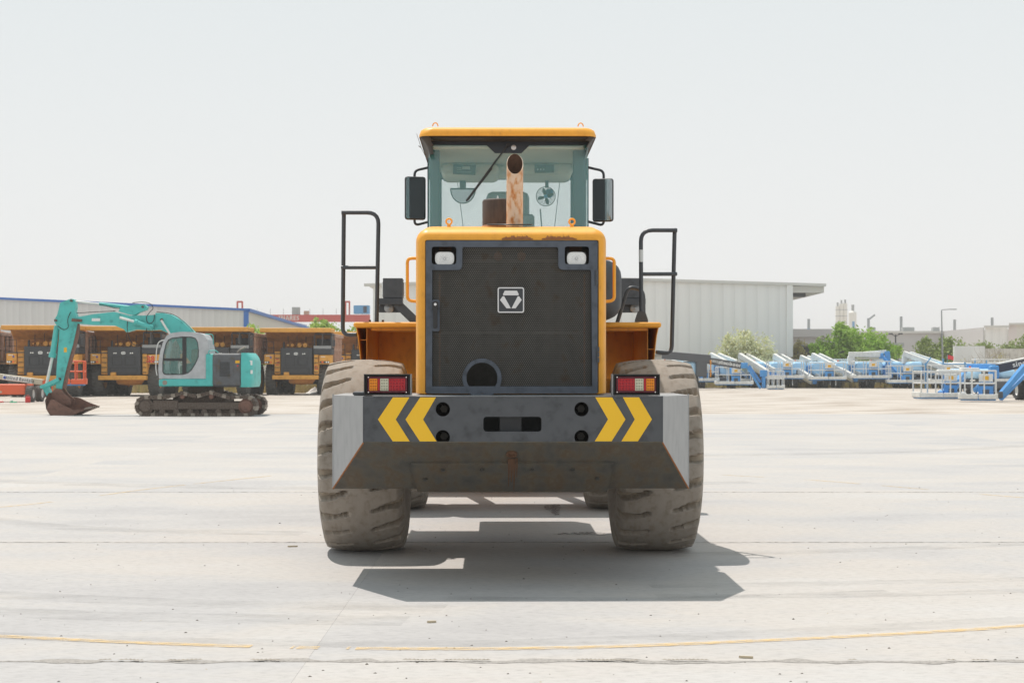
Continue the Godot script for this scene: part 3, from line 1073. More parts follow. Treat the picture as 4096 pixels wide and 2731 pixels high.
func loader_hood(L: Node3D) -> void:
	var hood := Node3D.new()
	hood.name = "engine_hood"
	L.add_child(hood)
	var x0 := -0.657
	var x1 := 0.634
	var yb := 1.252
	var s := Sh.new()
	var rings := []
	for q in [[-0.02, 2.43], [0.9, 2.43], [1.15, 2.428], [1.30, 2.424], [1.42, 2.413], [1.55, 2.397], [1.66, 2.382]]:
		rings.append(lift3(rrect(x0, x1, yb, q[1], 0.10, 0.012, 8), q[0]))
	for i in 9:
		var a := PI / 2 * i / 8
		var inset := 0.045 * (1.0 - cos(a))
		rings.append(lift3(rrect(x0 + inset, x1 - inset, yb, 2.302 + 0.070 * cos(a), 0.10 - 0.04 * sin(a), 0.012, 8), 1.735 + 0.115 * sin(a)))
	s.loft(rings)
	part("hood_shell", s, M.yellow_paint, hood)
	s = Sh.new()
	var inner := rrect(-0.590, 0.577, 1.254, 2.285, 0.012, 0.012)
	s.ring_plate(rrect(x0 + 0.045, x1 - 0.045, yb, 2.302, 0.06, 0.012), inner, Vector2(-0.01, 1.8), 1.80, 1.8495)
	part("hood_frame", s, M.yellow_paint, hood)
	# rust along the upper lip of the hood
	for band in [[-0.075, 0.135, 3], [0.195, 0.43, 4]]:
		s = Sh.new()
		var nz := FastNoiseLite.new()
		nz.seed = band[2]
		nz.frequency = 14.0
		nz.fractal_octaves = 4
		var last := []
		for i in 60:
			var k := i / 59.0
			var x: float = lerpf(band[0], band[1], k)
			var h: float = 2.294 + sin(k * PI) * (0.016 + 0.05 * maxf(0.0, nz.get_noise_1d(x * 2.0) + 0.12))
			var now := [Vector3(x, 2.287, 1.8505), Vector3(x, minf(h, 2.302), 1.8510), Vector3(x, h, 1.8510 - 0.9 * maxf(0.0, h - 2.302) * maxf(0.0, h - 2.302) / 0.06)]
			if last:
				s.quad(last[0], now[0], now[1], last[1])
				s.quad(last[1], now[1], now[2], last[2])
			last = now
		part("rust_patch", s, M.rust_stain, hood)
	# grille door
	var door := Node3D.new()
	door.name = "grille_door"
	hood.add_child(door)
	var f := CSGCombiner3D.new()
	f.name = "door_frame"
	door.add_child(f)
	f.add_child(csg_prism(rrect(-0.585, 0.570, 1.254, 2.280, 0.012, 0.012), 1.834, 1.862, M.blue_grey_paint))
	var open := [Vector2(-0.542, 1.303), Vector2(0.533, 1.303), Vector2(0.526, 2.075), Vector2(0.518, 2.085), Vector2(0.330, 2.085), Vector2(0.312, 2.095), Vector2(0.305, 2.115), Vector2(0.305, 2.228), Vector2(0.297, 2.237), Vector2(-0.332, 2.237), Vector2(-0.340, 2.228), Vector2(-0.340, 2.113), Vector2(-0.348, 2.092), Vector2(-0.365, 2.083), Vector2(-0.542, 2.083)]
	f.add_child(csg_prism(open, 1.80, 1.90, M.blue_grey_paint, true))
	f.add_child(csg_prism(rrect(-0.546, -0.380, 2.121, 2.240, 0.018, 0.018), 1.80, 1.90, M.blue_grey_paint, true))
	f.add_child(csg_prism(rrect(0.348, 0.512, 2.123, 2.242, 0.018, 0.018), 1.80, 1.90, M.blue_grey_paint, true))
	f.add_child(csg_prism(rrect(-0.543, -0.492, 1.672, 1.884, 0.012, 0.012), 1.834, 1.862, M.blue_grey_paint))
	f.add_child(csg_prism(circle(-0.208, 1.358, 0.132, 40), 1.8345, 1.8625, M.blue_grey_paint))
	f.add_child(csg_prism(circle(-0.208, 1.358, 0.104, 40), 1.80, 1.90, M.blue_grey_paint, true))
	f.add_child(csg_prism([Vector2(-0.36, 1.256), Vector2(-0.06, 1.256), Vector2(-0.06, 1.303), Vector2(-0.36, 1.303)], 1.8345, 1.8615, M.blue_grey_paint))
	# honeycomb sheet
	s = Sh.new()
	var p := 0.0137
	var R := p / sqrt(3.0)
	var ri := R * 0.80
	var open2 := PackedVector2Array(open)
	var z := 1.842
	var dirs := []
	for k in 6:
		dirs.append(Vector3(cos(TAU * (k + 0.5) / 6), sin(TAU * (k + 0.5) / 6), 0))
	var row := 0
	var y := 1.305
	while y < 2.24:
		var x := -0.545 + (p * 0.5 if row % 2 else 0.0)
		while x < 0.53:
			var q := Vector2(x, y)
			if Geometry2D.is_point_in_polygon(q, open2) and q.distance_to(Vector2(-0.208, 1.358)) > 0.118 and not (x < -0.492 and y > 1.672 and y < 1.884):
				var mid := Vector3(x, y, z)
				for k in 6:
					var d0: Vector3 = dirs[k]
					var d1: Vector3 = dirs[(k + 1) % 6]
					s.quad(mid + d0 * ri, mid + d0 * R, mid + d1 * R, mid + d1 * ri)
					s.quad(mid + d1 * ri - Vector3(0, 0, 0.003), mid + d0 * ri - Vector3(0, 0, 0.003), mid + d0 * ri, mid + d1 * ri)
			x += p
		y += p * sqrt(3.0) * 0.5
		row += 1
	part("honeycomb_mesh", s, M.mesh_wire, door).set_meta("kind", "stuff")
	# what shows behind the mesh
	s = Sh.new()
	s.span(Vector3(-0.58, 1.256, 1.60), Vector3(0.568, 2.27, 1.62))
	part("radiator_core", s, M.radiator, hood)
	s = Sh.new()
	for i in 150:
		var x := -0.56 + i * 0.0074
		s.span(Vector3(x, 1.28, 1.621), Vector3(x + 0.0025, 2.2, 1.634))
	part("radiator_fins", s, M.dull_bolt, hood).set_meta("kind", "stuff")
	for b in [[-0.50, 1.27, -0.488, 2.06], [0.478, 1.27, 0.49, 2.06]]:
		s = Sh.new()
		s.span(Vector3(b[0], b[1], 1.80), Vector3(b[2], b[3], 1.812))
		part("stay_rod", s, M.rust_brown, hood)
	for b in [[-0.10, 2.185], [0.06, 2.185]]:
		s = Sh.new()
		s.cyl(Vector3(b[0], b[1], 1.66), Vector3(b[0], b[1], 1.74), 0.03, 0.03, 14)
		part("mount", s, M.rust_brown, hood)
	s = Sh.new()
	s.span(Vector3(-0.5, 2.15, 1.64), Vector3(0.5, 2.17, 1.66))
	s.span(Vector3(-0.5, 1.66, 1.64), Vector3(0.5, 1.675, 1.65))
	part("crossbar", s, M.dull_bolt, hood)
	s = Sh.new()
	s.lathe([Vector2(0.065, 0.0), Vector2(0.065, 0.03), Vector2(0.0, 0.04)], Transform3D(Basis(Vector3.RIGHT, -PI / 2), Vector3(-0.20, 1.262, 1.70)), 20, true)
	part("filler_cap", s, M.blue_grey_paint, hood)
	# work lamps in the door
	for q in [[-0.532, -0.388], [0.357, 0.502]]:
		var lamp := Node3D.new()
		lamp.name = "work_lamp"
		hood.add_child(lamp, true)
		s = Sh.new()
		s.rspan(Vector3(q[0], 2.112, 1.755), Vector3(q[1], 2.214, 1.82), 0.012, 2)
		part("housing", s, M.black_plastic, lamp)
		s = Sh.new()
		var o := rrect(q[0] + 0.008, q[1] - 0.008, 2.119, 2.207, 0.034, 0.034)
		s.prism(o, 1.82, 1.823)
		part("reflector", s, M.lamp_reflector, lamp)
		s = Sh.new()
		var r2 := []
		for i in 4:
			var k := i / 3.0
			r2.append(lift3(rrect(q[0] + 0.008 + 0.03 * k, q[1] - 0.008 - 0.03 * k, 2.119 + 0.02 * k, 2.207 - 0.02 * k, 0.034 - 0.012 * k, 0.034 - 0.012 * k), 1.823 + 0.009 * sin(k * PI / 2)))
		s.loft(r2)
		s.prism(rrect(q[0] + 0.038, q[1] - 0.038, 2.139, 2.187, 0.022, 0.022), 1.8315, 1.832)
		part("lens", s, M.lamp_glass, lamp)
		s = Sh.new()
		s.cyl(Vector3((q[0] + q[1]) * 0.5, 2.163, 1.823), Vector3((q[0] + q[1]) * 0.5, 2.163, 1.828), 0.012, 0.008, 12)
		part("bulb", s, M.chrome, lamp)
		s = Sh.new()
		s.span(Vector3(q[0] + 0.03, 2.2, 1.70), Vector3(q[1] - 0.03, 2.26, 1.71))
		part("bracket", s, M.rust_brown, lamp)
	# latch, hinges
	s = Sh.new()
	s.prism(rrect(-0.541, -0.501, 1.812, 1.872, 0.012, 0.006), 1.862, 1.874)
	s.prism(rrect(-0.535, -0.507, 1.688, 1.826, 0.01, 0.012), 1.874, 1.892)
	var h := part("door_handle", s, M.black_plastic, door)
	s = Sh.new()
	s.cyl(Vector3(-0.521, 1.852, 1.874), Vector3(-0.521, 1.852, 1.88), 0.009, 0.009, 14)
	part("lock", s, M.chrome, h)
	for q in [[0.562, 1.978, 2.084], [0.570, 1.462, 1.568]]:
		s = Sh.new()
		for i in 3:
			var a: float = lerpf(q[1], q[2], i / 3.0) + 0.002
			var b: float = lerpf(q[1], q[2], (i + 1) / 3.0) - 0.002
			s.cyl(Vector3(q[0], a, 1.868), Vector3(q[0], b, 1.868), 0.011, 0.011, 10)
		part("hinge", s, M.grey_paint, door)
	# badge
	var badge := Node3D.new()
	badge.name = "badge"
	door.add_child(badge)
	s = Sh.new()
	s.ring_plate(rrect(-0.103, 0.075, 1.796, 1.967, 0.014, 0.014), rrect(-0.095, 0.067, 1.804, 1.959, 0.008, 0.008), Vector2(-0.014, 1.88), 1.853, 1.871)
	part("badge_rim", s, M.badge_silver, badge)
	s = Sh.new()
	s.prism(rrect(-0.0952, 0.0672, 1.8038, 1.9592, 0.008, 0.008), 1.853, 1.864)
	part("badge_plate", s, M.badge_dark, badge)
	for poly in [[[-0.055, 1.944], [0.027, 1.944], [0.040, 1.918], [0.034, 1.913], [-0.062, 1.913], [-0.068, 1.918]], [[-0.070, 1.906], [-0.087, 1.882], [-0.043, 1.826], [-0.014, 1.826], [-0.060, 1.908]], [[0.042, 1.906], [0.059, 1.882], [0.018, 1.826], [-0.010, 1.826], [0.033, 1.908]]]:
		s = Sh.new()
		var pp := []
		for q in poly:
			pp.append(Vector2(q[0], q[1]))
		s.prism(pp, 1.864, 1.873)
		part("emblem_bar", s, M.badge_silver, badge)
	# lifting eyes
	for x in [-0.441, 0.417]:
		s = Sh.new()
		var ring := []
		for i in 20:
			ring.append(Vector3(x + cos(TAU * i / 20) * 0.020, 2.446 + sin(TAU * i / 20) * 0.020, 1.45))
		s.tube(ring, 0.0065, 8, 0.0, true)
		s.cyl(Vector3(x, 2.405, 1.45), Vector3(x, 2.428, 1.45), 0.014, 0.012, 12)
		part("lifting_eye", s, M.yellow_paint, hood)
	# exhaust stack, its collar and the silencer behind it
	var ex := Node3D.new()
	ex.name = "exhaust_stack"
	L.add_child(ex)
	s = Sh.new()
	var bottom := []
	var topring := []
	var innertop := []
	var innerlow := []
	for i in 33:
		var a := TAU * i / 32
		var m := Vector3(cos(a), 0, sin(a))
		var yt := 2.868 - 0.078 * sin(a)
		bottom.append(Vector3(0.019, 2.40, 1.30) + m * 0.0585)
		topring.append(Vector3(0.021, yt, 1.30) + m * 0.0585)
		innertop.append(Vector3(0.021, yt, 1.30) + m * 0.0545)
		innerlow.append(Vector3(0.021, 2.45, 1.30) + m * 0.0545)
	s.loft([bottom, topring], false)
	s.loft([topring, innertop], false)
	part("pipe", s, M.rusty_pipe, ex)
	s = Sh.new()
	s.loft([innertop, innerlow], false)
	s.cyl(Vector3(0.021, 2.44, 1.30), Vector3(0.021, 2.45, 1.30), 0.0545, 0.0545, 32)
	part("throat", s, M.pipe_throat, ex)
	s = Sh.new()
	s.lathe([Vector2(0.16, 0.0), Vector2(0.162, 0.006), Vector2(0.155, 0.009), Vector2(0.15, 0.004), Vector2(0.0, 0.003)], Transform3D(Basis(Vector3.RIGHT, -PI / 2 + 0.09), Vector3(-0.018, 2.4195, 1.46)) * Transform3D(Basis.from_scale(Vector3(1.0, 0.45, 1.0)), Vector3.ZERO), 32)
	part("hood_collar", s, M.black_plastic, hood)
	s = Sh.new()
	s.lathe([Vector2(0.115, 0.0), Vector2(0.115, 0.24), Vector2(0.108, 0.252), Vector2(0.0, 0.262)], Transform3D(Basis(Vector3.RIGHT, -PI / 2), Vector3(-0.096, 2.39, 1.02)), 32)
	var can := part("silencer", s, M.burnt_canister, L)
	s = Sh.new()
	s.lathe([Vector2(0.128, 0.0), Vector2(0.128, 0.045), Vector2(0.116, 0.055)], Transform3D(Basis(Vector3.RIGHT, -PI / 2), Vector3(-0.096, 2.40, 1.02)), 32, true)
	part("base_ring", s, M.hot_rim, can)
	s = Sh.new()
	s.cyl(Vector3(-0.10, 2.65, 1.02), Vector3(-0.10, 2.672, 1.02), 0.008, 0.004, 8)
	part("stud", s, M.sticker_white, can)
	# grab handles on the hood flanks
	for q in [[-0.655, -0.722], [0.632, 0.70]]:
		s = Sh.new()
		s.tube([Vector3(q[0], 2.178, 1.62), Vector3(q[1], 2.178, 1.62), Vector3(q[1], 1.888, 1.62), Vector3(q[0], 1.882, 1.62)], 0.0115, 10, 0.055)
		part("grab_handle", s, M.yellow_paint, hood)

func loader_cab(L: Node3D) -> void:
	var cab := Node3D.new()
	cab.name = "cab"
	L.add_child(cab)
	var s := Sh.new()
	# roof cap
	var rings := []
	var xa := -0.712
	var xb := 0.674
	var out := []
	for q in [[0.0, 3.232], [0.0, 3.25], [0.012, 3.284], [0.035, 3.302], [0.08, 3.309]]:
		var ring := PackedVector3Array()
		for p in rrect(xa + q[0], xb - q[0], -1.85 + q[0], 0.15 - q[0], 0.09, 0.09, 6):
			ring.append(Vector3(p.x, q[1], -p.y - 1.70))
		rings.append(ring)
	s.loft(rings)
	var lid := []
	for p in rings[4]:
		lid.append(Vector2(p.x, p.z))
	var t := Transform3D(Basis(Vector3(1, 0, 0), Vector3(0, 0, 1), Vector3(0, -1, 0)), Vector3.ZERO)
	s.prism(lid, -3.309, -3.305, t)
	part("roof", s, M.yellow_paint, cab)
	s = Sh.new()
	rings = []
	for q in [[0.062, 3.10], [0.05, 3.16], [0.03, 3.20], [0.006, 3.2315]]:
		var ring := PackedVector3Array()
		for p in rrect(xa + q[0] * 1.3, xb - q[0] * 1.3, -1.85 + q[0], 0.15 - q[0] * 3.6, 0.07, 0.07, 6):
			ring.append(Vector3(p.x, q[1], -p.y - 1.70))
		rings.append(ring)
	var under := []
	for i in rings.size():
		under.append(rings[i])
	# the skirt under the roof, open where the rear glass stands
	for i in under.size() - 1:
		for j in under[0].size():
			var k: int = (j + 1) % under[0].size()
			var a: Vector3 = under[i][j]; var b: Vector3 = under[i][k]
			if a.z > -0.2 and b.z > -0.2 and absf(a.x) < 0.60 and absf(b.x) < 0.60:
				continue
			if a.z > -0.2 and b.z > -0.2 and absf(a.x - b.x) > 0.3:
				continue
			s.quad(a, b, under[i + 1][k], under[i + 1][j])
	s.span(Vector3(xa + 0.02, 3.222, -1.65), Vector3(xb - 0.02, 3.231, 0.12))
	part("roof_skirt", s, M.roof_lining, cab)
	for x in [-0.59, 0.56]:
		s = Sh.new()
		var ring := []
		for i in 11:
			var a := PI * i / 10
			ring.append(Vector3(x + cos(a) * 0.021, 3.336 + sin(a) * 0.028, -0.05))
		s.tube(ring, 0.005, 6)
		part("roof_eye", s, M.yellow_paint, cab)
	# rear screen
	s = Sh.new()
	s.span(Vector3(-0.645, 2.40, -0.10), Vector3(0.622, 3.222, -0.094))
	var screen := part("rear_screen", s, M.cab_glass, cab)
	s = Sh.new()
	s.prism([Vector2(-0.643, 3.222), Vector2(0.62, 3.222), Vector2(0.62, 3.196), Vector2(0.155, 3.192), Vector2(0.092, 3.130), Vector2(-0.118, 3.130), Vector2(-0.185, 3.192), Vector2(-0.643, 3.196)], -0.092, -0.089)
	part("screen_band", s, M.cab_band, screen)
	s = Sh.new()
	s.beam(Vector3(-0.018, 3.19, -0.055), Vector3(-0.16, 2.995, -0.055), 0.018, 0.012)
	s.beam(Vector3(-0.10, 3.08, -0.062), Vector3(-0.345, 2.748, -0.07), 0.007, 0.014)
	s.beam(Vector3(-0.14, 3.01, -0.072), Vector3(-0.335, 2.755, -0.078), 0.004, 0.01)
	s.cyl(Vector3(-0.016, 3.192, -0.09), Vector3(-0.016, 3.192, -0.04), 0.014, 0.012, 12)
	part("wiper", s, M.black_plastic, screen)
	s = Sh.new()
	s.lathe([Vector2(0.02, 0.0), Vector2(0.02, 0.008), Vector2(0.012, 0.009), Vector2(0.01, 0.002), Vector2(0.0, 0.002)], Transform3D(Basis.IDENTITY, Vector3(0.03, 3.175, -0.089)), 16, true)
	part("washer_boss", s, M.badge_silver, screen)
	# posts, sills and panes
	for q in [[-0.638, -0.562, -0.16], [0.508, 0.604, -0.16], [-0.632, -0.592, -1.62], [0.56, 0.598, -1.62]]:
		s = Sh.new()
		s.rspan(Vector3(q[0], 1.75, q[2] - 0.10), Vector3(q[1], 3.205, q[2]), 0.012)
		part("cab_post", s, M.cab_trim, cab)
	s = Sh.new()
	s.span(Vector3(-0.60, 2.30, -1.70), Vector3(0.58, 3.15, -1.694))
	part("windscreen", s, M.cab_glass, cab)
	for x in [-0.648, 0.618]:
		s = Sh.new()
		s.span(Vector3(x, 2.35, -1.60), Vector3(x + 0.006, 3.10, -0.16))
		part("side_pane", s, M.cab_glass, cab)
	for x in [-0.655, 0.625]:
		for z in [[-0.64, -0.30], [-1.62, -1.30]]:
			s = Sh.new()
			s.rspan(Vector3(x - 0.008, 2.3, z[0]), Vector3(x + 0.014, 3.12, z[1]), 0.004)
			part("door_post", s, M.cab_trim, cab)
	s = Sh.new()
	s.rspan(Vector3(-0.66, 1.55, -1.72), Vector3(0.635, 2.34, -0.10), 0.03)
	part("cab_base", s, M.grey_paint, cab)
	s = Sh.new()
	s.rspan(Vector3(-0.62, 3.165, -1.68), Vector3(0.6, 3.20, -0.11), 0.015)
	s.rspan(Vector3(-0.58, 3.06, -1.55), Vector3(-0.08, 3.17, -0.95), 0.05, 2)
	s.rspan(Vector3(0.06, 3.06, -1.55), Vector3(0.55, 3.17, -0.95), 0.05, 2)
	s.rspan(Vector3(-0.2, 3.10, -1.60), Vector3(0.2, 3.17, -1.10), 0.03)
	part("headliner", s, M.headliner, cab)
	s = Sh.new()
	s.box(Vector3(-0.375, 3.105, -0.936), Vector3(0.19, 0.085, 0.02), Basis(Vector3.RIGHT, -0.2) * Basis(Vector3.BACK, -0.04))
	var radio := part("radio", s, M.panel_dark, cab)
	s = Sh.new()
	s.box(Vector3(-0.36, 3.117, -0.922), Vector3(0.066, 0.024, 0.006))
	for i in 7:
		s.box(Vector3(-0.435 + i * 0.018, 3.082, -0.919), Vector3(0.010, 0.006, 0.006))
	for i in 3:
		s.box(Vector3(-0.435 + i * 0.014, 3.12, -0.921), Vector3(0.009, 0.006, 0.006))
		s.box(Vector3(-0.435 + i * 0.014, 3.103, -0.919), Vector3(0.009, 0.006, 0.006))
	part("keys", s, M.panel_key, radio)
	s = Sh.new()
	s.box(Vector3(0.30, 3.112, -0.936), Vector3(0.165, 0.068, 0.02), Basis(Vector3.RIGHT, -0.2) * Basis(Vector3.BACK, 0.04))
	var sw := part("switch_panel", s, M.panel_dark, cab)
	s = Sh.new()
	for i in 3:
		s.cyl(Vector3(0.245 + i * 0.025, 3.105, -0.93), Vector3(0.245 + i * 0.025, 3.105, -0.918), 0.007, 0.007, 10)
	part("switch_dots", s, M.panel_key, sw)
	# interior mirror, fan, seat, levers
	s = Sh.new()
	var half := []
	for i in 17:
		var a := PI + PI * i / 16
		half.append(Vector2(-0.395 + cos(a) * 0.108, 2.985 + sin(a) * 0.122))
	s.prism(half, -1.36, -1.352)
	var im := part("interior_mirror", s, M.mirror, cab)
	s = Sh.new()
	s.span(Vector3(-0.506, 2.982, -1.37), Vector3(-0.284, 2.996, -1.35))
	s.span(Vector3(-0.425, 2.99, -1.368), Vector3(-0.37, 3.08, -1.355))
	s.prism(half, -1.372, -1.3605)
	var arc := []
	for p in half:
		arc.append(Vector3(p.x, p.y, -1.35))
	s.tube(arc, 0.005, 5)
	part("mirror_frame", s, M.panel_dark, im)
	var fan := Node3D.new()
	fan.name = "fan"
	cab.add_child(fan)
	s = Sh.new()
	var c0 := Vector3(0.327, 2.925, -1.36)
	for r in [0.083, 0.07, 0.057, 0.044]:
		var ring := []
		for i in 24:
			ring.append(c0 + Vector3(cos(TAU * i / 24) * r, sin(TAU * i / 24) * r, 0.02 * (1.0 - r / 0.083)))
		s.tube(ring, 0.004 if r > 0.08 else 0.002, 5, 0.0, true)
	for i in 14:
		var a := TAU * i / 14
		s.tube([c0 + Vector3(cos(a) * 0.02, sin(a) * 0.02, 0.016), c0 + Vector3(cos(a) * 0.083, sin(a) * 0.083, 0.0)], 0.0013, 4)
	s.rspan(Vector3(0.322, 3.0, -1.37), Vector3(0.352, 3.075, -1.35), 0.004)
	part("fan_cage", s, M.panel_dark, fan)
	for i in 4:
		var a := TAU * i / 4 + 0.3
		var bl := []
		for j in 10:
			var b := TAU * j / 10
			bl.append(Vector2(cos(b) * 0.034, sin(b) * 0.016) + Vector2(0.042, 0.0))
		s = Sh.new()
		s.prism(bl, -0.002, 0.002, Transform3D(Basis(Vector3.BACK, a) * Basis(Vector3.RIGHT, 0.4), c0 - Vector3(0, 0, 0.012)))
		part("fan_blade", s, M.panel_dark, fan)
	s = Sh.new()
	s.cyl(c0 - Vector3(0, 0, 0.03), c0 + Vector3(0, 0, 0.02), 0.016, 0.016, 14)
	s.cyl(c0 + Vector3(0.03, 0.03, -0.06), c0 + Vector3(0.03, 0.03, -0.02), 0.04, 0.04, 16)
	part("fan_hub", s, M.crane_blue, fan)
	var seat := Node3D.new()
	seat.name = "operator_seat"
	cab.add_child(seat)
	s = Sh.new()
	s.rspan(Vector3(-0.19, 2.30, -0.85), Vector3(0.17, 2.90, -0.72), 0.05, 2)
	part("seat_back", s, M.wrap_film, seat)
	s = Sh.new()
	s.rspan(Vector3(-0.22, 2.1, -1.2), Vector3(0.20, 2.3, -0.72), 0.05, 2)
	part("seat_cushion", s, M.wrap_film, seat)
	s = Sh.new()
	s.rspan(Vector3(0.09, 2.5, -0.80), Vector3(0.21, 2.70, -0.62), 0.02, 1)
	part("arm_rest", s, M.wrap_film, seat)
	s = Sh.new()
	s.rspan(Vector3(-0.32, 2.3, -1.2), Vector3(-0.265, 2.64, -1.12), 0.015)
	part("console", s, M.panel_dark, cab)
	for q in [[-0.46, 3.16, -0.37, 2.45], [0.47, 3.16, 0.39, 2.45]]:
		s = Sh.new()
		s.tube([Vector3(q[0], q[1], -1.66), Vector3(q[2], q[3], -1.66)], 0.003, 5)
		part("cord", s, M.panel_dark, cab)
	s = Sh.new()
	s.beam(Vector3(0.29, 2.85, -1.72), Vector3(0.31, 2.6, -1.72), 0.012, 0.012)
	s.beam(Vector3(0.30, 2.7, -1.725), Vector3(0.312, 2.58, -1.725), 0.022, 0.01)
	part("front_wiper", s, M.black_plastic, cab)
	for sg in [-1.0, 1.0]:
		s = Sh.new()
		s.tube([Vector3(sg * 0.59 - 0.01, 2.62, -1.3), Vector3(sg * 0.50, 2.62, -1.3), Vector3(sg * 0.49, 2.50, -1.3)], 0.02, 8, 0.05)
		part("door_pull", s, M.panel_dark, cab)
	# door mirrors
	for q in [[-0.783, 2.842, -0.689, -0.791, 0.05], [0.786, 2.828, 0.667, 0.795, -0.05]]:
		var mir := Node3D.new()
		mir.name = "wing_mirror"
		mir.position = Vector3(q[0], q[1], -0.75)
		mir.rotation.y = q[4] * 4.4
		cab.add_child(mir, true)
		s = Sh.new()
		s.rbox(Vector3.ZERO, Vector3(0.178, 0.362, 0.05), 0.022, 2)
		part("mirror_shell", s, M.black_plastic, mir)
		s = Sh.new()
		s.prism(rrect(-0.081, 0.081, -0.173, 0.173, 0.02, 0.02), 0.0251, 0.0268)
		part("mirror_face", s, M.mirror, mir)
		s = Sh.new()
		var sg := signf(q[0])
		s.tube([Vector3(sg * 0.64, 3.12, -0.85), Vector3(q[3], 3.079, -0.80), Vector3(q[3], 2.62, -0.80), Vector3(sg * 0.64, 2.665, -0.85)], 0.011, 8, 0.04)
		part("mirror_arm", s, M.rail_paint, cab)
	s = Sh.new()
	s.tube([Vector3(-0.67, 3.10, 0.0), Vector3(-0.70, 3.16, 0.0), Vector3(-0.735, 3.27, 0.0)], 0.0022, 5)
	s.tube([Vector3(-0.70, 3.16, 0.0), Vector3(-0.72, 3.175, 0.0)], 0.004, 5)
	part("aerial", s, M.pole_grey, cab)

func loader_fenders(L: Node3D) -> void:
	for sg in [-1.0, 1.0]:
		var off := 0.0 if sg < 0 else -0.036
		var fe := Node3D.new()
		fe.name = "rear_fender"
		L.add_child(fe, true)
		var s := Sh.new()
		# top deck with a rolled lip
		s.rspan(Vector3(sg * (1.243 + off), 1.747, -2.1), Vector3(sg * 0.60, 1.791, -0.10), 0.019, 3)
		part("fender_top", s, M.yellow_paint, fe)
		s = Sh.new()
		var rows := []
		for i in 7:
			var k := i / 6.0
			var x: float = 1.228 + off - 0.038 * pow(k, 0.6)
			rows.append([Vector3(sg * x, 1.747 - 0.38 * k, -0.18 - 0.10 * k * k), Vector3(sg * x, 1.747 - 0.38 * k, -2.05)])
		for i in 6:
			if sg < 0:
				s.quad(rows[i][0], rows[i][1], rows[i + 1][1], rows[i + 1][0])
			else:
				s.quad(rows[i][1], rows[i][0], rows[i + 1][0], rows[i + 1][1])
			var a0: Vector3 = rows[i][0]; var b0: Vector3 = rows[i + 1][0]
			var inw := Vector3(-sg * 0.006, 0, 0)
			s.quad(a0, a0 + inw, b0 + inw, b0)
			s.quad(a0 + inw, rows[i][1] + inw, rows[i + 1][1] + inw, b0 + inw)
		part("fender_skirt", s, M.yellow_paint, fe)
		s = Sh.new()
		s.span(Vector3(sg * (1.21 + off), 1.02, -1.62), Vector3(sg * 0.60, 1.7465, -1.60))
		part("fender_bulkhead", s, M.yellow_paint, fe)
		s = Sh.new()
		s.span(Vector3(sg * (1.155 + off), 1.36, -1.59), Vector3(sg * (1.148 + off), 1.7465, -0.30))
		part("fender_rib", s, M.yellow_paint, fe)
		s = Sh.new()
		s.span(Vector3(sg * (1.20 + off), 1.575 if sg > 0 else 1.65, -0.40), Vector3(sg * (1.156 + off), 1.581 if sg > 0 else 1.656, -0.28))
		part("fender_gusset", s, M.yellow_paint, fe)
		s = Sh.new()
		s.span(Vector3(sg * 1.11, 1.726, -0.26), Vector3(sg * 0.66, 1.7465, -0.23))
		part("fender_stiffener", s, M.yellow_paint, fe)
		s = Sh.new()
		s.rspan(Vector3(sg * 0.82, 1.02, -1.58), Vector3(sg * 0.58, 1.34, -0.2), 0.01)
		part("fender_step", s, M.yellow_paint, fe)
	# hand rails
	var rail := Node3D.new()
	rail.name = "hand_rail"
	L.add_child(rail)
	var s := Sh.new()
	s.tube([Vector3(-1.246, 1.699, -0.45), Vector3(-1.362, 1.699, -0.48), Vector3(-1.349, 2.685, -0.44), Vector3(-1.349, 2.688, -0.4)], 0.0172, 10, 0.075)
	s.tube([Vector3(-1.364, 2.688, -0.4), Vector3(-1.063, 2.688, -0.4), Vector3(-1.076, 1.792, -0.36)], 0.0172, 10, 0.095)
	s.tube([Vector3(-1.368, 2.245, -0.44), Vector3(-1.070, 2.242, -0.38)], 0.0162, 10)
	part("rail_tube", s, M.rail_paint, rail)
	s = Sh.new()
	s.span(Vector3(-1.145, 1.7912, -0.42), Vector3(-1.01, 1.798, -0.30))
	for x in [-1.13, -1.025]:
		s.cyl(Vector3(x, 1.798, -0.35), Vector3(x, 1.816, -0.35), 0.01, 0.01, 6)
	part("foot_plate", s, M.rust_brown, rail)
	rail = Node3D.new()
	rail.name = "hand_rail"
	L.add_child(rail, true)
	s = Sh.new()
	s.tube([Vector3(1.20, 1.556, -0.45), Vector3(1.330, 1.544, -0.48), Vector3(1.350, 2.54, -0.44), Vector3(1.351, 2.55, -0.4)], 0.0172, 10, 0.075)
	s.tube([Vector3(1.366, 2.547, -0.4), Vector3(1.070, 2.547, -0.4), Vector3(1.066, 1.82, -0.32)], 0.0172, 10, 0.095)
	s.tube([Vector3(1.366, 2.194, -0.44), Vector3(1.070, 2.188, -0.36)], 0.0162, 10)
	part("rail_tube", s, M.rail_paint, rail)
	s = Sh.new()
	s.prism([Vector2(1.012, 1.7912), Vector2(1.118, 1.7912), Vector2(1.118, 1.815), Vector2(1.094, 1.885), Vector2(1.036, 1.885), Vector2(1.012, 1.815)], -0.30, -0.29)
	s.span(Vector3(1.012, 1.7912, -0.38), Vector3(1.118, 1.799, -0.301))
	part("foot_plate", s, M.rail_paint, rail)
	s = Sh.new()
	s.cyl(Vector3(1.0688, 2.285, -0.3715), Vector3(1.0693, 2.385, -0.3823), 0.0184, 0.0184, 12)
	part("tape", s, M.tape, rail)
	s = Sh.new()
	s.tube([Vector3(0.925, 1.78, -1.15), Vector3(1.03, 2.13, -1.15), Vector3(1.16, 2.10, -1.15), Vector3(1.165, 1.79, -1.15)], 0.0178, 10, 0.10)
	part("boarding_rail", s, M.rail_paint, L)
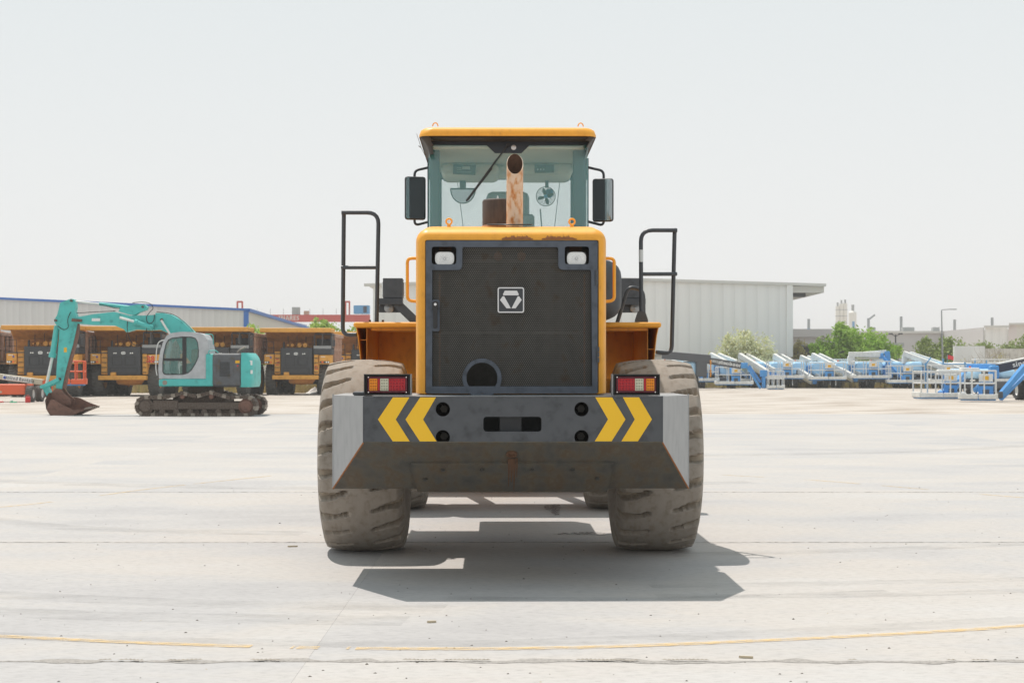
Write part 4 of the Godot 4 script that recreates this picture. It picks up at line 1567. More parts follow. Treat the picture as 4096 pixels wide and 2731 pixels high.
	s = Sh.new()
	s.rspan(Vector3(0.56, 1.80, -0.20), Vector3(0.862, 2.262, 0.35), 0.13, 5)
	part("hydraulic_tank", s, M.grey_paint, L)

func loader_front(L: Node3D) -> void:
	# lamp brackets on the front frame
	for sg in [-1.0, 1.0]:
		var br := Node3D.new()
		br.name = "headlamp_bracket"
		L.add_child(br, true)
		var x0 := 1.263 if sg < 0 else 1.39
		var x1 := 1.06 if sg < 0 else 1.14
		var s := Sh.new()
		s.rspan(Vector3(sg * x0, 2.145, -4.0), Vector3(sg * x1, 2.35, -3.80), 0.006)
		part("lamp_box", s, M.grey_paint, br)
		s = Sh.new()
		s.rspan(Vector3(sg * (x0 + 0.045), 2.076, -3.93), Vector3(sg * x1, 2.144, -3.79), 0.006)
		s.rspan(Vector3(sg * (x0 + 0.045), 2.0, -3.93), Vector3(sg * (x1 + 0.03), 2.0755, -3.88), 0.004)
		part("bracket_plate", s, M.rail_paint, br)
		s = Sh.new()
		s.lathe([Vector2(0.05, 0.0), Vector2(0.05, 0.02), Vector2(0.035, 0.03), Vector2(0.015, 0.03), Vector2(0.012, 0.045), Vector2(0.0, 0.045)], Transform3D(Basis.IDENTITY, Vector3(sg * (x0 - 0.06), 2.045, -3.86)), 20)
		part("horn", s, M.bare_steel, br)
		s = Sh.new()
		s.rspan(Vector3(sg * (x1 + 0.0), 2.17, -4.02), Vector3(sg * (x1 - 0.016), 2.32, -3.88), 0.02)
		part("lamp_lens", s, M.lamp_reflector, br)
		s = Sh.new()
		s.rspan(Vector3(sg * (x0 + 0.016), 2.17, -4.02), Vector3(sg * (x0 + 0.0), 2.32, -3.88), 0.02)
		part("lamp_lens", s, M.lamp_reflector, br)
		s = Sh.new()
		s.beam(Vector3(sg * 1.13, 2.10, -3.86), Vector3(sg * 0.86, 1.84, -3.86), 0.10, 0.09)
		part("bracket_arm", s, M.grey_paint, br)
	var s := Sh.new()
	s.rspan(Vector3(-0.86, 0.95, -4.6), Vector3(0.86, 1.75, -3.3), 0.05)
	part("front_frame", s, M.yellow_paint, L)
	s = Sh.new()
	s.rspan(Vector3(-0.45, 0.75, -2.6), Vector3(0.45, 1.30, 1.0), 0.04)
	part("rear_frame", s, M.badge_dark, L)
	for z in [0.0, -3.75]:
		s = Sh.new()
		s.cyl(Vector3(-0.95, 0.743, z), Vector3(0.95, 0.743, z), 0.13, 0.13, 16)
		s.lathe([Vector2(0.0, -0.26), Vector2(0.18, -0.2), Vector2(0.22, 0.0), Vector2(0.18, 0.2), Vector2(0.0, 0.26)], Transform3D(Basis.IDENTITY, Vector3(0, 0.75, z)), 18)
		part("axle", s, M.dull_bolt, L)
	s = Sh.new()
	s.rspan(Vector3(-0.25, 0.585, 0.6), Vector3(-0.05, 0.64, 1.0), 0.01)
	part("guard_plate", s, M.rust_brown, L)
	for sg in [-1.0, 1.0]:
		s = Sh.new()
		s.prism([Vector2(-3.7, 1.75), Vector2(-3.9, 1.85), Vector2(-4.9, 1.35), Vector2(-5.6, 0.75), Vector2(-5.6, 0.45), Vector2(-5.35, 0.45), Vector2(-4.7, 1.05), Vector2(-3.8, 1.45)], 0.0, 0.09, Transform3D(Basis(Vector3(0, 0, 1), Vector3(0, 1, 0), Vector3(-1, 0, 0)), Vector3(sg * 0.5 + 0.045, 0, 0)))
		part("lift_arm", s, M.yellow_paint, L)
	s = Sh.new()
	var prof := [[-5.55, 1.15], [-5.6, 0.75], [-5.65, 0.35], [-5.8, 0.12], [-6.1, 0.04], [-6.6, 0.02]]
	for i in prof.size() - 1:
		var p = prof[i]; var q = prof[i + 1]
		s.quad(Vector3(-1.45, q[1], q[0]), Vector3(1.45, q[1], q[0]), Vector3(1.45, p[1], p[0]), Vector3(-1.45, p[1], p[0]))
		s.quad(Vector3(1.45, q[1] + 0.02, q[0] - 0.02), Vector3(-1.45, q[1] + 0.02, q[0] - 0.02), Vector3(-1.45, p[1], p[0] - 0.02), Vector3(1.45, p[1], p[0] - 0.02))
	for sg in [-1.45, 1.42]:
		s.prism([Vector2(-5.55, 1.15), Vector2(-5.65, 0.35), Vector2(-5.8, 0.12), Vector2(-6.6, 0.02), Vector2(-6.0, 1.1)], 0.0, 0.03, Transform3D(Basis(Vector3(0, 0, 1), Vector3(0, 1, 0), Vector3(-1, 0, 0)), Vector3(sg + 0.03, 0, 0)))
	part("bucket", s, M.bucket_rust, L)

# a row of upright cladding sheets from (x0, d0) to (x1, d1) under a straight or gabled top line
func cladding(root: Node3D, p0: Vector2, p1: Vector2, low: float, tops: Callable, width: float, m: Array, out: Vector2) -> void:
	var s := Sh.new()
	s.box(Vector3(0, 0.5, 0), Vector3(1, 1, 1))
	var unit := s.mesh()
	var n := int(p0.distance_to(p1) / width)
	var dir := (p1 - p0).normalized()
	for i in n:
		var c := p0.lerp(p1, (i + 0.5) / n)
		var y: float = tops.call((i + 0.5) / n)
		var off := 0.02 if i % 2 else 0.022
		var b := Basis(Vector3(dir.x, 0, -dir.y), Vector3.UP, Vector3(out.x, 0, -out.y))
		var w := p0.distance_to(p1) / n
		copy_part("cladding_sheet", unit, m[(i * 7 + i / 3) % m.size()], root, Transform3D(b * Basis.from_scale(Vector3(w - 0.005, y - low, 0.1)), Vector3(c.x, low, -c.y) + Vector3(out.x, 0, -out.y) * off))

func slab_part(called: String, a: Vector3, b: Vector3, m: Material, root: Node3D, r := 0.0) -> MeshInstance3D:
	var s := Sh.new()
	if r > 0.0:
		s.rspan(a, b, r)
	else:
		s.span(a, b)
	return part(called, s, m, root)

func build_halls() -> void:
	# grey hall with blue trim behind the dump trucks
	var g2: StandardMaterial3D = M.sheet_grey.duplicate()
	g2.albedo_color = Color(0.715, 0.71, 0.70).linear_to_srgb()
	var A := thing("warehouse", "long grey metal-clad warehouse with blue roof trim behind the dump trucks", "warehouse", Vector3.ZERO)
	slab_part("wall_core", Vector3(-66, -0.03, -117.1), Vector3(-19.5, 5.6, -152), M.sheet_grey, A)
	cladding(A, Vector2(-66, 117), Vector2(-19.5, 117), 0.0, func(t): return lerpf(7.82, 5.7, t), 0.46, [M.sheet_grey, M.sheet_grey, g2], Vector2(0, -1))
	cladding(A, Vector2(-19.45, 117.2), Vector2(-19.45, 152), 0.0, func(t): return lerpf(5.7, 5.25, t), 1.2, [M.sheet_beige, M.sheet_beige], Vector2(1, 0))
	var s := Sh.new()
	s.beam(Vector3(-66, 7.87, -116.9), Vector3(-19.3, 5.74, -116.9), 0.3, 0.16)
	part("roof_trim", s, M.trim_blue, A)
	s = Sh.new()
	s.beam(Vector3(-19.3, 5.72, -116.9), Vector3(-19.3, 5.27, -152), 0.28, 0.22)
	part("roof_trim", s, M.trim_blue, A)
	slab_part("corner_post", Vector3(-19.62, 0, -116.85), Vector3(-19.28, 5.65, -117.1), M.trim_blue, A)
	s = Sh.new()
	s.quad(Vector3(-66, 7.95, -117), Vector3(-19.3, 5.82, -117), Vector3(-19.3, 5.36, -152), Vector3(-66, 7.95, -152))
	part("roof", s, M.sheet_grey, A)
	# white hall behind the loader
	var w2: StandardMaterial3D = M.sheet_white.duplicate()
	w2.albedo_color = Color(0.845, 0.83, 0.80).linear_to_srgb()
	var B := thing("warehouse", "big pale windowless warehouse with shallow gable behind the wheel loader", "warehouse")
	var top := func(t): return 8.70 - absf(t - 0.5) * 1.0
	slab_part("wall_core", Vector3(-11.2, 2.6, -130.1), Vector3(22.6, 8.1, -175), M.sheet_white, B)
	cladding(B, Vector2(-11.3, 130), Vector2(22.7, 130), 2.57, top, 0.9, [M.sheet_white, w2, M.sheet_white], Vector2(0, -1))
	slab_part("plinth", Vector3(-11.3, -0.03, -130.2), Vector3(22.5, 2.55, -174), M.old_wall, B)
	s = Sh.new()
	s.beam(Vector3(-12.0, 8.22, -129.9), Vector3(5.7, 8.80, -129.9), 0.5, 0.22)
	s.beam(Vector3(5.7, 8.80, -129.9), Vector3(25.5, 8.22, -129.9), 0.5, 0.22)
	part("roof_edge", s, M.trim_pale, B)
	s = Sh.new()
	s.quad(Vector3(-12.0, 8.32, -129.8), Vector3(5.7, 8.9, -129.8), Vector3(5.7, 8.9, -176), Vector3(-12.0, 8.32, -176))
	s.quad(Vector3(5.7, 8.9, -129.8), Vector3(25.5, 8.3, -129.8), Vector3(25.5, 8.3, -176), Vector3(5.7, 8.9, -176))
	part("roof", s, M.sheet_white, B)
	slab_part("canopy", Vector3(22.8, 7.62, -130.1), Vector3(25.4, 8.15, -150), M.trim_pale, B)
	slab_part("canopy_beam", Vector3(22.8, 7.3, -130.6), Vector3(24.0, 7.6, -131.2), M.hall_dark, B)
	slab_part("corner_post", Vector3(22.3, 2.4, -129.7), Vector3(22.8, 8.2, -130.2), M.sheet_white, B)
	# low grey factory far behind and its pale extension
	var C := thing("factory_hall", "low grey factory hall with pale roof edge behind the green tree", "factory")
	slab_part("wall", Vector3(33.0, -0.03, -220), Vector3(59.0, 6.3, -250), M.sheet_mid, C)
	slab_part("roof_edge", Vector3(32.8, 6.3, -219.6), Vector3(59.3, 6.62, -250), M.trim_pale, C)
	for x in [49.6, 54.3, 58.5]:
		slab_part("roof_vent", Vector3(x, 6.62, -222), Vector3(x + (1.6 if x == 54.3 else 0.9), 7.2, -223), M.crane_grey, C)
	slab_part("window", Vector3(55.0, 3.1, -219.9), Vector3(55.6, 3.6, -220), M.hall_dark, C)
	var D := thing("factory_hall", "long beige and blush clad factory wing at the right of the lamp post", "factory")
	s = Sh.new()
	s.prism([Vector2(59.4, 220), Vector2(67.0, 200), Vector2(84, 200), Vector2(84, 232), Vector2(59.4, 232)], -0.03, 6.55, Transform3D(Basis(Vector3(1, 0, 0), Vector3(0, 0, -1), Vector3(0, 1, 0)), Vector3.ZERO))
	part("wall_core", s, M.sheet_beige, D)
	cladding(D, Vector2(59.4, 220), Vector2(59.0, 199.9), 0.0, func(t): return 6.6, 2.0, [M.sheet_mid], Vector2(-1, 0))
	cladding(D, Vector2(59.4, 219.6), Vector2(59.2, 200.4), 0.0, func(t): return 6.6, 3.0, [M.sheet_white], Vector2(-1, 0))
	cladding(D, Vector2(59.2, 200), Vector2(62.0, 200), 0.0, func(t): return 6.6, 0.9, [M.sheet_white], Vector2(0, -1))
	cladding(D, Vector2(62.0, 199.5), Vector2(84, 183), 0.0, func(t): return 6.9, 1.0, [M.sheet_blush, M.sheet_beige, M.sheet_blush], Vector2(-0.6, -0.8))
	s = Sh.new()
	s.beam(Vector3(59.0, 6.7, -199.8), Vector3(62.0, 6.7, -199.2), 0.4, 0.25)
	s.beam(Vector3(62.0, 7.0, -199.2), Vector3(84, 7.0, -182.6), 0.4, 0.25)
	part("roof_edge", s, M.trim_pale, D)
	slab_part("doorway", Vector3(60.2, 2.9, -199.85), Vector3(60.6, 3.9, -199.6), M.hall_dark, D)
	# small sheds between the trees
	var E := thing("shed", "dark slate cabin between the pale bush and the green tree", "shed", Vector3.ZERO)
	slab_part("wall", Vector3(24.6, -0.03, -135), Vector3(30.0, 3.25, -140), M.hall_dark, E)
	slab_part("roof", Vector3(24.45, 3.25, -134.8), Vector3(30.2, 3.42, -140.2), M.shed_grey, E)
	slab_part("door", Vector3(25.6, 0, -134.97), Vector3(26.6, 2.0, -135), M.shed_grey, E)
	var F := thing("shed", "mid-grey flat roofed shed right of the green tree", "shed", Vector3.ZERO)
	slab_part("wall", Vector3(31.0, -0.03, -150), Vector3(36.3, 3.45, -156), M.shed_grey, F)
	slab_part("roof", Vector3(30.7, 3.45, -149.6), Vector3(36.7, 3.85, -156.4), M.crane_grey, F)
	for x in [32.3, 34.2]:
		slab_part("wall_joint", Vector3(x, 0, -149.96), Vector3(x + 0.06, 3.4, -150), M.hall_dark, F)
	var G := thing("low_building", "grey low building glimpsed beside the big pale warehouse", "building", Vector3.ZERO)
	slab_part("wall", Vector3(27.5, -0.03, -160), Vector3(32, 4.6, -170), M.sheet_mid, G)
	slab_part("parapet", Vector3(27.3, 4.6, -159.6), Vector3(32, 5.4, -170), M.sheet_mid, G)
	slab_part("white_base", Vector3(27.5, 0.6, -159.9), Vector3(31, 2.5, -160), M.sheet_white, G)
	# old plastered wall behind the bare bushes
	var W := thing("boundary_wall", "weathered pale plaster wall behind the bare bushes", "wall")
	slab_part("wall_panel", Vector3(34.6, -0.03, -125), Vector3(37.0, 3.2, -125.4), M.sheet_white, W)
	slab_part("wall_panel", Vector3(37.02, -0.03, -125.05), Vector3(50, 3.0, -125.4), M.old_wall, W)
	# silos
	var S := thing("silo_group", "cream cement silos with blue stripe far beyond the factory roof", "silo")
	for q in [[81.9, 0.52, 17.2], [82.85, 0.52, 17.8], [83.8, 0.52, 17.9]]:
		s = Sh.new()
		s.cyl(Vector3(q[0], -0.03, -402), Vector3(q[0], q[2], -402), q[1], q[1], 18)
		var t := part("silo_tube", s, M.silo_cream, S)
		s = Sh.new()
		for y in [13.0, 14.6, 16.2]:
			s.cyl(Vector3(q[0], y, -402), Vector3(q[0], y + 0.12, -402), q[1] + 0.06, q[1] + 0.06, 18)
		part("band", s, M.crane_grey, t)
		slab_part("filter", Vector3(q[0] - 0.2, q[2], -402.2), Vector3(q[0] + 0.2, q[2] + 0.9, -401.8), M.crane_grey, S)
	s = Sh.new()
	s.cyl(Vector3(85.0, -0.03, -399), Vector3(85.0, 15.4, -399), 1.0, 1.0, 22)
	s.cyl(Vector3(85.0, 15.4, -399), Vector3(85.0, 15.9, -399), 1.0, 0.5, 22)
	part("silo_tube", s, M.silo_cream, S)
	slab_part("stripe", Vector3(84.75, 9.0, -397.9), Vector3(85.3, 13.2, -398.05), M.crane_blue, S)
	slab_part("filter", Vector3(84.8, 15.9, -399.4), Vector3(85.4, 17.4, -398.8), M.crane_grey, S)
	# flues standing on the factory roofs
	var flues := [[42.7, 230.0, 8.6, "slim grey flue with blue foot rising right beside the pale warehouse", true], [51.3, 230.0, 8.7, "flue with bent cowl rising over the green tree", false], [56.0, 230.0, 8.95, "tall straight grey flue in the middle of the factory roof", false], [63.7, 230.0, 8.5, "grey flue standing just right of the lamp post", false], [69.1, 230.0, 8.8, "thin grey flue above the blush coloured wing", false]]
	for f in flues:
		var o := thing("roof_flue", f[3], "flue", Vector3(f[0], 0, -f[1]), 0.0, "flues on the factory roofs")
		s = Sh.new()
		s.cyl(Vector3(0, 0, 0), Vector3(0, f[2], 0), 0.2, 0.2, 12)
		if f[2] == 8.7:
			s.cyl(Vector3(0, f[2] - 0.2, 0), Vector3(0.9, f[2] + 0.5, 0), 0.16, 0.16, 10)
		part("stack", s, M.pole_grey, o)
		s = Sh.new()
		s.cyl(Vector3(0, 5.9, 0), Vector3(0, 7.2 if f[4] else 6.75, 0), 0.24, 0.24, 12)
		part("foot", s, M.crane_blue if f[4] else M.crane_grey, o)
	# lamp posts
	var lp := thing("lamp_post", "tall grey street lamp with one long arm", "lamp post", Vector3(37.75, -0.03, -140))
	s = Sh.new()
	s.cyl(Vector3.ZERO, Vector3(-0.12, 6.6, 0), 0.10, 0.05, 12)
	part("post", s, M.pole_grey, lp)
	s = Sh.new()
	s.tube([Vector3(-0.12, 6.55, 0), Vector3(-0.05, 6.62, 0), Vector3(0.55, 6.66, 0)], 0.035, 8)
	part("arm", s, M.pole_grey, lp)
	s = Sh.new()
	s.rbox(Vector3(0.85, 6.66, 0), Vector3(0.7, 0.09, 0.25), 0.04)
	part("lamp_head", s, M.crane_grey, lp)
	lp = thing("lamp_post", "short twin-headed yard lamp behind the flat roofed shed", "lamp post", Vector3(37.2, -0.03, -155))
	s = Sh.new()
	s.cyl(Vector3.ZERO, Vector3(0, 4.75, 0), 0.08, 0.07, 10)
	part("post", s, M.hall_dark, lp)
	for x in [-0.4, 0.4]:
		s = Sh.new()
		s.beam(Vector3(0, 4.6, 0), Vector3(x, 4.8, 0), 0.06, 0.06)
		s.rbox(Vector3(x * 1.2, 4.85, 0), Vector3(0.4, 0.14, 0.25), 0.04)
		part("lamp_head", s, M.hall_dark, lp)
	# gantry crane beyond the trucks
	var K := thing("gantry_crane", "red gantry crane girder with white lettering and blue trolley cabin", "crane")
	slab_part("girder", Vector3(-42, 8.18, -230), Vector3(-20.5, 9.2, -231), M.crane_red, K)
	letters("lettering", "INARES", 0.62, M.trim_pale, K, Transform3D(Basis.IDENTITY, Vector3(-32.1, 8.72, -229.99)))
	for x in [-39.6, -38.9, -24.0, -23.45]:
		s = Sh.new()
		s.beam(Vector3(x, 9.2, -230.5), Vector3(x, 11.15, -230.5), 0.22, 0.22)
		part("cable_post", s, M.crane_red, K)
	for x in [-39.25, -23.7]:
		slab_part("post_head", Vector3(x - 0.4, 10.95, -230.6), Vector3(x + 0.35, 11.2, -230.4), M.crane_red, K)
	slab_part("trolley_cabin", Vector3(-22.8, 9.35, -230), Vector3(-20.6, 10.55, -232), M.crane_blue, K)
	slab_part("trolley_door", Vector3(-21.4, 9.5, -229.9), Vector3(-20.9, 10.4, -230), M.navy, K)
	slab_part("motor_box", Vector3(-31.7, 9.2, -230.2), Vector3(-30.6, 10.3, -231), M.crane_grey, K)
	slab_part("motor_box", Vector3(-30.0, 9.2, -230.2), Vector3(-29.3, 9.75, -231), M.body_dusty, K)
	for x in [-41.5, -20.9]:
		s = Sh.new()
		s.beam(Vector3(x, -0.03, -228), Vector3(x, 8.2, -230.3), 0.5, 0.5)
		s.beam(Vector3(x, -0.03, -233), Vector3(x, 8.2, -230.7), 0.5, 0.5)
		part("leg", s, M.crane_red, K)
	for i in 11:
		s = Sh.new()
		s.cyl(Vector3(-40.5 + i * 1.9, 9.2, -230.1), Vector3(-40.5 + i * 1.9, 10.1, -230.1), 0.03, 0.03, 6)
		part("rail_post", s, M.crane_grey, K)

# ---------------------------------------------------------------- plants
func crown(root: Node3D, m: Material, lumps: Array, leaves: int, size: float, seed_: int, long := 1.6, spread := 0.16) -> void:
	rng.seed = seed_
	var s := Sh.new()
	s.tinted = true
	var total := 0.0
	for l in lumps:
		total += l[3] * l[3]
	for l in lumps:
		var n := int(leaves * l[3] * l[3] / total)
		var twigs := maxi(4, n / 16)
		for t in twigs:
			var d := Vector3(rng.randfn(), rng.randfn() * 0.9, rng.randfn()).normalized()
			var c := Vector3(l[0], l[1], l[2]) + d * Vector3(l[3], l[3] * l[4], l[3]) * pow(rng.randf(), 0.42)
			var tone := rng.randf_range(0.72, 1.18)
			for k in 16:
				var p = c + Vector3(rng.randfn(), rng.randfn(), rng.randfn()) * spread * l[3]
				var a := Vector3(rng.randfn(), rng.randfn() + 0.4, rng.randfn()).normalized()
				var b := a.cross(Vector3(rng.randfn(), rng.randfn(), rng.randfn())).normalized()
				var z := size * rng.randf_range(0.6, 1.3)
				var v := tone * rng.randf_range(0.85, 1.15)
				s.tint = Color(v * rng.randf_range(0.95, 1.08), v, v * rng.randf_range(0.8, 1.05))
				s.quad(p - a * z * long * 0.5, p + b * z * 0.5, p + a * z * long * 0.5, p - b * z * 0.5)
	part("crown", s, m, root)

func trunk(root: Node3D, h: float, r: float, limbs: Array, m: Material) -> void:
	var s := Sh.new()
	s.tube([Vector3(0, -0.05, 0), Vector3(0.05, h * 0.5, 0.03), Vector3(0, h, 0)], r, 8)
	for l in limbs:
		var e := Vector3(l[0], l[1], l[2])
		s.cyl(Vector3(0, h * 0.55, 0), e * 0.55 + Vector3(0, h * 0.35, 0), r * 0.7, r * 0.45, 7)
		s.cyl(e * 0.55 + Vector3(0, h * 0.35, 0), e, r * 0.45, r * 0.12, 6)
	part("trunk", s, m, root)

func build_far_plants() -> void:
	var o := thing("flowering_bush", "tall silvery sage-green bush in front of the pale warehouse", "bush", Vector3(18.0, -0.03, -125))
	trunk(o, 1.5, 0.09, [[-1.6, 3.0, 0], [0.4, 3.8, 0.3], [1.7, 2.9, 0.2], [-0.6, 3.2, -0.6]], M.bark)
	crown(o, M.leaf_sage, [[-0.2, 2.9, 0, 1.55, 1.0], [1.4, 2.7, 0, 1.3, 1.0], [-1.7, 2.0, 0, 1.15, 0.95], [2.4, 1.9, 0.2, 0.9, 0.9], [-2.6, 1.5, 0.2, 0.8, 0.9], [0.4, 3.8, 0, 0.75, 1.1], [0.8, 1.6, 0.5, 1.6, 0.8], [-0.9, 3.6, 0, 0.6, 1.2]], 8600, 0.13, 41)
	o = thing("green_tree", "spreading feathery bright green tree beside the dark slate cabin", "tree", Vector3(27.2, -0.03, -128))
	trunk(o, 2.2, 0.13, [[-1.8, 3.4, 0], [1.9, 3.6, 0.3], [0.2, 4.3, -0.4], [2.8, 2.8, 0.4], [-2.4, 2.6, 0.3]], M.bark)
	crown(o, M.leaf_green, [[-0.4, 3.9, 0, 1.3, 0.75], [1.5, 3.4, 0, 1.4, 0.7], [-1.9, 3.0, 0, 1.2, 0.75], [2.9, 2.9, 0.3, 1.0, 0.65], [0.6, 2.5, 0.6, 1.4, 0.7], [-0.9, 4.6, 0, 0.7, 0.7], [1.4, 1.9, 0.5, 1.0, 0.7], [3.6, 3.1, 0.2, 0.5, 0.5], [-2.9, 3.2, 0.0, 0.5, 0.5]], 6400, 0.15, 42, 2.2)
	o = thing("dense_tree", "dense dark green tree behind the lamp post", "tree", Vector3(40.2, -0.03, -150))
	trunk(o, 2.0, 0.14, [[-1.2, 3.2, 0], [1.2, 3.2, 0]], M.bark)
	crown(o, M.leaf_dark, [[-1.1, 3.0, 0, 1.3, 0.95], [0.9, 2.9, 0, 1.4, 0.9], [2.2, 2.2, 0, 1.0, 0.9], [-0.4, 1.7, 0.4, 1.6, 0.8], [0.5, 3.9, 0, 0.7, 0.8], [-1.6, 3.9, 0, 0.6, 0.9]], 5200, 0.17, 43)
	o = thing("dense_tree", "low olive tree crown showing above the plaster wall", "tree", Vector3(46.6, -0.03, -158))
	trunk(o, 2.0, 0.12, [[-1.0, 3.0, 0], [1.0, 3.0, 0]], M.bark)
	crown(o, M.leaf_dark, [[0, 3.1, 0, 1.2, 0.7], [-1.5, 2.6, 0, 1.0, 0.7], [1.5, 2.6, 0, 1.1, 0.7]], 3000, 0.16, 44)
	o = thing("dense_tree", "round green tree at the far end of the plaster wall", "tree", Vector3(51.3, -0.03, -160))
	trunk(o, 2.0, 0.12, [[-1.0, 3.4, 0], [1.0, 3.4, 0]], M.bark)
	crown(o, M.leaf_dark, [[-1.2, 3.4, 0, 1.1, 0.8], [0.8, 3.9, 0, 1.3, 0.8], [2.4, 3.0, 0, 1.2, 0.8]], 3000, 0.16, 45)
	# fan palms
	for q in [[34.9, "fan palm left of the dense dark tree and right of the flat roofed shed", 61], [37.4, "fan palm standing close against the dense dark tree", 62]]:
		o = thing("fan_palm", q[1], "palm", Vector3(q[0], -0.03, -141), 0.0, "fan palms")
		var s := Sh.new()
		s.cyl(Vector3.ZERO, Vector3(0, 1.7, 0), 0.2, 0.16, 10)
		part("trunk", s, M.bark, o)
		rng.seed = q[2]
		s = Sh.new()
		s.tinted = true
		for i in 46:
			var a := rng.randf() * TAU
			var el := rng.randf_range(-0.6, 1.35)
			var d := Vector3(cos(a) * cos(el), sin(el), sin(a) * cos(el))
			var tip := Vector3(0, 1.8, 0) + d * rng.randf_range(0.75, 1.1) - Vector3(0, 0.12, 0)
			var side := d.cross(Vector3.UP).normalized()
			var v := rng.randf_range(0.75, 1.25)
			s.tint = Color(v, v, v)
			var stem := Vector3(0, 1.75, 0) + d * 0.35
			for k in 7:
				var f := (k - 3) / 3.0
				var e := stem + (tip - stem).rotated(d.cross(side).normalized(), f * 0.75) * (1.0 - 0.15 * absf(f))
				s.tri(stem, stem + side * 0.03, e)
		part("crown", s, M.leaf_palm, o)
	# trees behind the dump trucks
	for q in [[-14.6, 121.0, 1.0, "airy light green tree behind the rearmost dump truck", 71], [-12.2, 123.0, 0.9, "light green tree beside the fender of the wheel loader", 72], [-18.6, 113.0, 0.85, "small green tree against the end wall of the blue trimmed warehouse", 73], [-16.9, 112.0, 0.7, "young green shrub between the two right-hand dump trucks", 74]]:
		o = thing("light_tree", q[3], "tree", Vector3(q[0], -0.03, -q[1]))
		var k: float = q[2]
		trunk(o, 2.2 * k, 0.09, [[-0.8 * k, 3.6 * k, 0], [0.8 * k, 3.8 * k, 0]], M.bark)
		crown(o, M.leaf_far, [[-0.7 * k, 3.7 * k, 0, 1.1 * k, 0.9], [0.9 * k, 3.9 * k, 0, 1.1 * k, 0.9], [0.1, 4.7 * k, 0, 0.8 * k, 0.8], [1.6 * k, 3.0 * k, 0, 0.9 * k, 0.8], [-1.5 * k, 2.8 * k, 0, 0.9 * k, 0.9]], 2600, 0.15, q[4], 2.0)
	o = thing("light_tree", "thin yellow-green tree beside the dark slate cabin", "tree", Vector3(23.6, -0.03, -131.5))
	trunk(o, 2.0, 0.06, [[-0.5, 3.2, 0], [0.5, 3.3, 0]], M.bark)
	crown(o, M.leaf_dry, [[0, 3.0, 0, 0.7, 1.1], [0.3, 2.1, 0, 0.7, 1.0], [-0.4, 2.4, 0, 0.5, 1.0]], 900, 0.12, 75, 2.0)
	# bare bushes
	for q in [[36.6, 120.5, 2.9, "bare leafless bush at the left end of the plaster wall", 81], [39.0, 119.5, 2.6, "leggy bare bush in the middle of the plaster wall", 82], [41.6, 120.0, 3.0, "dense bare bush near the navy boom tip", 83], [34.9, 121.0, 2.0, "small bare bush behind the blue posts", 84]]:
		o = thing("bare_bush", q[3], "bush", Vector3(q[0], -0.03, -q[1]), 0.0, "bare bushes along the plaster wall")
		rng.seed = q[4]
		var s := Sh.new()
		for i in 34:
			var a := rng.randf() * TAU
			var lean := rng.randf_range(0.1, 0.75)
			var p := Vector3.ZERO
			var d := Vector3(cos(a) * lean, 1.0, sin(a) * lean).normalized()
			var r := 0.03
			for k in 5:
				var e: Vector3 = p + d * q[2] * rng.randf_range(0.16, 0.26)
				s.cyl(p, e, r, r * 0.7, 4, false)
				var e2 := e + (d + Vector3(rng.randfn(), rng.randf(), rng.randfn()) * 0.6).normalized() * 0.5
				s.cyl(e, e2, r * 0.5, 0.004, 4, false)
				p = e
				r *= 0.72
				d = (d + Vector3(rng.randfn(), 0.4, rng.randfn()) * 0.3).normalized()
		part("branches", s, M.dry_twig, o)
		crown(o, M.leaf_dry, [[0, q[2] * 0.55, 0, 1.1, 0.9]], 260, 0.08, q[4] + 5)
	# dry grass strips
	for q in [["grass", -40.0, -8.0, 97.0, 0.55, 5200, 91, "dry yellow grass strip behind the dump trucks"], ["grass", 10.0, 36.0, 123.5, 0.38, 3600, 92, "dry grass strip behind the row of blue lifts"]]:
		rng.seed = q[6]
		var s := Sh.new()
		s.tinted = true
		for i in q[5]:
			var x := rng.randf_range(q[1], q[2])
			var p := Vector3(x, -0.03, -q[3] + rng.randfn() * 0.8)
			var h: float = q[4] * rng.randf_range(0.4, 1.6)
			var v := rng.randf_range(0.7, 1.3)
			s.tint = Color(v, v * rng.randf_range(0.9, 1.15), v)
			var w := 0.05
			s.tri(p - Vector3(w, 0, 0), p + Vector3(w, 0, 0), p + Vector3(rng.randfn() * 0.12, h, rng.randfn() * 0.1))
		var g := part(q[0], s, M.grass_dry, self)
		g.name = numbered("grass")
		g.set_meta("kind", "stuff")
		tag(g, q[7], "grass")

func pv(list: Array) -> Array:
	# side-view drawing units of 1/286 m; x from the middle of the tracks, y up from the ground
	var out := []
	for q in list:
		out.append(Vector2((q[0] - 1680.0) / 286.0, (1105.0 - q[1]) / 286.0))
	return out

func p3(x: float, y: float, z: float) -> Vector3:
	return Vector3((x - 1680.0) / 286.0, (1105.0 - y) / 286.0, z)

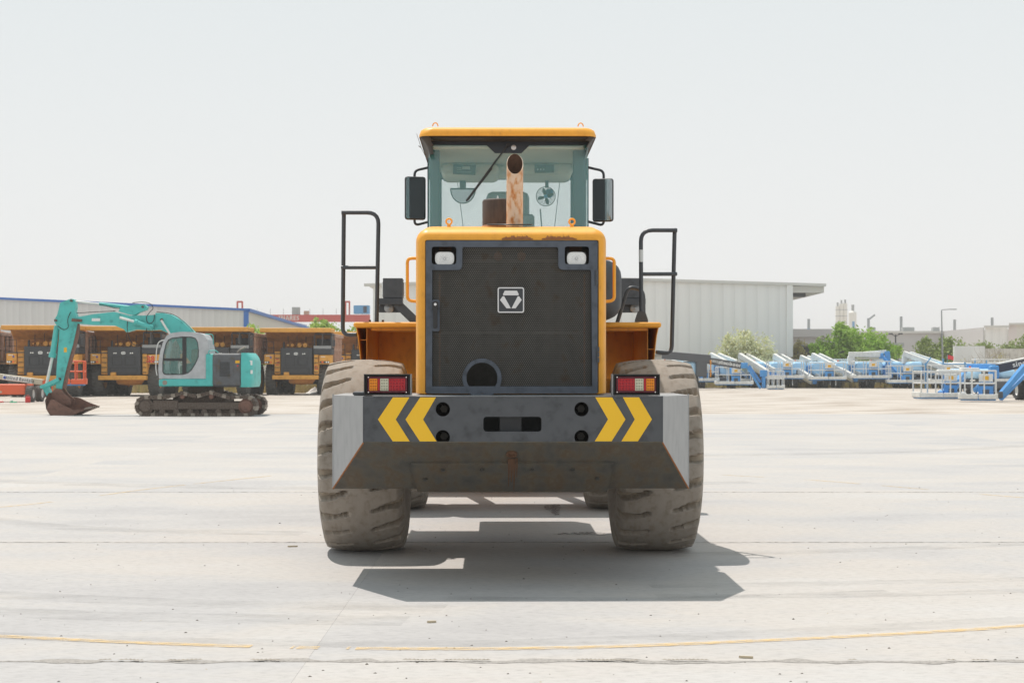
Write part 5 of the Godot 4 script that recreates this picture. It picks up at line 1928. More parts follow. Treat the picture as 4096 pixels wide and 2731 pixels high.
func build_excavator() -> void:
	var X := thing("excavator", "teal and grey crawler excavator with its rusty bucket on the ground", "excavator", Vector3(-9.43, -0.03, -47.8))
	# crawler tracks
	var path := PackedVector2Array()
	for i in 13:
		var a := -PI / 2 + PI * i / 12
		path.append(Vector2(1.47 + cos(a) * 0.30, 0.325 + sin(a) * 0.30))
	for q in [[0.95, 0.615], [0.72, 0.68], [0.42, 0.765], [0.2, 0.71], [0.0, 0.655], [-0.22, 0.69], [-0.45, 0.755], [-0.7, 0.68], [-1.0, 0.62], [-1.3, 0.62]]:
		path.append(Vector2(q[0], q[1]))
	for i in 13:
		var a := PI / 2 + PI * i / 12
		path.append(Vector2(-1.55 + cos(a) * 0.30, 0.325 + sin(a) * 0.30))
	for i in 18:
		path.append(Vector2(lerpf(-1.4, 1.35, i / 17.0), 0.025))
	var total := 0.0
	for i in path.size():
		total += path[i].distance_to(path[(i + 1) % path.size()])
	var shoe := Sh.new()
	shoe.box(Vector3(0, 0, 0), Vector3(0.125, 0.022, 0.5))
	shoe.box(Vector3(0.03, 0.02, 0), Vector3(0.018, 0.024, 0.5))
	shoe.box(Vector3(0, -0.045, 0), Vector3(0.122, 0.085, 0.46))
	var shoe_mesh := shoe.mesh()
	for zz in [-0.26, -2.02]:
		var tr := Node3D.new()
		tr.name = "crawler_track"
		X.add_child(tr, true)
		var n := 60
		for k in n:
			var want := total * k / n
			var i := 0
			while want > path[i].distance_to(path[(i + 1) % path.size()]):
				want -= path[i].distance_to(path[(i + 1) % path.size()])
				i = (i + 1) % path.size()
			var a := path[i]
			var b := path[(i + 1) % path.size()]
			var p := a.lerp(b, want / maxf(a.distance_to(b), 0.0001))
			var d := (b - a).normalized()
			copy_part("track_shoe", shoe_mesh, M.track_steel if k % 3 else M.shoe_edge, tr, Transform3D(Basis(Vector3(d.x, d.y, 0), Vector3(d.y, -d.x, 0), Vector3(0, 0, -1)), Vector3(p.x, p.y + 0.01, zz)))
		var s := Sh.new()
		s.rbox(Vector3(-0.05, 0.34, zz), Vector3(2.75, 0.22, 0.34), 0.03)
		s.rbox(Vector3(-0.95, 0.36, zz + 0.02), Vector3(0.75, 0.30, 0.36), 0.03)
		part("track_frame", s, M.track_steel, tr)
		s = Sh.new()
		s.rspan(Vector3(-1.3, 0.09, zz - 0.05), Vector3(0.05, 0.26, zz + 0.05), 0.01)
		part("roller_guard", s, M.track_steel, tr)
		s = Sh.new()
		s.rspan(Vector3(0.30, 0.09, zz - 0.05), Vector3(1.35, 0.26, zz + 0.05), 0.01)
		part("roller_guard", s, M.track_steel, tr)
		for q in [[1.47, 0.24], [-1.55, 0.24]]:
			s = Sh.new()
			s.lathe([Vector2(0.0, 0.24), Vector2(0.16, 0.24), Vector2(0.19, 0.20), Vector2(0.24, 0.18), Vector2(0.24, -0.18), Vector2(0.0, -0.2)], Transform3D(Basis.IDENTITY, Vector3(q[0], 0.325, zz)), 24, true)
			part("sprocket" if q[0] > 0 else "idler", s, M.bucket_rust if q[0] > 0 else M.track_steel, tr)
		for i in 6:
			s = Sh.new()
			s.cyl(Vector3(-1.05 + i * 0.42, 0.16, zz - 0.2), Vector3(-1.05 + i * 0.42, 0.16, zz + 0.2), 0.09, 0.09, 14)
			part("track_roller", s, M.track_steel, tr)
		for x in [-0.45, 0.42]:
			s = Sh.new()
			s.cyl(Vector3(x, 0.62, zz - 0.15), Vector3(x, 0.62, zz + 0.2), 0.07, 0.07, 12)
			part("carrier_roller", s, M.bucket_rust, tr)
	var s := Sh.new()
	s.rbox(Vector3(0.0, 0.52, -1.14), Vector3(1.6, 0.4, 1.5), 0.05)
	s.cyl(Vector3(0.05, 0.68, -1.14), Vector3(0.05, 0.93, -1.14), 0.55, 0.55, 24)
	part("undercarriage", s, M.track_steel, X)
	# deck
	s = Sh.new()
	s.rspan(Vector3(-1.19, 0.915, -2.1), Vector3(0.42, 1.145, -0.22), 0.05, 2)
	part("deck_skirt", s, M.teal_paint, X)
	s = Sh.new()
	s.rspan(Vector3(-0.55, 0.945, -0.23), Vector3(0.22, 1.11, -0.212), 0.005)
	part("locker_door", s, M.teal_paint, X)
	s = Sh.new()
	s.prism(circle(-1.0, 1.035, 0.075, 9), -0.222, -0.214)
	part("bare_patch", s, M.shoe_edge, X)
	s = Sh.new()
	s.rspan(Vector3(0.22, 0.92, -2.1), Vector3(0.46, 1.90, -0.24), 0.03)
	part("side_box", s, M.teal_paint, X)
	s = Sh.new()
	s.rspan(Vector3(0.405, 0.90, -2.08), Vector3(1.31, 1.915, -0.20), 0.10, 3)
	var eng := part("engine_cover", s, M.engine_grey, X)
	s = Sh.new()
	s.ring_plate(rrect(0.53, 1.07, 1.17, 1.74, 0.08, 0.08), rrect(0.56, 1.04, 1.20, 1.71, 0.06, 0.06), Vector2(0.8, 1.45), -0.201, -0.187)
	part("door_frame", s, M.engine_grey, eng)
	for i in 11:
		s = Sh.new()
		s.beam(Vector3(0.65, 1.24 + i * 0.04, -0.197), Vector3(0.96, 1.24 + i * 0.04, -0.197), 0.012, 0.024)
		part("louvre", s, M.truck_vent, eng)
	s = Sh.new()
	s.span(Vector3(1.12, 1.62, -0.199), Vector3(1.25, 1.70, -0.196))
	part("sticker", s, M.sticker_yellow, eng)
	s = Sh.new()
	s.prism(circle(1.19, 1.54, 0.025, 10), -0.2, -0.196)
	part("red_dot", s, M.sticker_red, eng)
	s = Sh.new()
	var rings := []
	for i in 9:
		var k := i / 8.0
		var y := 0.90 + 1.03 * k
		var r := 0.0 if k < 0.7 else 0.16 * pow((k - 0.7) / 0.3, 2.0)
		if i == 0:
			r = 0.04
		var ring := PackedVector3Array()
		for j in 17:
			var a := PI / 2 - PI * j / 16
			var cx := pow(maxf(cos(a), 0.0), 0.45)
			ring.append(Vector3(1.29 + (0.37 - r) * cx, y, -1.14 + signf(sin(a)) * pow(absf(sin(a)), 0.55) * (0.945 - r * 0.4)))
		rings.append(ring)
	s.loft(rings, false)
	s.span(Vector3(1.2, 0.91, -2.0), Vector3(1.35, 1.88, -0.26))
	for j in 16:
		s.tri(Vector3(1.29, 1.93, -1.14), rings[8][j + 1], rings[8][j])
	part("counterweight", s, M.teal_paint, X)
	for q in [[1.51, 1.56, 1.62, 1.70], [1.56, 1.30, 1.63, 1.41]]:
		s = Sh.new()
		s.box(Vector3((q[0] + q[2]) * 0.5, (q[1] + q[3]) * 0.5, -0.285), Vector3(q[2] - q[0], q[3] - q[1], 0.012), Basis(Vector3.UP, 0.55))
		part("white_sticker", s, M.sticker_white, X)
	# cab
	var cab := Node3D.new()
	cab.name = "cab"
	X.add_child(cab)
	var outer := pv([[1340, 775], [1334, 700], [1337, 610], [1352, 530], [1378, 450], [1405, 405], [1450, 382], [1530, 372], [1620, 374], [1690, 384], [1728, 400], [1752, 440], [1766, 500], [1774, 560], [1750, 575], [1746, 775]])
	var hole := pv([[1378, 735], [1368, 715], [1368, 640], [1376, 560], [1398, 470], [1420, 438], [1450, 423], [1540, 412], [1620, 414], [1655, 425], [1675, 460], [1684, 530], [1682, 590], [1655, 650], [1620, 705], [1590, 730], [1545, 742], [1400, 744]])
	s = Sh.new()
	s.ring_plate(outer, hole, pv([[1530, 580]])[0], -0.34, -0.28)
	s.ring_plate(outer, hole, pv([[1530, 580]])[0], -1.26, -1.20)
	var no := outer.size()
	for i in range(0, no):
		var a: Vector2 = outer[i]
		var b: Vector2 = outer[(i + 1) % no]
		if i < 4 and i > 0:
			continue
		s.quad(Vector3(b.x, b.y, -0.33), Vector3(a.x, a.y, -0.33), Vector3(a.x, a.y, -1.21), Vector3(b.x, b.y, -1.21))
	part("cab_shell", s, M.pale_cab_grey, cab)
	var hole_in := pv([[1384, 728], [1376, 710], [1376, 640], [1384, 562], [1404, 474], [1425, 444], [1452, 430], [1540, 420], [1618, 422], [1650, 432], [1668, 464], [1677, 530], [1674, 588], [1648, 646], [1614, 699], [1586, 723], [1543, 734], [1402, 736]])
	s = Sh.new()
	s.ring_plate(hole, hole_in, pv([[1530, 580]])[0], -0.325, -0.29)
	s.span(p3(1540, 738, -0.32), p3(1574, 416, -0.285))
	s.span(p3(1374, 622, -0.318), p3(1540, 600, -0.288))
	part("window_seal", s, M.black_plastic, cab)
	s = Sh.new()
	s.prism(pv([[1376, 600], [1384, 562], [1404, 474], [1425, 444], [1452, 430], [1540, 420], [1540, 600]]), -0.308, -0.303)
	part("window", s, M.cabin_glass, cab)
	s = Sh.new()
	s.prism(pv([[1384, 732], [1376, 712], [1376, 622], [1540, 622], [1540, 735]]), -0.308, -0.303)
	part("window", s, M.cabin_glass, cab)
	s = Sh.new()
	s.prism(pv([[1574, 420], [1618, 422], [1650, 432], [1668, 464], [1677, 530], [1674, 588], [1648, 646], [1614, 699], [1586, 723], [1574, 728]]), -0.308, -0.303)
	part("window", s, M.cabin_glass, cab)
	s = Sh.new()
	s.prism(pv([[1545, 742], [1590, 730], [1620, 705], [1655, 650], [1640, 640], [1545, 650]]), -0.33, -0.312)
	part("lower_panel", s, M.black_plastic, cab)
	s = Sh.new()
	s.rspan(p3(1600, 690, -1.0), p3(1670, 520, -0.55), 0.05, 2)
	s.rspan(p3(1500, 745, -1.0), p3(1660, 660, -0.55), 0.05, 2)
	part("seat", s, M.seat_cloth, cab)
	s = Sh.new()
	s.rspan(p3(1420, 745, -0.9), p3(1470, 620, -0.6), 0.03)
	part("console", s, M.black_plastic, cab)
	s = Sh.new()
	s.tube([p3(1395, 440, -0.30), p3(1335, 455, -0.28), p3(1318, 520, -0.28), p3(1312, 690, -0.28), p3(1322, 748, -0.30)], 0.016, 6, 0.12)
	part("grab_rail", s, M.lift_rail, cab)
	s = Sh.new()
	s.tube([p3(1705, 386, -0.9), p3(1770, 392, -0.9), p3(1776, 480, -0.9)], 0.016, 6, 0.06)
	part("rail", s, M.teal_paint, cab)
	s = Sh.new()
	s.tube([p3(1768, 770, -0.24), p3(1768, 535, -0.24), p3(1830, 530, -0.24), p3(1852, 552, -0.24)], 0.016, 6, 0.06)
	part("deck_rail", s, M.teal_paint, X)
	s = Sh.new()
	s.tube([p3(1975, 552, -1.1), p3(1992, 528, -1.1), p3(2045, 503, -1.1)], 0.035, 8, 0.1)
	part("exhaust", s, M.shoe_edge, X)
	# boom
	var boom := Node3D.new()
	boom.name = "boom"
	X.add_child(boom)
	s = Sh.new()
	s.prism(pv([[525, 262], [545, 238], [700, 210], [880, 190], [1010, 222], [1150, 222], [1240, 215], [1245, 350], [1190, 352], [1060, 345], [985, 368], [970, 345], [880, 308], [690, 305], [570, 295]]), -1.66, -1.30)
	part("front_boom", s, M.teal_paint, boom)
	s = Sh.new()
	s.prism(pv([[1245, 200], [1310, 200], [1380, 215], [1470, 265], [1540, 330], [1585, 375], [1640, 560], [1560, 640], [1470, 520], [1410, 398], [1290, 348], [1246, 348]]), -1.70, -1.27)
	part("rear_boom", s, M.teal_paint, boom)
	s = Sh.new()
	s.prism(pv([[915, 185], [935, 150], [1080, 124], [1140, 126], [1168, 146], [1160, 172], [1090, 198], [1055, 222], [1000, 212]]), -1.62, -1.34)
	part("cylinder_bracket", s, M.teal_paint, boom)
	s = Sh.new()
	s.span(p3(685, 272, -1.2995), p3(758, 247, -1.296))
	part("label_plate", s, M.sticker_white, boom)
	s = Sh.new()
	s.cyl(p3(600, 268, -1.28), p3(512, 262, -1.28), 0.045, 0.05, 10)
	part("worn_pin", s, M.bucket_rust, boom)
	for q in [[505, 92, 0.035], [1132, 146, 0.03], [1302, 262, 0.05], [400, 780, 0.045], [368, 266, 0.04]]:
		s = Sh.new()
		s.cyl(p3(q[0], q[1], -1.76), p3(q[0], q[1], -1.24), q[2], q[2], 12)
		part("pivot_pin", s, M.track_steel, boom)
	# hydraulic cylinders
	for q in [[510, 95, 740, 118, 1010, 150, 0.055, -1.48], [1230, 330, 1070, 278, 940, 242, -0.07, -1.16], [365, 310, 322, 590, 268, 850, -0.085, -1.48], [1305, 265, 1390, 400, 1420, 450, 0.06, -1.14]]:
		var r: float = absf(q[6])
		var cy := Node3D.new()
		cy.name = "hydraulic_cylinder"
		X.add_child(cy, true)
		s = Sh.new()
		if q[6] > 0:
			s.cyl(p3(q[2], q[3], q[7]), p3(q[4], q[5], q[7]), r, r, 14)
		else:
			s.cyl(p3(q[0], q[1], q[7]), p3(q[2], q[3], q[7]), r, r, 14)
			s.cyl(p3(lerpf(q[0], q[2], 0.86), lerpf(q[1], q[3], 0.86), q[7]), p3(q[2], q[3], q[7]), r * 1.3, r * 1.3, 14)
		part("barrel", s, M.teal_paint, cy)
		s = Sh.new()
		if q[6] > 0:
			s.cyl(p3(q[0], q[1], q[7]), p3(q[2], q[3], q[7]), r * 0.55, r * 0.55, 12)
		else:
			s.cyl(p3(q[2], q[3], q[7]), p3(q[4], q[5], q[7]), r * 0.55, r * 0.55, 12)
		part("piston_rod", s, M.lift_white, cy)
	# dipper arm, links and bucket
	s = Sh.new()
	s.prism(pv([[400, 112], [470, 84], [500, 75], [525, 82], [534, 100], [538, 150], [532, 185], [548, 240], [556, 290], [545, 350], [515, 480], [480, 600], [450, 720], [418, 868], [366, 862], [370, 720], [386, 500], [398, 352], [360, 292], [350, 265], [378, 215], [394, 150]]), -1.62, -1.34)
	var arm := part("dipper_arm", s, M.teal_paint, X)
	s = Sh.new()
	s.prism(pv([[556, 292], [545, 352], [515, 482], [480, 602], [450, 722], [420, 868], [438, 868], [468, 724], [498, 604], [532, 484], [560, 352]]), -1.60, -1.36)
	part("worn_edge", s, M.bucket_rust, arm)
	s = Sh.new()
	s.span(p3(437, 545, -1.3395), p3(462, 503, -1.336))
	part("yellow_sticker", s, M.sticker_yellow, arm)
	s = Sh.new()
	s.beam(p3(400, 780, -1.70), p3(255, 848, -1.70), 0.06, 0.11)
	s.beam(p3(400, 780, -1.26), p3(255, 848, -1.26), 0.06, 0.11)
	s.cyl(p3(250, 848, -1.75), p3(250, 848, -1.2), 0.05, 0.05, 12)
	part("link_bar", s, M.teal_paint, X)
	s = Sh.new()
	s.beam(p3(262, 845, -1.48), p3(322, 948, -1.48), 0.3, 0.14)
	part("link_bar", s, M.teal_paint, X)
	var bucket := Node3D.new()
	bucket.name = "bucket"
	X.add_child(bucket)
	var shell := [[330, 905], [302, 965], [312, 1040], [345, 1095], [385, 1120], [450, 1128], [520, 1108], [600, 1068], [700, 1028]]
	s = Sh.new()
	for i in shell.size() - 1:
		var a: Array = shell[i]; var b: Array = shell[i + 1]
		s.quad(p3(a[0], a[1], -2.0), p3(b[0], b[1], -2.0), p3(b[0], b[1], -0.96), p3(a[0], a[1], -0.96))
		s.quad(p3(a[0] + 6, a[1] - 6, -0.96), p3(b[0] + 6, b[1] - 6, -0.96), p3(b[0] + 6, b[1] - 6, -2.0), p3(a[0] + 6, a[1] - 6, -2.0))
	part("bucket_shell", s, M.bucket_rust, bucket)
	s = Sh.new()
	s.prism(pv([[345, 965], [372, 958], [420, 985], [540, 1046], [620, 1044], [700, 1030], [600, 1070], [520, 1108], [450, 1128], [385, 1120], [345, 1095], [316, 1040]]), -0.99, -0.96)
	part("bucket_cheek", s, M.bucket_rust, bucket)
	s = Sh.new()
	s.prism(pv([[345, 955], [480, 940], [530, 950], [610, 990], [690, 1018], [700, 1030], [600, 1070], [520, 1108], [450, 1128], [385, 1120], [345, 1095], [316, 1040]]), -2.0, -1.97)
	part("bucket_cheek", s, M.bucket_rust, bucket)
	for z in [-1.72, -1.30]:
		s = Sh.new()
		s.prism(pv([[300, 962], [340, 892], [372, 862], [418, 868], [440, 900], [470, 930], [505, 960], [500, 1000], [400, 1010], [330, 1020]]), z, z + 0.05)
		part("bucket_ear", s, M.bucket_rust, bucket)
	for i in 5:
		s = Sh.new()
		s.prism(pv([[640, 1046], [655, 1030], [708, 1018], [704, 1034]]), -1.95 + i * 0.235, -1.88 + i * 0.235)
		part("bucket_tooth", s, M.shoe_edge, bucket)
	# hoses
	for q in [[[[535, 200, -1.5], [720, 190, -1.34], [890, 182, -1.34]], 0.0], [[[500, 190, -1.30], [470, 260, -1.28], [485, 330, -1.27], [440, 352, -1.27], [385, 315, -1.3]], 0.15], [[[1035, 110, -1.40], [1130, 100, -1.40], [1205, 120, -1.36], [1228, 160, -1.3], [1200, 190, -1.26]], 0.15], [[[1200, 190, -1.25], [1165, 240, -1.2], [1185, 300, -1.2], [1235, 280, -1.2], [1240, 215, -1.25]], 0.2], [[[1005, 250, -1.25], [1000, 360, -1.2], [1040, 470, -1.2], [1110, 492, -1.2], [1160, 440, -1.2], [1175, 330, -1.2]], 0.3], [[[740, 122, -1.42], [920, 165, -1.40], [1080, 140, -1.38]], 0.2], [[[1255, 190, -1.27], [1390, 205, -1.27], [1480, 262, -1.27], [1545, 325, -1.27], [1582, 365, -1.27]], 0.2]]:
		var pts := []
		for p in q[0]:
			pts.append(p3(p[0], p[1], p[2]))
		s = Sh.new()
		s.tube(pts, 0.012, 6, q[1])
		part("hose", s, M.black_rubber, X)

func big_tyre(r: float, w: float, lugs: int, m: Material, root: Node3D, at: Vector3, rubber: Material = null) -> void:
	var o := Node3D.new()
	o.name = "wheel"
	o.position = at
	root.add_child(o, true)
	var key := "big_%s_%s" % [r, w]
	if not M.has(key):
		var s := Sh.new()
		var t := Transform3D(Basis(Vector3.UP, PI / 2), Vector3.ZERO)
		s.lathe([Vector2(r * 0.52, -w * 0.42), Vector2(r * 0.7, -w * 0.5), Vector2(r * 0.88, -w * 0.49), Vector2(r * 0.955, -w * 0.42), Vector2(r * 0.965, 0.0), Vector2(r * 0.955, w * 0.42), Vector2(r * 0.88, w * 0.49), Vector2(r * 0.7, w * 0.5), Vector2(r * 0.52, w * 0.42)], t, 40)
		for i in lugs:
			var a := TAU * i / lugs
			for sd in [-1.0, 1.0]:
				var aa: float = a + (PI / lugs if sd > 0 else 0.0)
				var b := Basis(Vector3.RIGHT, aa)
				s.box(b * Vector3(sd * w * 0.29, r * 0.965, 0), Vector3(w * 0.38, r * 0.07, r * 0.11), b * Basis(Vector3.UP, sd * 0.25))
		M[key] = s.mesh()
		s = Sh.new()
		s.lathe([Vector2(r * 0.55, -w * 0.40), Vector2(r * 0.46, -w * 0.2), Vector2(r * 0.2, -w * 0.18), Vector2(0.0, -w * 0.3)], t, 24, true)
		s.lathe([Vector2(r * 0.55, w * 0.40), Vector2(r * 0.46, w * 0.2), Vector2(r * 0.2, w * 0.18), Vector2(0.0, w * 0.3)], t, 24, true)
		s.lathe([Vector2(r * 0.55, -w * 0.40), Vector2(r * 0.55, w * 0.40)], t, 24, true)
		M[key + "rim"] = s.mesh()
	copy_part("tyre", M[key], rubber if rubber else M.truck_tyre, o, Transform3D.IDENTITY)
	copy_part("rim", M[key + "rim"], m, o, Transform3D.IDENTITY)

func make_truck(label: String, at: Vector3, turn: float, number: String, fade := Color(1, 1, 1)) -> Node3D:
	var paint: StandardMaterial3D = M.truck_yellow.duplicate()
	paint.albedo_color = paint.albedo_color * fade
	paint.uv1_offset = at * 0.37
	var T := thing("dump_truck", label, "dump truck", at, turn, "mining dump trucks parked in a row")
	for q in [[-1.48, -1.25], [1.48, -1.25], [-1.62, -4.4], [-0.98, -4.4], [0.98, -4.4], [1.62, -4.4]]:
		big_tyre(0.86, 0.58, 26, M.body_orange, T, Vector3(q[0], 0.86, q[1]))
	var s := Sh.new()
	s.rspan(Vector3(-1.97, 3.46, -1.75), Vector3(1.97, 3.70, 0.12), 0.03)
	part("canopy", s, paint, T)
	# dump body: front wall, floor, flanks with posts
	var side := Transform3D(Basis(Vector3(0, 0, 1), Vector3(0, 1, 0), Vector3(-1, 0, 0)), Vector3.ZERO)
	s = Sh.new()
	s.prism([Vector2(-1.1, 3.46), Vector2(-1.75, 3.0), Vector2(-1.9, 1.95), Vector2(-5.4, 1.72), Vector2(-6.2, 2.5), Vector2(-6.25, 3.3), Vector2(-1.7, 3.5)], -1.82, 1.82, side)
	var body := part("dump_body", s, M.body_orange, T)
	for sg in [-1.0, 1.0]:
		for z in [-2.2, -3.0, -3.8, -4.6, -5.4]:
			s = Sh.new()
			s.rspan(Vector3(sg * 1.82, 1.85, z - 0.09), Vector3(sg * 1.97, 3.3, z + 0.09), 0.02)
			part("side_post", s, M.body_dusty, body)
		s = Sh.new()
		s.rspan(Vector3(sg * 1.82, 3.22, -6.2), Vector3(sg * 2.0, 3.42, -1.76), 0.03)
		part("top_rail", s, M.body_dusty, body)
		s = Sh.new()
		s.rspan(Vector3(sg * 1.82, 2.45, -6.0), Vector3(sg * 1.93, 2.62, -1.9), 0.02)
		part("side_rail", s, M.body_dusty, body)
	for i in 4:
		s = Sh.new()
		s.prism([Vector2(-0.15, 3.458), Vector2(-1.15, 3.458), Vector2(-1.72, 3.02), Vector2(-1.68, 3.15)], 0.0, 0.06, Transform3D(Basis(Vector3(0, 0, 1), Vector3(0, 1, 0), Vector3(-1, 0, 0)), Vector3(-1.5 + i * 1.0, 0, 0)))
		part("canopy_rib", s, M.body_orange, body)
	s = Sh.new()
	s.rspan(Vector3(-0.6, 0.75, -5.0), Vector3(0.6, 1.6, -0.35), 0.05)
	part("chassis", s, M.truck_grey, T)
	# radiator block with recessed panels and lamps
	s = Sh.new()
	s.rspan(Vector3(-0.85, 1.12, -1.6), Vector3(0.89, 2.62, -0.12), 0.03)
	var rad := part("radiator_block", s, M.truck_grey, T)
	for q in [[-0.62, 1.62, -0.06, 2.12], [0.08, 1.62, 0.64, 2.12], [-0.72, 1.2, 0.74, 1.52]]:
		s = Sh.new()
		s.ring_plate(rrect(q[0], q[2], q[1], q[3], 0.02, 0.02), rrect(q[0] + 0.05, q[2] - 0.05, q[1] + 0.05, q[3] - 0.05, 0.02, 0.02), Vector2((q[0] + q[2]) * 0.5, (q[1] + q[3]) * 0.5), -0.121, -0.09)
		part("panel_frame", s, M.truck_vent, rad)
	for x in [-0.49, -0.39, 0.38, 0.48]:
		s = Sh.new()
		s.cyl(Vector3(x, 2.28, -0.13), Vector3(x, 2.28, -0.085), 0.036, 0.036, 12)
		part("lamp", s, M.light_white, rad)
	s = Sh.new()
	s.prism(rrect(-0.12, 0.11, 2.21, 2.36, 0.07, 0.07), -0.121, -0.10)
	part("badge", s, M.sticker_white, rad)
	s = Sh.new()
	for x in [-0.06, -0.01, 0.05]:
		s.span(Vector3(x, 2.25, -0.0999), Vector3(x + 0.022, 2.32, -0.097))
	part("badge_mark", s, M.truck_grey, rad)
	s = Sh.new()
	s.rspan(Vector3(-1.30, 0.86, -0.32), Vector3(1.25, 1.10, 0.08), 0.04, 2)
	part("bumper", s, paint, T)
	s = Sh.new()
	s.rspan(Vector3(-0.66, 1.1, -0.22), Vector3(-0.37, 1.27, 0.02), 0.02)
	part("tow_box", s, paint, T)
	s = Sh.new()
	s.lathe([Vector2(0.0, -0.8), Vector2(0.24, -0.62), Vector2(0.30, 0.0), Vector2(0.24, 0.62), Vector2(0.0, 0.8)], Transform3D(Basis(Vector3.UP, PI / 2), Vector3(0.25, 0.86, -0.5)), 20)
	part("front_axle", s, M.body_orange, T)
	s = Sh.new()
	s.cyl(Vector3(-1.6, 0.86, -1.25), Vector3(1.6, 0.86, -1.25), 0.14, 0.14, 12)
	s.cyl(Vector3(-1.6, 0.86, -4.4), Vector3(1.6, 0.86, -4.4), 0.3, 0.3, 12)
	part("axle", s, M.truck_grey, T)
	# fender boxes and step columns
	for q in [[-1.77, -1.24, 1.70, 2.26], [1.27, 1.95, 1.71, 2.21]]:
		s = Sh.new()
		s.rspan(Vector3(q[0], q[2], -1.0), Vector3(q[1], q[3], -0.16), 0.03)
		var box := part("fender_box", s, paint, T)
		for k in 2:
			s = Sh.new()
			s.cyl(Vector3(lerpf(q[0], q[1], 0.14 + 0.2 * k if q[0] < 0 else 0.60 + 0.17 * k), q[2] + 0.11, -0.17), Vector3(lerpf(q[0], q[1], 0.14 + 0.2 * k if q[0] < 0 else 0.60 + 0.17 * k), q[2] + 0.11, -0.14), 0.045, 0.045, 12)
			part("headlamp", s, M.light_white, box)
		s = Sh.new()
		s.span(Vector3(q[0] + 0.04, q[2] + 0.05, -0.1605), Vector3(q[0] + 0.30, q[2] + 0.17, -0.155) if q[0] < 0 else Vector3(q[0] + 0.58, q[2] + 0.17, -0.155))
		part("lamp_panel", s, M.truck_grey, box)
		s = Sh.new()
		s.rspan(Vector3(q[0] + 0.32 if q[0] < 0 else q[0] + 0.14, q[2] + 0.07, -0.162), Vector3(q[0] + 0.42 if q[0] < 0 else q[0] + 0.25, q[2] + 0.16, -0.145), 0.01)
		part("side_marker", s, M.beacon, box)
		s = Sh.new()
		for k in 5:
			s.span(Vector3(q[0] + 0.10 + k * 0.05, q[3] - 0.12, -0.1605), Vector3(q[0] + 0.135 + k * 0.05, q[3] - 0.07, -0.157))
		part("small_lettering", s, M.sticker_white, box)
		if q[0] < 0:
			s = Sh.new()
			var star := []
			for k in 10:
				var rr := 0.085 if k % 2 == 0 else 0.036
				star.append(Vector2(q[0] + 0.37 + cos(PI / 2 + TAU * k / 10) * rr, q[3] - 0.18 + sin(PI / 2 + TAU * k / 10) * rr))
			s.prism(star, -0.1605, -0.157)
			part("star_emblem", s, M.sticker_blue, box)
	for q in [[-1.21, -0.88, 1.15, 2.40], [0.97, 1.23, 1.15, 2.24]]:
		s = Sh.new()
		s.rspan(Vector3(q[0], q[2], -0.9), Vector3(q[1], q[3], -0.26), 0.02)
		part("step_column", s, paint, T)
		for k in 4:
			s = Sh.new()
			s.rspan(Vector3(q[0] + 0.03, q[2] + 0.1 + k * 0.26, -0.265), Vector3(q[1] - 0.03, q[2] + 0.13 + k * 0.26, -0.18), 0.01)
			part("step", s, M.truck_grey, T)
	# cab and deck
	s = Sh.new()
	s.rspan(Vector3(0.93, 2.24, -1.65), Vector3(1.95, 2.55, -0.22), 0.03)
	s.rspan(Vector3(1.0, 3.34, -1.65), Vector3(1.97, 3.42, -0.42), 0.02)
	s.rspan(Vector3(1.88, 2.55, -0.55), Vector3(1.95, 3.36, -0.42), 0.01)
	s.rspan(Vector3(0.96, 2.55, -0.55), Vector3(1.02, 3.36, -0.42), 0.01)
	s.rspan(Vector3(0.97, 2.55, -1.65), Vector3(1.95, 3.36, -1.55), 0.01)
	var cab := part("cab", s, M.truck_grey, T)
	s = Sh.new()
	s.beam(Vector3(1.45, 2.74, -0.40), Vector3(1.45, 3.34, -0.50), 0.86, 0.02)
	part("windscreen", s, M.cab_window, cab)
	s = Sh.new()
	s.rspan(Vector3(0.94, 2.55, -0.55), Vector3(1.92, 2.73, -0.30), 0.02)
	part("cowl", s, M.crane_grey, cab)
	s = Sh.new()
	s.beam(Vector3(1.2, 2.80, -0.36), Vector3(1.68, 2.74, -0.36), 0.02, 0.02)
	part("wiper", s, M.black_plastic, cab)
	s = Sh.new()
	s.span(Vector3(1.935, 2.6, -1.5), Vector3(1.945, 3.3, -0.6))
	part("side_window", s, M.cab_window, cab)
	s = Sh.new()
	s.rspan(Vector3(2.0, 2.7, -0.42), Vector3(2.14, 3.06, -0.36), 0.02)
	s.beam(Vector3(1.94, 3.02, -0.4), Vector3(2.02, 3.02, -0.4), 0.02, 0.02)
	part("side_mirror", s, M.truck_grey, cab)
	s = Sh.new()
	s.span(Vector3(-1.85, 2.27, -1.5), Vector3(-0.86, 2.32, -0.2))
	part("deck", s, M.truck_grey, T)
	s = Sh.new()
	for x in [-1.82, -1.64, -1.25]:
		s.tube([Vector3(x, 2.3, -0.22), Vector3(x, 3.12 if x < -1.6 else 2.95, -0.22)], 0.018, 5)
	for y in [2.62, 2.95]:
		s.tube([Vector3(-1.82, y, -0.22), Vector3(-1.25, y, -0.22)], 0.015, 5)
	s.tube([Vector3(-1.82, 3.12, -0.22), Vector3(-1.64, 3.12, -0.22)], 0.018, 5)
	for x in [-0.6, -0.1, 0.4, 0.8]:
		s.tube([Vector3(x, 2.6, -1.3), Vector3(x, 3.35, -1.3)], 0.016, 5)
	part("deck_rail", s, M.black_plastic, T)
	for q in [[-0.51, 0.05], [-0.27, 0.085], [0.13, 0.125], [0.44, 0.125]]:
		s = Sh.new()
		s.cyl(Vector3(q[0], 2.76, -0.95), Vector3(q[0], 2.76, -0.6), q[1], q[1], 18)
		part("air_filter", s, paint, T)
	s = Sh.new()
	s.cyl(Vector3(-0.75, 2.6, -0.7), Vector3(-0.75, 2.95, -0.7), 0.08, 0.05, 12)
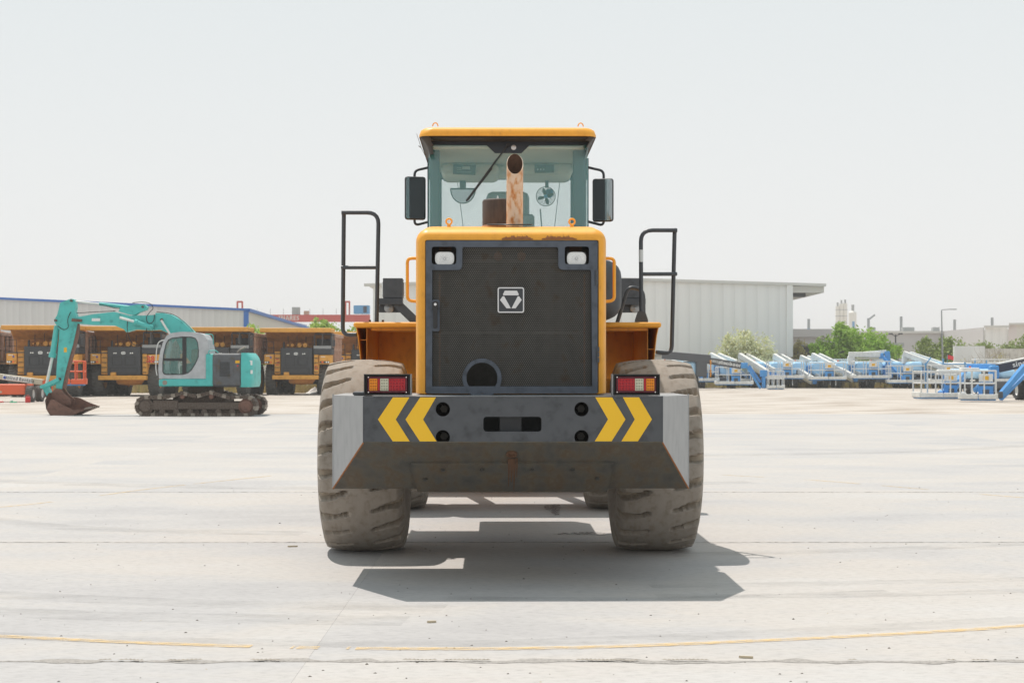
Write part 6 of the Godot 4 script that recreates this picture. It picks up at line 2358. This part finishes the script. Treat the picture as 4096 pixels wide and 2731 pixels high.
	part("pre_cleaner", s, M.black_plastic, T)
	if number:
		letters("painted_number", number, 0.34, M.sticker_red, T, Transform3D(Basis.IDENTITY, Vector3(1.42, 1.96, -0.156)), false, 0.85)
	return T

func build_trucks() -> void:
	make_truck("yellow mining dump truck behind the upright teal dipper arm", Vector3(-24.4, -0.03, -82.6), 0.03, "", Color(0.97, 0.95, 0.94))
	make_truck("yellow mining dump truck with red number 38 behind the excavator boom", Vector3(-20.55, -0.03, -84.4), 0.0, "38")
	make_truck("yellow mining dump truck mostly hidden behind the excavator engine cover", Vector3(-16.2, -0.03, -86.3), -0.03, "", Color(0.95, 0.95, 0.98))
	var t := make_truck("yellow mining dump truck with red scrawls on its step columns", Vector3(-11.95, -0.03, -88.3), 0.0, "")
	for q in [[-1.06, 1.98, 0.0], [-1.0, 1.82, 0.2], [-1.06, 1.68, 0.0], [1.1, 1.6, 0.1], [1.12, 1.45, -0.2]]:
		var s := Sh.new()
		s.box(Vector3(q[0], q[1], -0.2585), Vector3(0.16, 0.05, 0.003), Basis(Vector3.BACK, q[2]))
		part("red_scrawl", s, M.sticker_red, t)
	make_truck("yellow mining dump truck parked furthest back, next to the loader fender", Vector3(-8.9, -0.03, -97.0), 0.05, "", Color(1.0, 0.98, 0.92))
	make_truck("yellow mining dump truck at the outer end of the row, cut by the frame", Vector3(-29.4, -0.03, -84.0), 0.0, "")

func cage(root: Node3D, w: float, d: float, h: float, at: Vector3, rail: Material, skirt: Material, turn := 0.0) -> Node3D:
	var c := Node3D.new()
	c.name = "platform"
	c.position = at
	c.rotation.y = turn
	root.add_child(c, true)
	var s := Sh.new()
	for y in [h * 0.55, h]:
		s.tube([Vector3(-w / 2, y, -d / 2), Vector3(w / 2, y, -d / 2), Vector3(w / 2, y, d / 2), Vector3(-w / 2, y, d / 2)], 0.038, 6, 0.1, true)
	part("guard_rail", s, rail, c)
	for x in [-0.5, -0.17, 0.17, 0.5]:
		for z in [-0.5, 0.5]:
			s = Sh.new()
			s.cyl(Vector3(x * w, 0.05, z * d), Vector3(x * w, h, z * d), 0.036, 0.036, 6)
			part("rail_post", s, rail, c)
	s = Sh.new()
	s.rspan(Vector3(-w / 2, -0.08, -d / 2), Vector3(w / 2, 0.03, d / 2), 0.02)
	part("floor", s, M.lift_blue, c)
	for k in 2:
		s = Sh.new()
		s.rspan(Vector3(-w / 2 - 0.06 + k * (w / 2 + 0.06) + 0.01, -0.02, d / 2 + 0.01), Vector3(k * (w / 2 + 0.06) - 0.01, 0.20, d / 2 + 0.10), 0.035, 2)
		part("bumper_pad", s, skirt, c)
	for sg in [-1.0, 1.0]:
		s = Sh.new()
		s.rspan(Vector3(sg * (w / 2 + 0.01), -0.02, -d / 2), Vector3(sg * (w / 2 + 0.09), 0.24, d / 2), 0.035, 2)
		part("bumper_pad", s, skirt, c)
	return c

func control_box(c: Node3D, x: float, z: float, h: float) -> void:
	var s := Sh.new()
	s.rspan(Vector3(x - 0.32, 0.02, z - 0.1), Vector3(x + 0.32, h * 0.66, z + 0.06), 0.03)
	var b := part("control_box", s, M.lift_blue, c)
	s = Sh.new()
	s.rspan(Vector3(x - 0.3, h * 0.66, z - 0.1), Vector3(x + 0.3, h * 0.98, z + 0.04), 0.02)
	part("control_panel", s, M.lift_white, b)
	s = Sh.new()
	s.span(Vector3(x - 0.12, h * 0.74, z + 0.0405), Vector3(x + 0.12, h * 0.90, z + 0.045))
	part("warning_sticker", s, M.sticker_yellow, b)
	s = Sh.new()
	s.rspan(Vector3(x - 0.14, 0.06, z + 0.0605), Vector3(x + 0.14, h * 0.36, z + 0.07), 0.003)
	part("hatch", s, M.lift_dark, b)
	s = Sh.new()
	s.span(Vector3(x - 0.3, h * 0.50, z + 0.0605), Vector3(x + 0.3, h * 0.60, z + 0.066))
	part("dark_band", s, M.lift_dark, b)

func lift_base(T: Node3D, at: Vector3, paint: Material, hood: Material, turn := 0.0, tall := 1.98) -> void:
	var b := Node3D.new()
	b.name = "base"
	b.position = at
	b.rotation.y = turn
	T.add_child(b)
	for q in [[-1.15, 0.75], [1.15, 0.75], [-1.15, -1.35], [1.15, -1.35]]:
		big_tyre(0.46, 0.36, 18, M.lift_white, T, at + Vector3(q[0], 0.46, q[1]).rotated(Vector3.UP, turn), M.black_rubber)
	var s := Sh.new()
	s.rspan(Vector3(-0.9, 0.45, -1.7), Vector3(0.9, 0.82, 1.0), 0.05)
	part("chassis", s, M.lift_dark, b)
	s = Sh.new()
	s.cyl(Vector3(0, 0.78, -0.3), Vector3(0, 0.95, -0.3), 0.5, 0.5, 18)
	part("slew_ring", s, M.lift_dark, b)
	s = Sh.new()
	s.rspan(Vector3(-1.25, 0.95, -1.9), Vector3(-0.22, tall, 0.6), 0.22, 4)
	part("engine_hood", s, hood, b)
	s = Sh.new()
	s.rspan(Vector3(0.22, 0.95, -1.9), Vector3(1.25, tall, 0.6), 0.22, 4)
	part("tank_hood", s, hood, b)
	s = Sh.new()
	s.rspan(Vector3(-0.2, 0.9, -1.6), Vector3(0.2, 1.7, 0.3), 0.04)
	part("turret", s, paint, b)
	s = Sh.new()
	s.rspan(Vector3(-1.0, 1.0, 0.5), Vector3(-0.4, 1.35, 0.63), 0.02)
	part("vent_panel", s, M.lift_dark, b)
	s = Sh.new()
	s.cyl(Vector3(-0.9, tall - 0.01, -0.4), Vector3(-0.9, tall + 0.14, -0.4), 0.06, 0.05, 10)
	part("beacon", s, M.beacon, b)

func make_lift(label: String, x: float, d: float, yb: float, boom: Array, w := 2.6, group := "blue boom lifts parked in a row") -> Node3D:
	var T := thing("boom_lift", label, "boom lift", Vector3(x, -0.03, -d), 0.0, group)
	lift_base(T, Vector3(-1.0, 0, -1.7), M.lift_blue, M.lift_blue_hood)
	var c := cage(T, w, 0.9, 1.22, Vector3(0, yb, 0.6), M.lift_rail, M.lift_white)
	control_box(c, 0.1, 0.30, 1.18)
	var s := Sh.new()
	s.beam(boom[0], boom[1], 0.34, 0.40, 0.04)
	part("boom", s, M.lift_white, T)
	s = Sh.new()
	s.beam(boom[0].lerp(boom[1], 0.12) - Vector3(0.18, 0.34, 0), boom[1] - Vector3(0.14, 0.26, 0), 0.2, 0.16)
	part("lower_boom", s, M.lift_cream, T)
	s = Sh.new()
	s.beam(boom[0] + Vector3(0.75, 0.05, -1.1), boom[1] + Vector3(0.65, 0.25, -1.0), 0.26, 0.24, 0.03)
	part("upper_boom", s, M.lift_white, T)
	s = Sh.new()
	s.rbox(boom[1] + Vector3(0.05, -0.1, 0), Vector3(0.32, 0.42, 0.36), 0.05, 1)
	part("boom_knuckle", s, M.lift_blue, T)
	s = Sh.new()
	s.beam(boom[1], Vector3(0.1, yb + 0.05, 0.2), 0.16, 0.18)
	part("jib", s, M.lift_blue, T)
	s = Sh.new()
	s.rbox(boom[0] + Vector3(0.2, -0.45, -0.1), Vector3(0.5, 0.7, 0.5), 0.06, 1)
	part("boom_pivot", s, M.lift_white, T)
	return T

func build_lifts() -> void:
	var up := Vector3(-3.3, 2.45, -3.4)
	make_lift("blue boom lift half hidden behind the loader tyre", 14.2, 119.5, 0.56, [Vector3(-2.6, 2.35, -3.4), Vector3(-1.2, 1.5, -0.6)], 2.2)
	make_lift("blue boom lift with low basket under the dark lettered boom", 16.3, 118.0, 0.34, [Vector3(-1.35, 2.5, -2.4), Vector3(-0.1, 1.75, -0.9)])
	make_lift("blue boom lift with white boom slanting down before the sage bush", 20.4, 120.0, 0.78, [Vector3(-2.95, 2.5, -2.6), Vector3(-1.2, 1.15, 0.1)])
	make_lift("blue boom lift with white boom beside the dark slate cabin", 23.45, 119.5, 0.68, [up, Vector3(-0.9, 0.62, 0.1)])
	make_lift("blue boom lift with white boom in front of the green tree", 26.6, 119.0, 0.78, [Vector3(-3.6, 2.5, -3.4), Vector3(-1.1, 0.8, 0.1)], 2.7)
	# articulated one with level upper boom
	var T := make_lift("blue boom lift with level white boom and blue riser by the grey shed", 29.0, 118.5, 0.45, [Vector3(-3.7, 2.52, -1.6), Vector3(-1.3, 2.52, -1.6)], 2.6)
	var s := Sh.new()
	s.beam(Vector3(-0.85, 2.75, -1.5), Vector3(-0.65, 0.6, -1.2), 0.30, 0.36, 0.03)
	part("riser", s, M.lift_blue, T)
	make_lift("blue boom lift with white boom behind the two near platforms", 31.6, 117.0, 0.5, [Vector3(-2.3, 2.6, -2.6), Vector3(0.9, 1.15, 0.1)], 2.4)
	make_lift("blue boom lift squeezed in behind the small white cage", 18.3, 123.0, 0.5, [Vector3(-2.4, 2.3, -2.4), Vector3(-0.6, 1.2, -0.4)], 2.2)
	make_lift("blue boom lift in the second row before the yellow-green tree", 22.0, 122.8, 0.9, [Vector3(-2.9, 2.3, -2.6), Vector3(-1.0, 1.2, 0.0)], 2.2)
	make_lift("blue boom lift in the second row under the green tree crown", 25.2, 122.5, 0.95, [Vector3(-2.6, 2.35, -2.6), Vector3(-0.8, 1.3, 0.0)], 2.0)
	make_lift("blue boom lift in the second row before the flat roofed shed", 30.9, 122.6, 0.9, [Vector3(-2.8, 2.5, -2.6), Vector3(-0.6, 1.2, 0.0)], 2.2)
	# dark lettered boom with blue legs and a small cage
	var D := thing("boom_lift", "dark grey lettered boom lift with twin blue legs and small white cage", "boom lift", Vector3(14.9, -0.03, -112.0))
	s = Sh.new()
	s.beam(Vector3(-4.4, 2.42, 0), Vector3(-1.0, 2.14, 0), 0.5, 0.55, 0.03)
	s.beam(Vector3(-1.3, 2.05, 0), Vector3(1.15, 1.66, 0), 0.4, 0.46, 0.03)
	var dark := part("boom", s, M.lift_dark, D)
	var dir := (Vector3(1.15, 1.66, 0) - Vector3(-1.3, 2.05, 0)).normalized()
	var face := Basis(dir, Vector3(-dir.y, dir.x, 0), Vector3(0, 0, 1))
	letters("lettering", "AB22J Plus", 0.16, M.sticker_white, dark, Transform3D(face, Vector3(-0.45, 1.93, 0.203)))
	letters("lettering", "sinoboom", 0.24, M.sticker_white, dark, Transform3D(face, Vector3(0.42, 1.78, 0.203)), false, 1.15)
	s = Sh.new()
	s.beam(Vector3(1.5, 1.72, 0), Vector3(2.5, 0.08, 0.1), 0.18, 0.17, 0.02)
	part("leg", s, M.lift_blue, D)
	s = Sh.new()
	s.beam(Vector3(1.75, 1.68, -0.3), Vector3(2.55, 0.5, -0.2), 0.18, 0.17, 0.02)
	part("leg", s, M.lift_blue, D)
	s = Sh.new()
	s.rbox(Vector3(1.35, 1.68, 0), Vector3(0.5, 0.4, 0.5), 0.05)
	part("knuckle", s, M.lift_blue, D)
	s = Sh.new()
	s.rspan(Vector3(2.62, 0.08, -0.2), Vector3(2.86, 1.35, 0.1), 0.03)
	s.rspan(Vector3(2.5, 0.9, -0.25), Vector3(2.95, 1.36, 0.15), 0.03)
	part("upright", s, M.lift_blue, D)
	cage(D, 1.05, 0.7, 1.2, Vector3(3.5, 0.1, 0.4), M.lift_rail, M.lift_white)
	s = Sh.new()
	for i in 9:
		s.box(Vector3(-1.02 + 0.015 * (i % 2), 2.0 - i * 0.13, 0.27), Vector3(0.09, 0.12, 0.03), Basis(Vector3.BACK, 0.5))
	part("warning_chain", s, M.warning_orange, D)
	s = Sh.new()
	s.rspan(Vector3(-2.0, 0.9, -0.6), Vector3(-1.25, 2.0, 0.25), 0.05)
	part("turret", s, M.lift_dark, D)
	lift_base(D, Vector3(-3.2, 0, -0.6), M.lift_dark, M.lift_blue_hood)
	# two platforms lowered to the ground on the right, with their blue arms
	var N := thing("boom_lift", "blue boom lift with wide white-padded platform lowered to the ground", "boom lift", Vector3(20.3, -0.03, -76.0))
	var c := cage(N, 2.2, 0.9, 1.2, Vector3(0.0, 0.12, 0.0), M.lift_rail, M.lift_white, 0.18)
	control_box(c, 0.75, -0.30, 1.1)
	s = Sh.new()
	s.beam(Vector3(1.1, 0.72, -1.0), Vector3(1.95, 1.42, -2.4), 0.22, 0.22, 0.03)
	s.beam(Vector3(0.9, 0.35, -0.8), Vector3(1.9, 1.0, -2.4), 0.16, 0.14, 0.03)
	part("arm", s, M.lift_blue, N)
	s = Sh.new()
	s.rspan(Vector3(0.2, 1.15, -1.3), Vector3(1.25, 1.42, -0.9), 0.06, 2)
	part("arm_cover", s, M.lift_white, N)
	s = Sh.new()
	s.beam(Vector3(0.2, 0.25, -0.5), Vector3(1.0, 0.6, -1.2), 0.3, 0.25, 0.03)
	part("jib", s, M.lift_blue, N)
	lift_base(N, Vector3(3.9, 0, -5.0), M.lift_blue, M.lift_blue_hood, 0.4, 1.45)
	var P := thing("boom_lift", "blue boom lift with navy lettered boom reaching out of the frame", "boom lift", Vector3(20.55, -0.03, -70.5))
	c = cage(P, 1.5, 0.8, 1.22, Vector3(0.0, 0.14, 0.0), M.lift_rail, M.lift_white, -0.25)
	control_box(c, 0.35, -0.25, 1.1)
	s = Sh.new()
	s.beam(Vector3(1.05, 0.20, -0.4), Vector3(2.35, 1.60, -0.8), 0.26, 0.24, 0.03)
	part("arm", s, M.lift_blue, P)
	s = Sh.new()
	s.beam(Vector3(1.2, 0.08, -0.7), Vector3(2.5, 1.25, -1.1), 0.2, 0.16, 0.03)
	part("arm", s, M.lift_blue, P)
	s = Sh.new()
	s.beam(Vector3(0.2, 0.45, -1.2), Vector3(0.95, 1.05, -1.6), 0.22, 0.2, 0.03)
	part("arm", s, M.lift_blue, P)
	s = Sh.new()
	s.rbox(Vector3(0.95, 0.30, -0.2), Vector3(0.35, 0.3, 0.4), 0.05)
	part("rotator", s, M.lift_dark, P)
	s = Sh.new()
	s.beam(Vector3(1.35, 1.47, -1.6), Vector3(3.9, 1.98, -1.9), 0.36, 0.38, 0.03)
	var navy := part("boom", s, M.navy, P)
	s = Sh.new()
	s.beam(Vector3(1.35, 1.68, -1.6), Vector3(3.9, 2.19, -1.9), 0.37, 0.05)
	part("boom_cap", s, M.lift_white, navy)
	dir = Vector3(2.65, 0.52, -0.3).normalized()
	face = Basis(dir, Vector3(-0.193, 0.981, 0).normalized(), Vector3(0.11, 0, 0.99))
	letters("lettering", "sinoboom", 0.2, M.sticker_white, navy, Transform3D(face, Vector3(2.75, 1.76, -1.56)), false, 1.2)
	s = Sh.new()
	s.rbox(Vector3(1.15, 1.30, -1.5), Vector3(0.4, 0.6, 0.45), 0.08, 2)
	part("knuckle", s, M.lift_blue, P)
	s = Sh.new()
	s.rspan(Vector3(-0.4, 1.32, -1.6), Vector3(0.45, 1.5, -1.2), 0.06, 2)
	part("arm_cover", s, M.lift_white, P)
	lift_base(P, Vector3(4.25, 0, -2.6), M.lift_blue, M.lift_blue_hood, 0.0, 1.45)
	# orange lift beside the trucks
	var O := thing("boom_lift", "orange boom lift with cream boom and cage behind the rusty bucket", "boom lift", Vector3(-21.5, -0.03, -70.0))
	s = Sh.new()
	s.rspan(Vector3(-2.2, 0.32, -0.9), Vector3(0.3, 0.78, 0.4), 0.04)
	var ch := part("chassis", s, M.lift_orange, O)
	s = Sh.new()
	s.rspan(Vector3(-0.9, 0.40, 0.401), Vector3(-0.72, 0.48, 0.41), 0.003)
	part("marker", s, M.lift_cream, ch)
	s = Sh.new()
	for k in 8:
		s.span(Vector3(-1.95 + k * 0.055, 0.58, 0.4005), Vector3(-1.92 + k * 0.055, 0.64, 0.403))
	part("small_lettering", s, M.lift_dark, ch)
	for q in [[-1.9, 0.42], [0.55, 0.42], [-1.9, -0.9], [0.55, -0.9]]:
		big_tyre(0.36, 0.3, 16, M.lift_rail, O, Vector3(q[0], 0.36, q[1]).rotated(Vector3.UP, 0.0))
	s = Sh.new()
	s.beam(Vector3(-2.2, 1.28, 0), Vector3(1.0, 0.86, 0.1), 0.26, 0.25, 0.02)
	var cb := part("boom", s, M.lift_cream, O)
	dir = Vector3(3.2, -0.42, 0.1).normalized()
	face = Basis(dir, Vector3(0.13, 0.991, 0), Vector3(-0.03, 0, 1))
	s = Sh.new()
	s.box(Vector3(-0.1, 1.005, 0.202), Vector3(1.3, 0.2, 0.006), face)
	part("name_plate", s, M.sticker_white, cb)
	letters("lettering", "United Rentals", 0.15, M.hall_dark, cb, Transform3D(face, Vector3(-0.02, 0.995, 0.207)), false, 0.9)
	s = Sh.new()
	s.cyl(Vector3(-0.66, 1.07, 0.19), Vector3(-0.66, 1.07, 0.209), 0.06, 0.06, 12)
	part("blue_dot", s, M.sticker_blue, cb)
	c = cage(O, 1.1, 0.7, 0.98, Vector3(2.3, 0.80, 0.3), M.lift_orange, M.lift_orange, 0.15)
	s = Sh.new()
	s.rspan(Vector3(-0.36, 0.1, -0.2), Vector3(-0.2, 0.7, 0.1), 0.02)
	part("control_box", s, M.lift_rail, c)
	s = Sh.new()
	s.beam(Vector3(1.0, 0.86, 0.1), Vector3(1.75, 0.92, 0.3), 0.14, 0.16)
	part("jib", s, M.lift_orange, O)
	s = Sh.new()
	s.cyl(Vector3(1.45, 0.05, 0.3), Vector3(1.45, 0.9, 0.3), 0.03, 0.03, 8)
	part("prop", s, M.lift_orange, O)
	s = Sh.new()
	s.rspan(Vector3(-2.8, 0.7, -0.8), Vector3(-2.02, 1.9, 0.2), 0.15, 3)
	part("hood", s, M.lift_white, O)
	# one more cage glimpsed behind the navy boom
	var Q := thing("boom_lift", "white caged lift glimpsed under the navy boom", "boom lift", Vector3(26.3, -0.03, -88.0))
	c = cage(Q, 1.9, 0.9, 1.2, Vector3(0, 0.75, 0.3), M.lift_rail, M.lift_white)
	control_box(c, 0.2, -0.2, 1.1)
	lift_base(Q, Vector3(0.6, 0, -3.0), M.lift_blue, M.lift_blue_hood, 0.0, 1.4)

func build_small_things() -> void:
	# blue posts with mesh beside the pale wall
	var F := thing("post_frame", "blue steel post frame with braced ends in front of the plaster wall", "frame", Vector3(33.0, -0.03, -117.5))
	var s: Sh
	for q in [[-2.6, 1.9], [-1.3, 2.2], [0.3, 1.95], [1.05, 2.2], [1.9, 2.1], [-0.6, 1.7]]:
		s = Sh.new()
		s.beam(Vector3(q[0], 0, 0), Vector3(q[0], q[1], 0), 0.1, 0.1)
		part("post", s, M.crane_blue, F)
	for q in [[-2.6, 1.75, -2.2, 2.3], [-1.3, 1.8, 1.9, 1.8], [-2.6, 1.2, -1.3, 1.2]]:
		s = Sh.new()
		s.beam(Vector3(q[0], q[1], 0), Vector3(q[2], q[3], 0), 0.08, 0.08)
		part("brace", s, M.crane_blue, F)
	var t := thing("tank", "white horizontal tank behind the blue post frame", "tank", Vector3(33.1, -0.03, -119.3))
	s = Sh.new()
	s.lathe([Vector2(0.0, -1.5), Vector2(0.35, -1.45), Vector2(0.55, -1.2), Vector2(0.6, 0.0), Vector2(0.55, 1.2), Vector2(0.35, 1.45), Vector2(0.0, 1.5)], Transform3D(Basis(Vector3.UP, PI / 2), Vector3(0, 1.35, 0)), 22)
	part("shell", s, M.lift_white, t)
	for x in [-0.9, 0.9]:
		s = Sh.new()
		s.rspan(Vector3(x - 0.1, 0, -0.4), Vector3(x + 0.1, 0.85, 0.4), 0.02)
		part("saddle", s, M.crane_blue, t)
	t = thing("flag", "red cloth flag tied to the blue post frame", "flag", Vector3(32.0, 2.15, -117.4))
	s = Sh.new()
	var rows := []
	for i in 9:
		var a := PackedVector3Array()
		for j in 5:
			a.append(Vector3(i * 0.055, 0.28 - j * 0.075 - 0.006 * i * i * 0.3, 0.03 * sin(i * 1.1 + j * 0.5)))
		rows.append(a)
	s.loft(rows, false)
	part("cloth", s, M.flag_red, t)
	s = Sh.new()
	s.cyl(Vector3(-0.02, -0.6, 0), Vector3(-0.02, 0.32, 0), 0.015, 0.015, 6)
	part("stick", s, M.crane_blue, t)
	t = thing("jerry_can", "red jerry can standing by the orange lift wheel", "can", Vector3(-20.75, -0.03, -68.5))
	s = Sh.new()
	s.rspan(Vector3(-0.1, 0, -0.08), Vector3(0.1, 0.26, 0.08), 0.03, 2)
	part("can_body", s, M.jerry_red, t)
	s = Sh.new()
	s.tube([Vector3(-0.07, 0.25, 0), Vector3(-0.05, 0.31, 0), Vector3(0.04, 0.31, 0), Vector3(0.07, 0.25, 0)], 0.015, 6, 0.03)
	part("can_handle", s, M.jerry_red, t)
	t = thing("scrap_tray", "green and white plastic tray lying near the orange lift", "tray", Vector3(-21.4, -0.03, -68.6))
	s = Sh.new()
	s.rspan(Vector3(-0.14, 0, -0.1), Vector3(0.14, 0.05, 0.1), 0.015)
	part("tray", s, M.scrap_green, t)
	s = Sh.new()
	s.rspan(Vector3(-0.13, 0.05, -0.05), Vector3(-0.02, 0.13, 0.05), 0.02)
	part("bottle", s, M.sticker_white, t)
	t = thing("red_tray", "flat red tray left of the green plastic tray", "tray", Vector3(-22.0, -0.03, -68.6))
	s = Sh.new()
	s.rspan(Vector3(-0.16, 0, -0.1), Vector3(0.16, 0.06, 0.1), 0.02)
	part("tray", s, M.jerry_red, t)
	s = Sh.new()
	s.cyl(Vector3(0, 0.06, 0), Vector3(0, 0.2, 0), 0.012, 0.012, 6)
	part("grip", s, M.jerry_red, t)
	# pale rubble behind the trucks
	for q in [[-10.9, 93.5, 0.55, 5, "widest pale rubble heap behind the truck with red scrawls"], [-10.0, 94.0, 0.4, 6, "pale rubble heap next to the widest one, on the loader side"], [-11.6, 94.0, 0.35, 7, "small pale rubble heap next to the widest one, on the excavator side"], [-18.6, 93.5, 0.4, 8, "pale rubble heap behind the truck numbered 38"]]:
		t = thing("rubble_heap", q[4], "rubble", Vector3(q[0], -0.03, -q[1]), 0.0, "rubble heaps behind the dump trucks")
		rng.seed = q[3]
		s = Sh.new()
		var ring := []
		for k in 4:
			var a := PackedVector3Array()
			for j in 11:
				var r: float = q[2] * (1.3 - k * 0.42) * rng.randf_range(0.8, 1.2)
				a.append(Vector3(cos(TAU * j / 11) * r * 1.3, k * 0.12 * rng.randf_range(0.7, 1.2), -sin(TAU * j / 11) * r * 0.7))
			ring.append(a)
		s.loft(ring)
		part("heap", s, M.sheet_white, t)
	# litter on the slabs
	for q in [[-1.75, 12.75, 0.04, 0.004, 0.2, "thin tan splinter lying on the slab left of the loader"], [1.15, 7.85, 0.035, 0.005, -0.3, "brown twig lying by the broken joint"], [-0.45, 8.95, 0.026, 0.008, 0.1, "flat tan scrap of bark lying before the loader shadow"]]:
		t = thing("litter_scrap", q[5], "litter", Vector3(q[0], 0.0, -q[1]), q[4], "scraps lying on the concrete")
		s = Sh.new()
		s.prism([Vector2(-q[2], -q[3]), Vector2(-q[2] * 0.3, -q[3] * 1.3), Vector2(q[2], -q[3] * 0.4), Vector2(q[2] * 0.8, q[3]), Vector2(-q[2] * 0.6, q[3] * 0.8)], 0.001, 0.012, Transform3D(Basis(Vector3(1, 0, 0), Vector3(0, 0, -1), Vector3(0, 1, 0)), Vector3.ZERO))
		part("scrap", s, M.chip_tan, t)
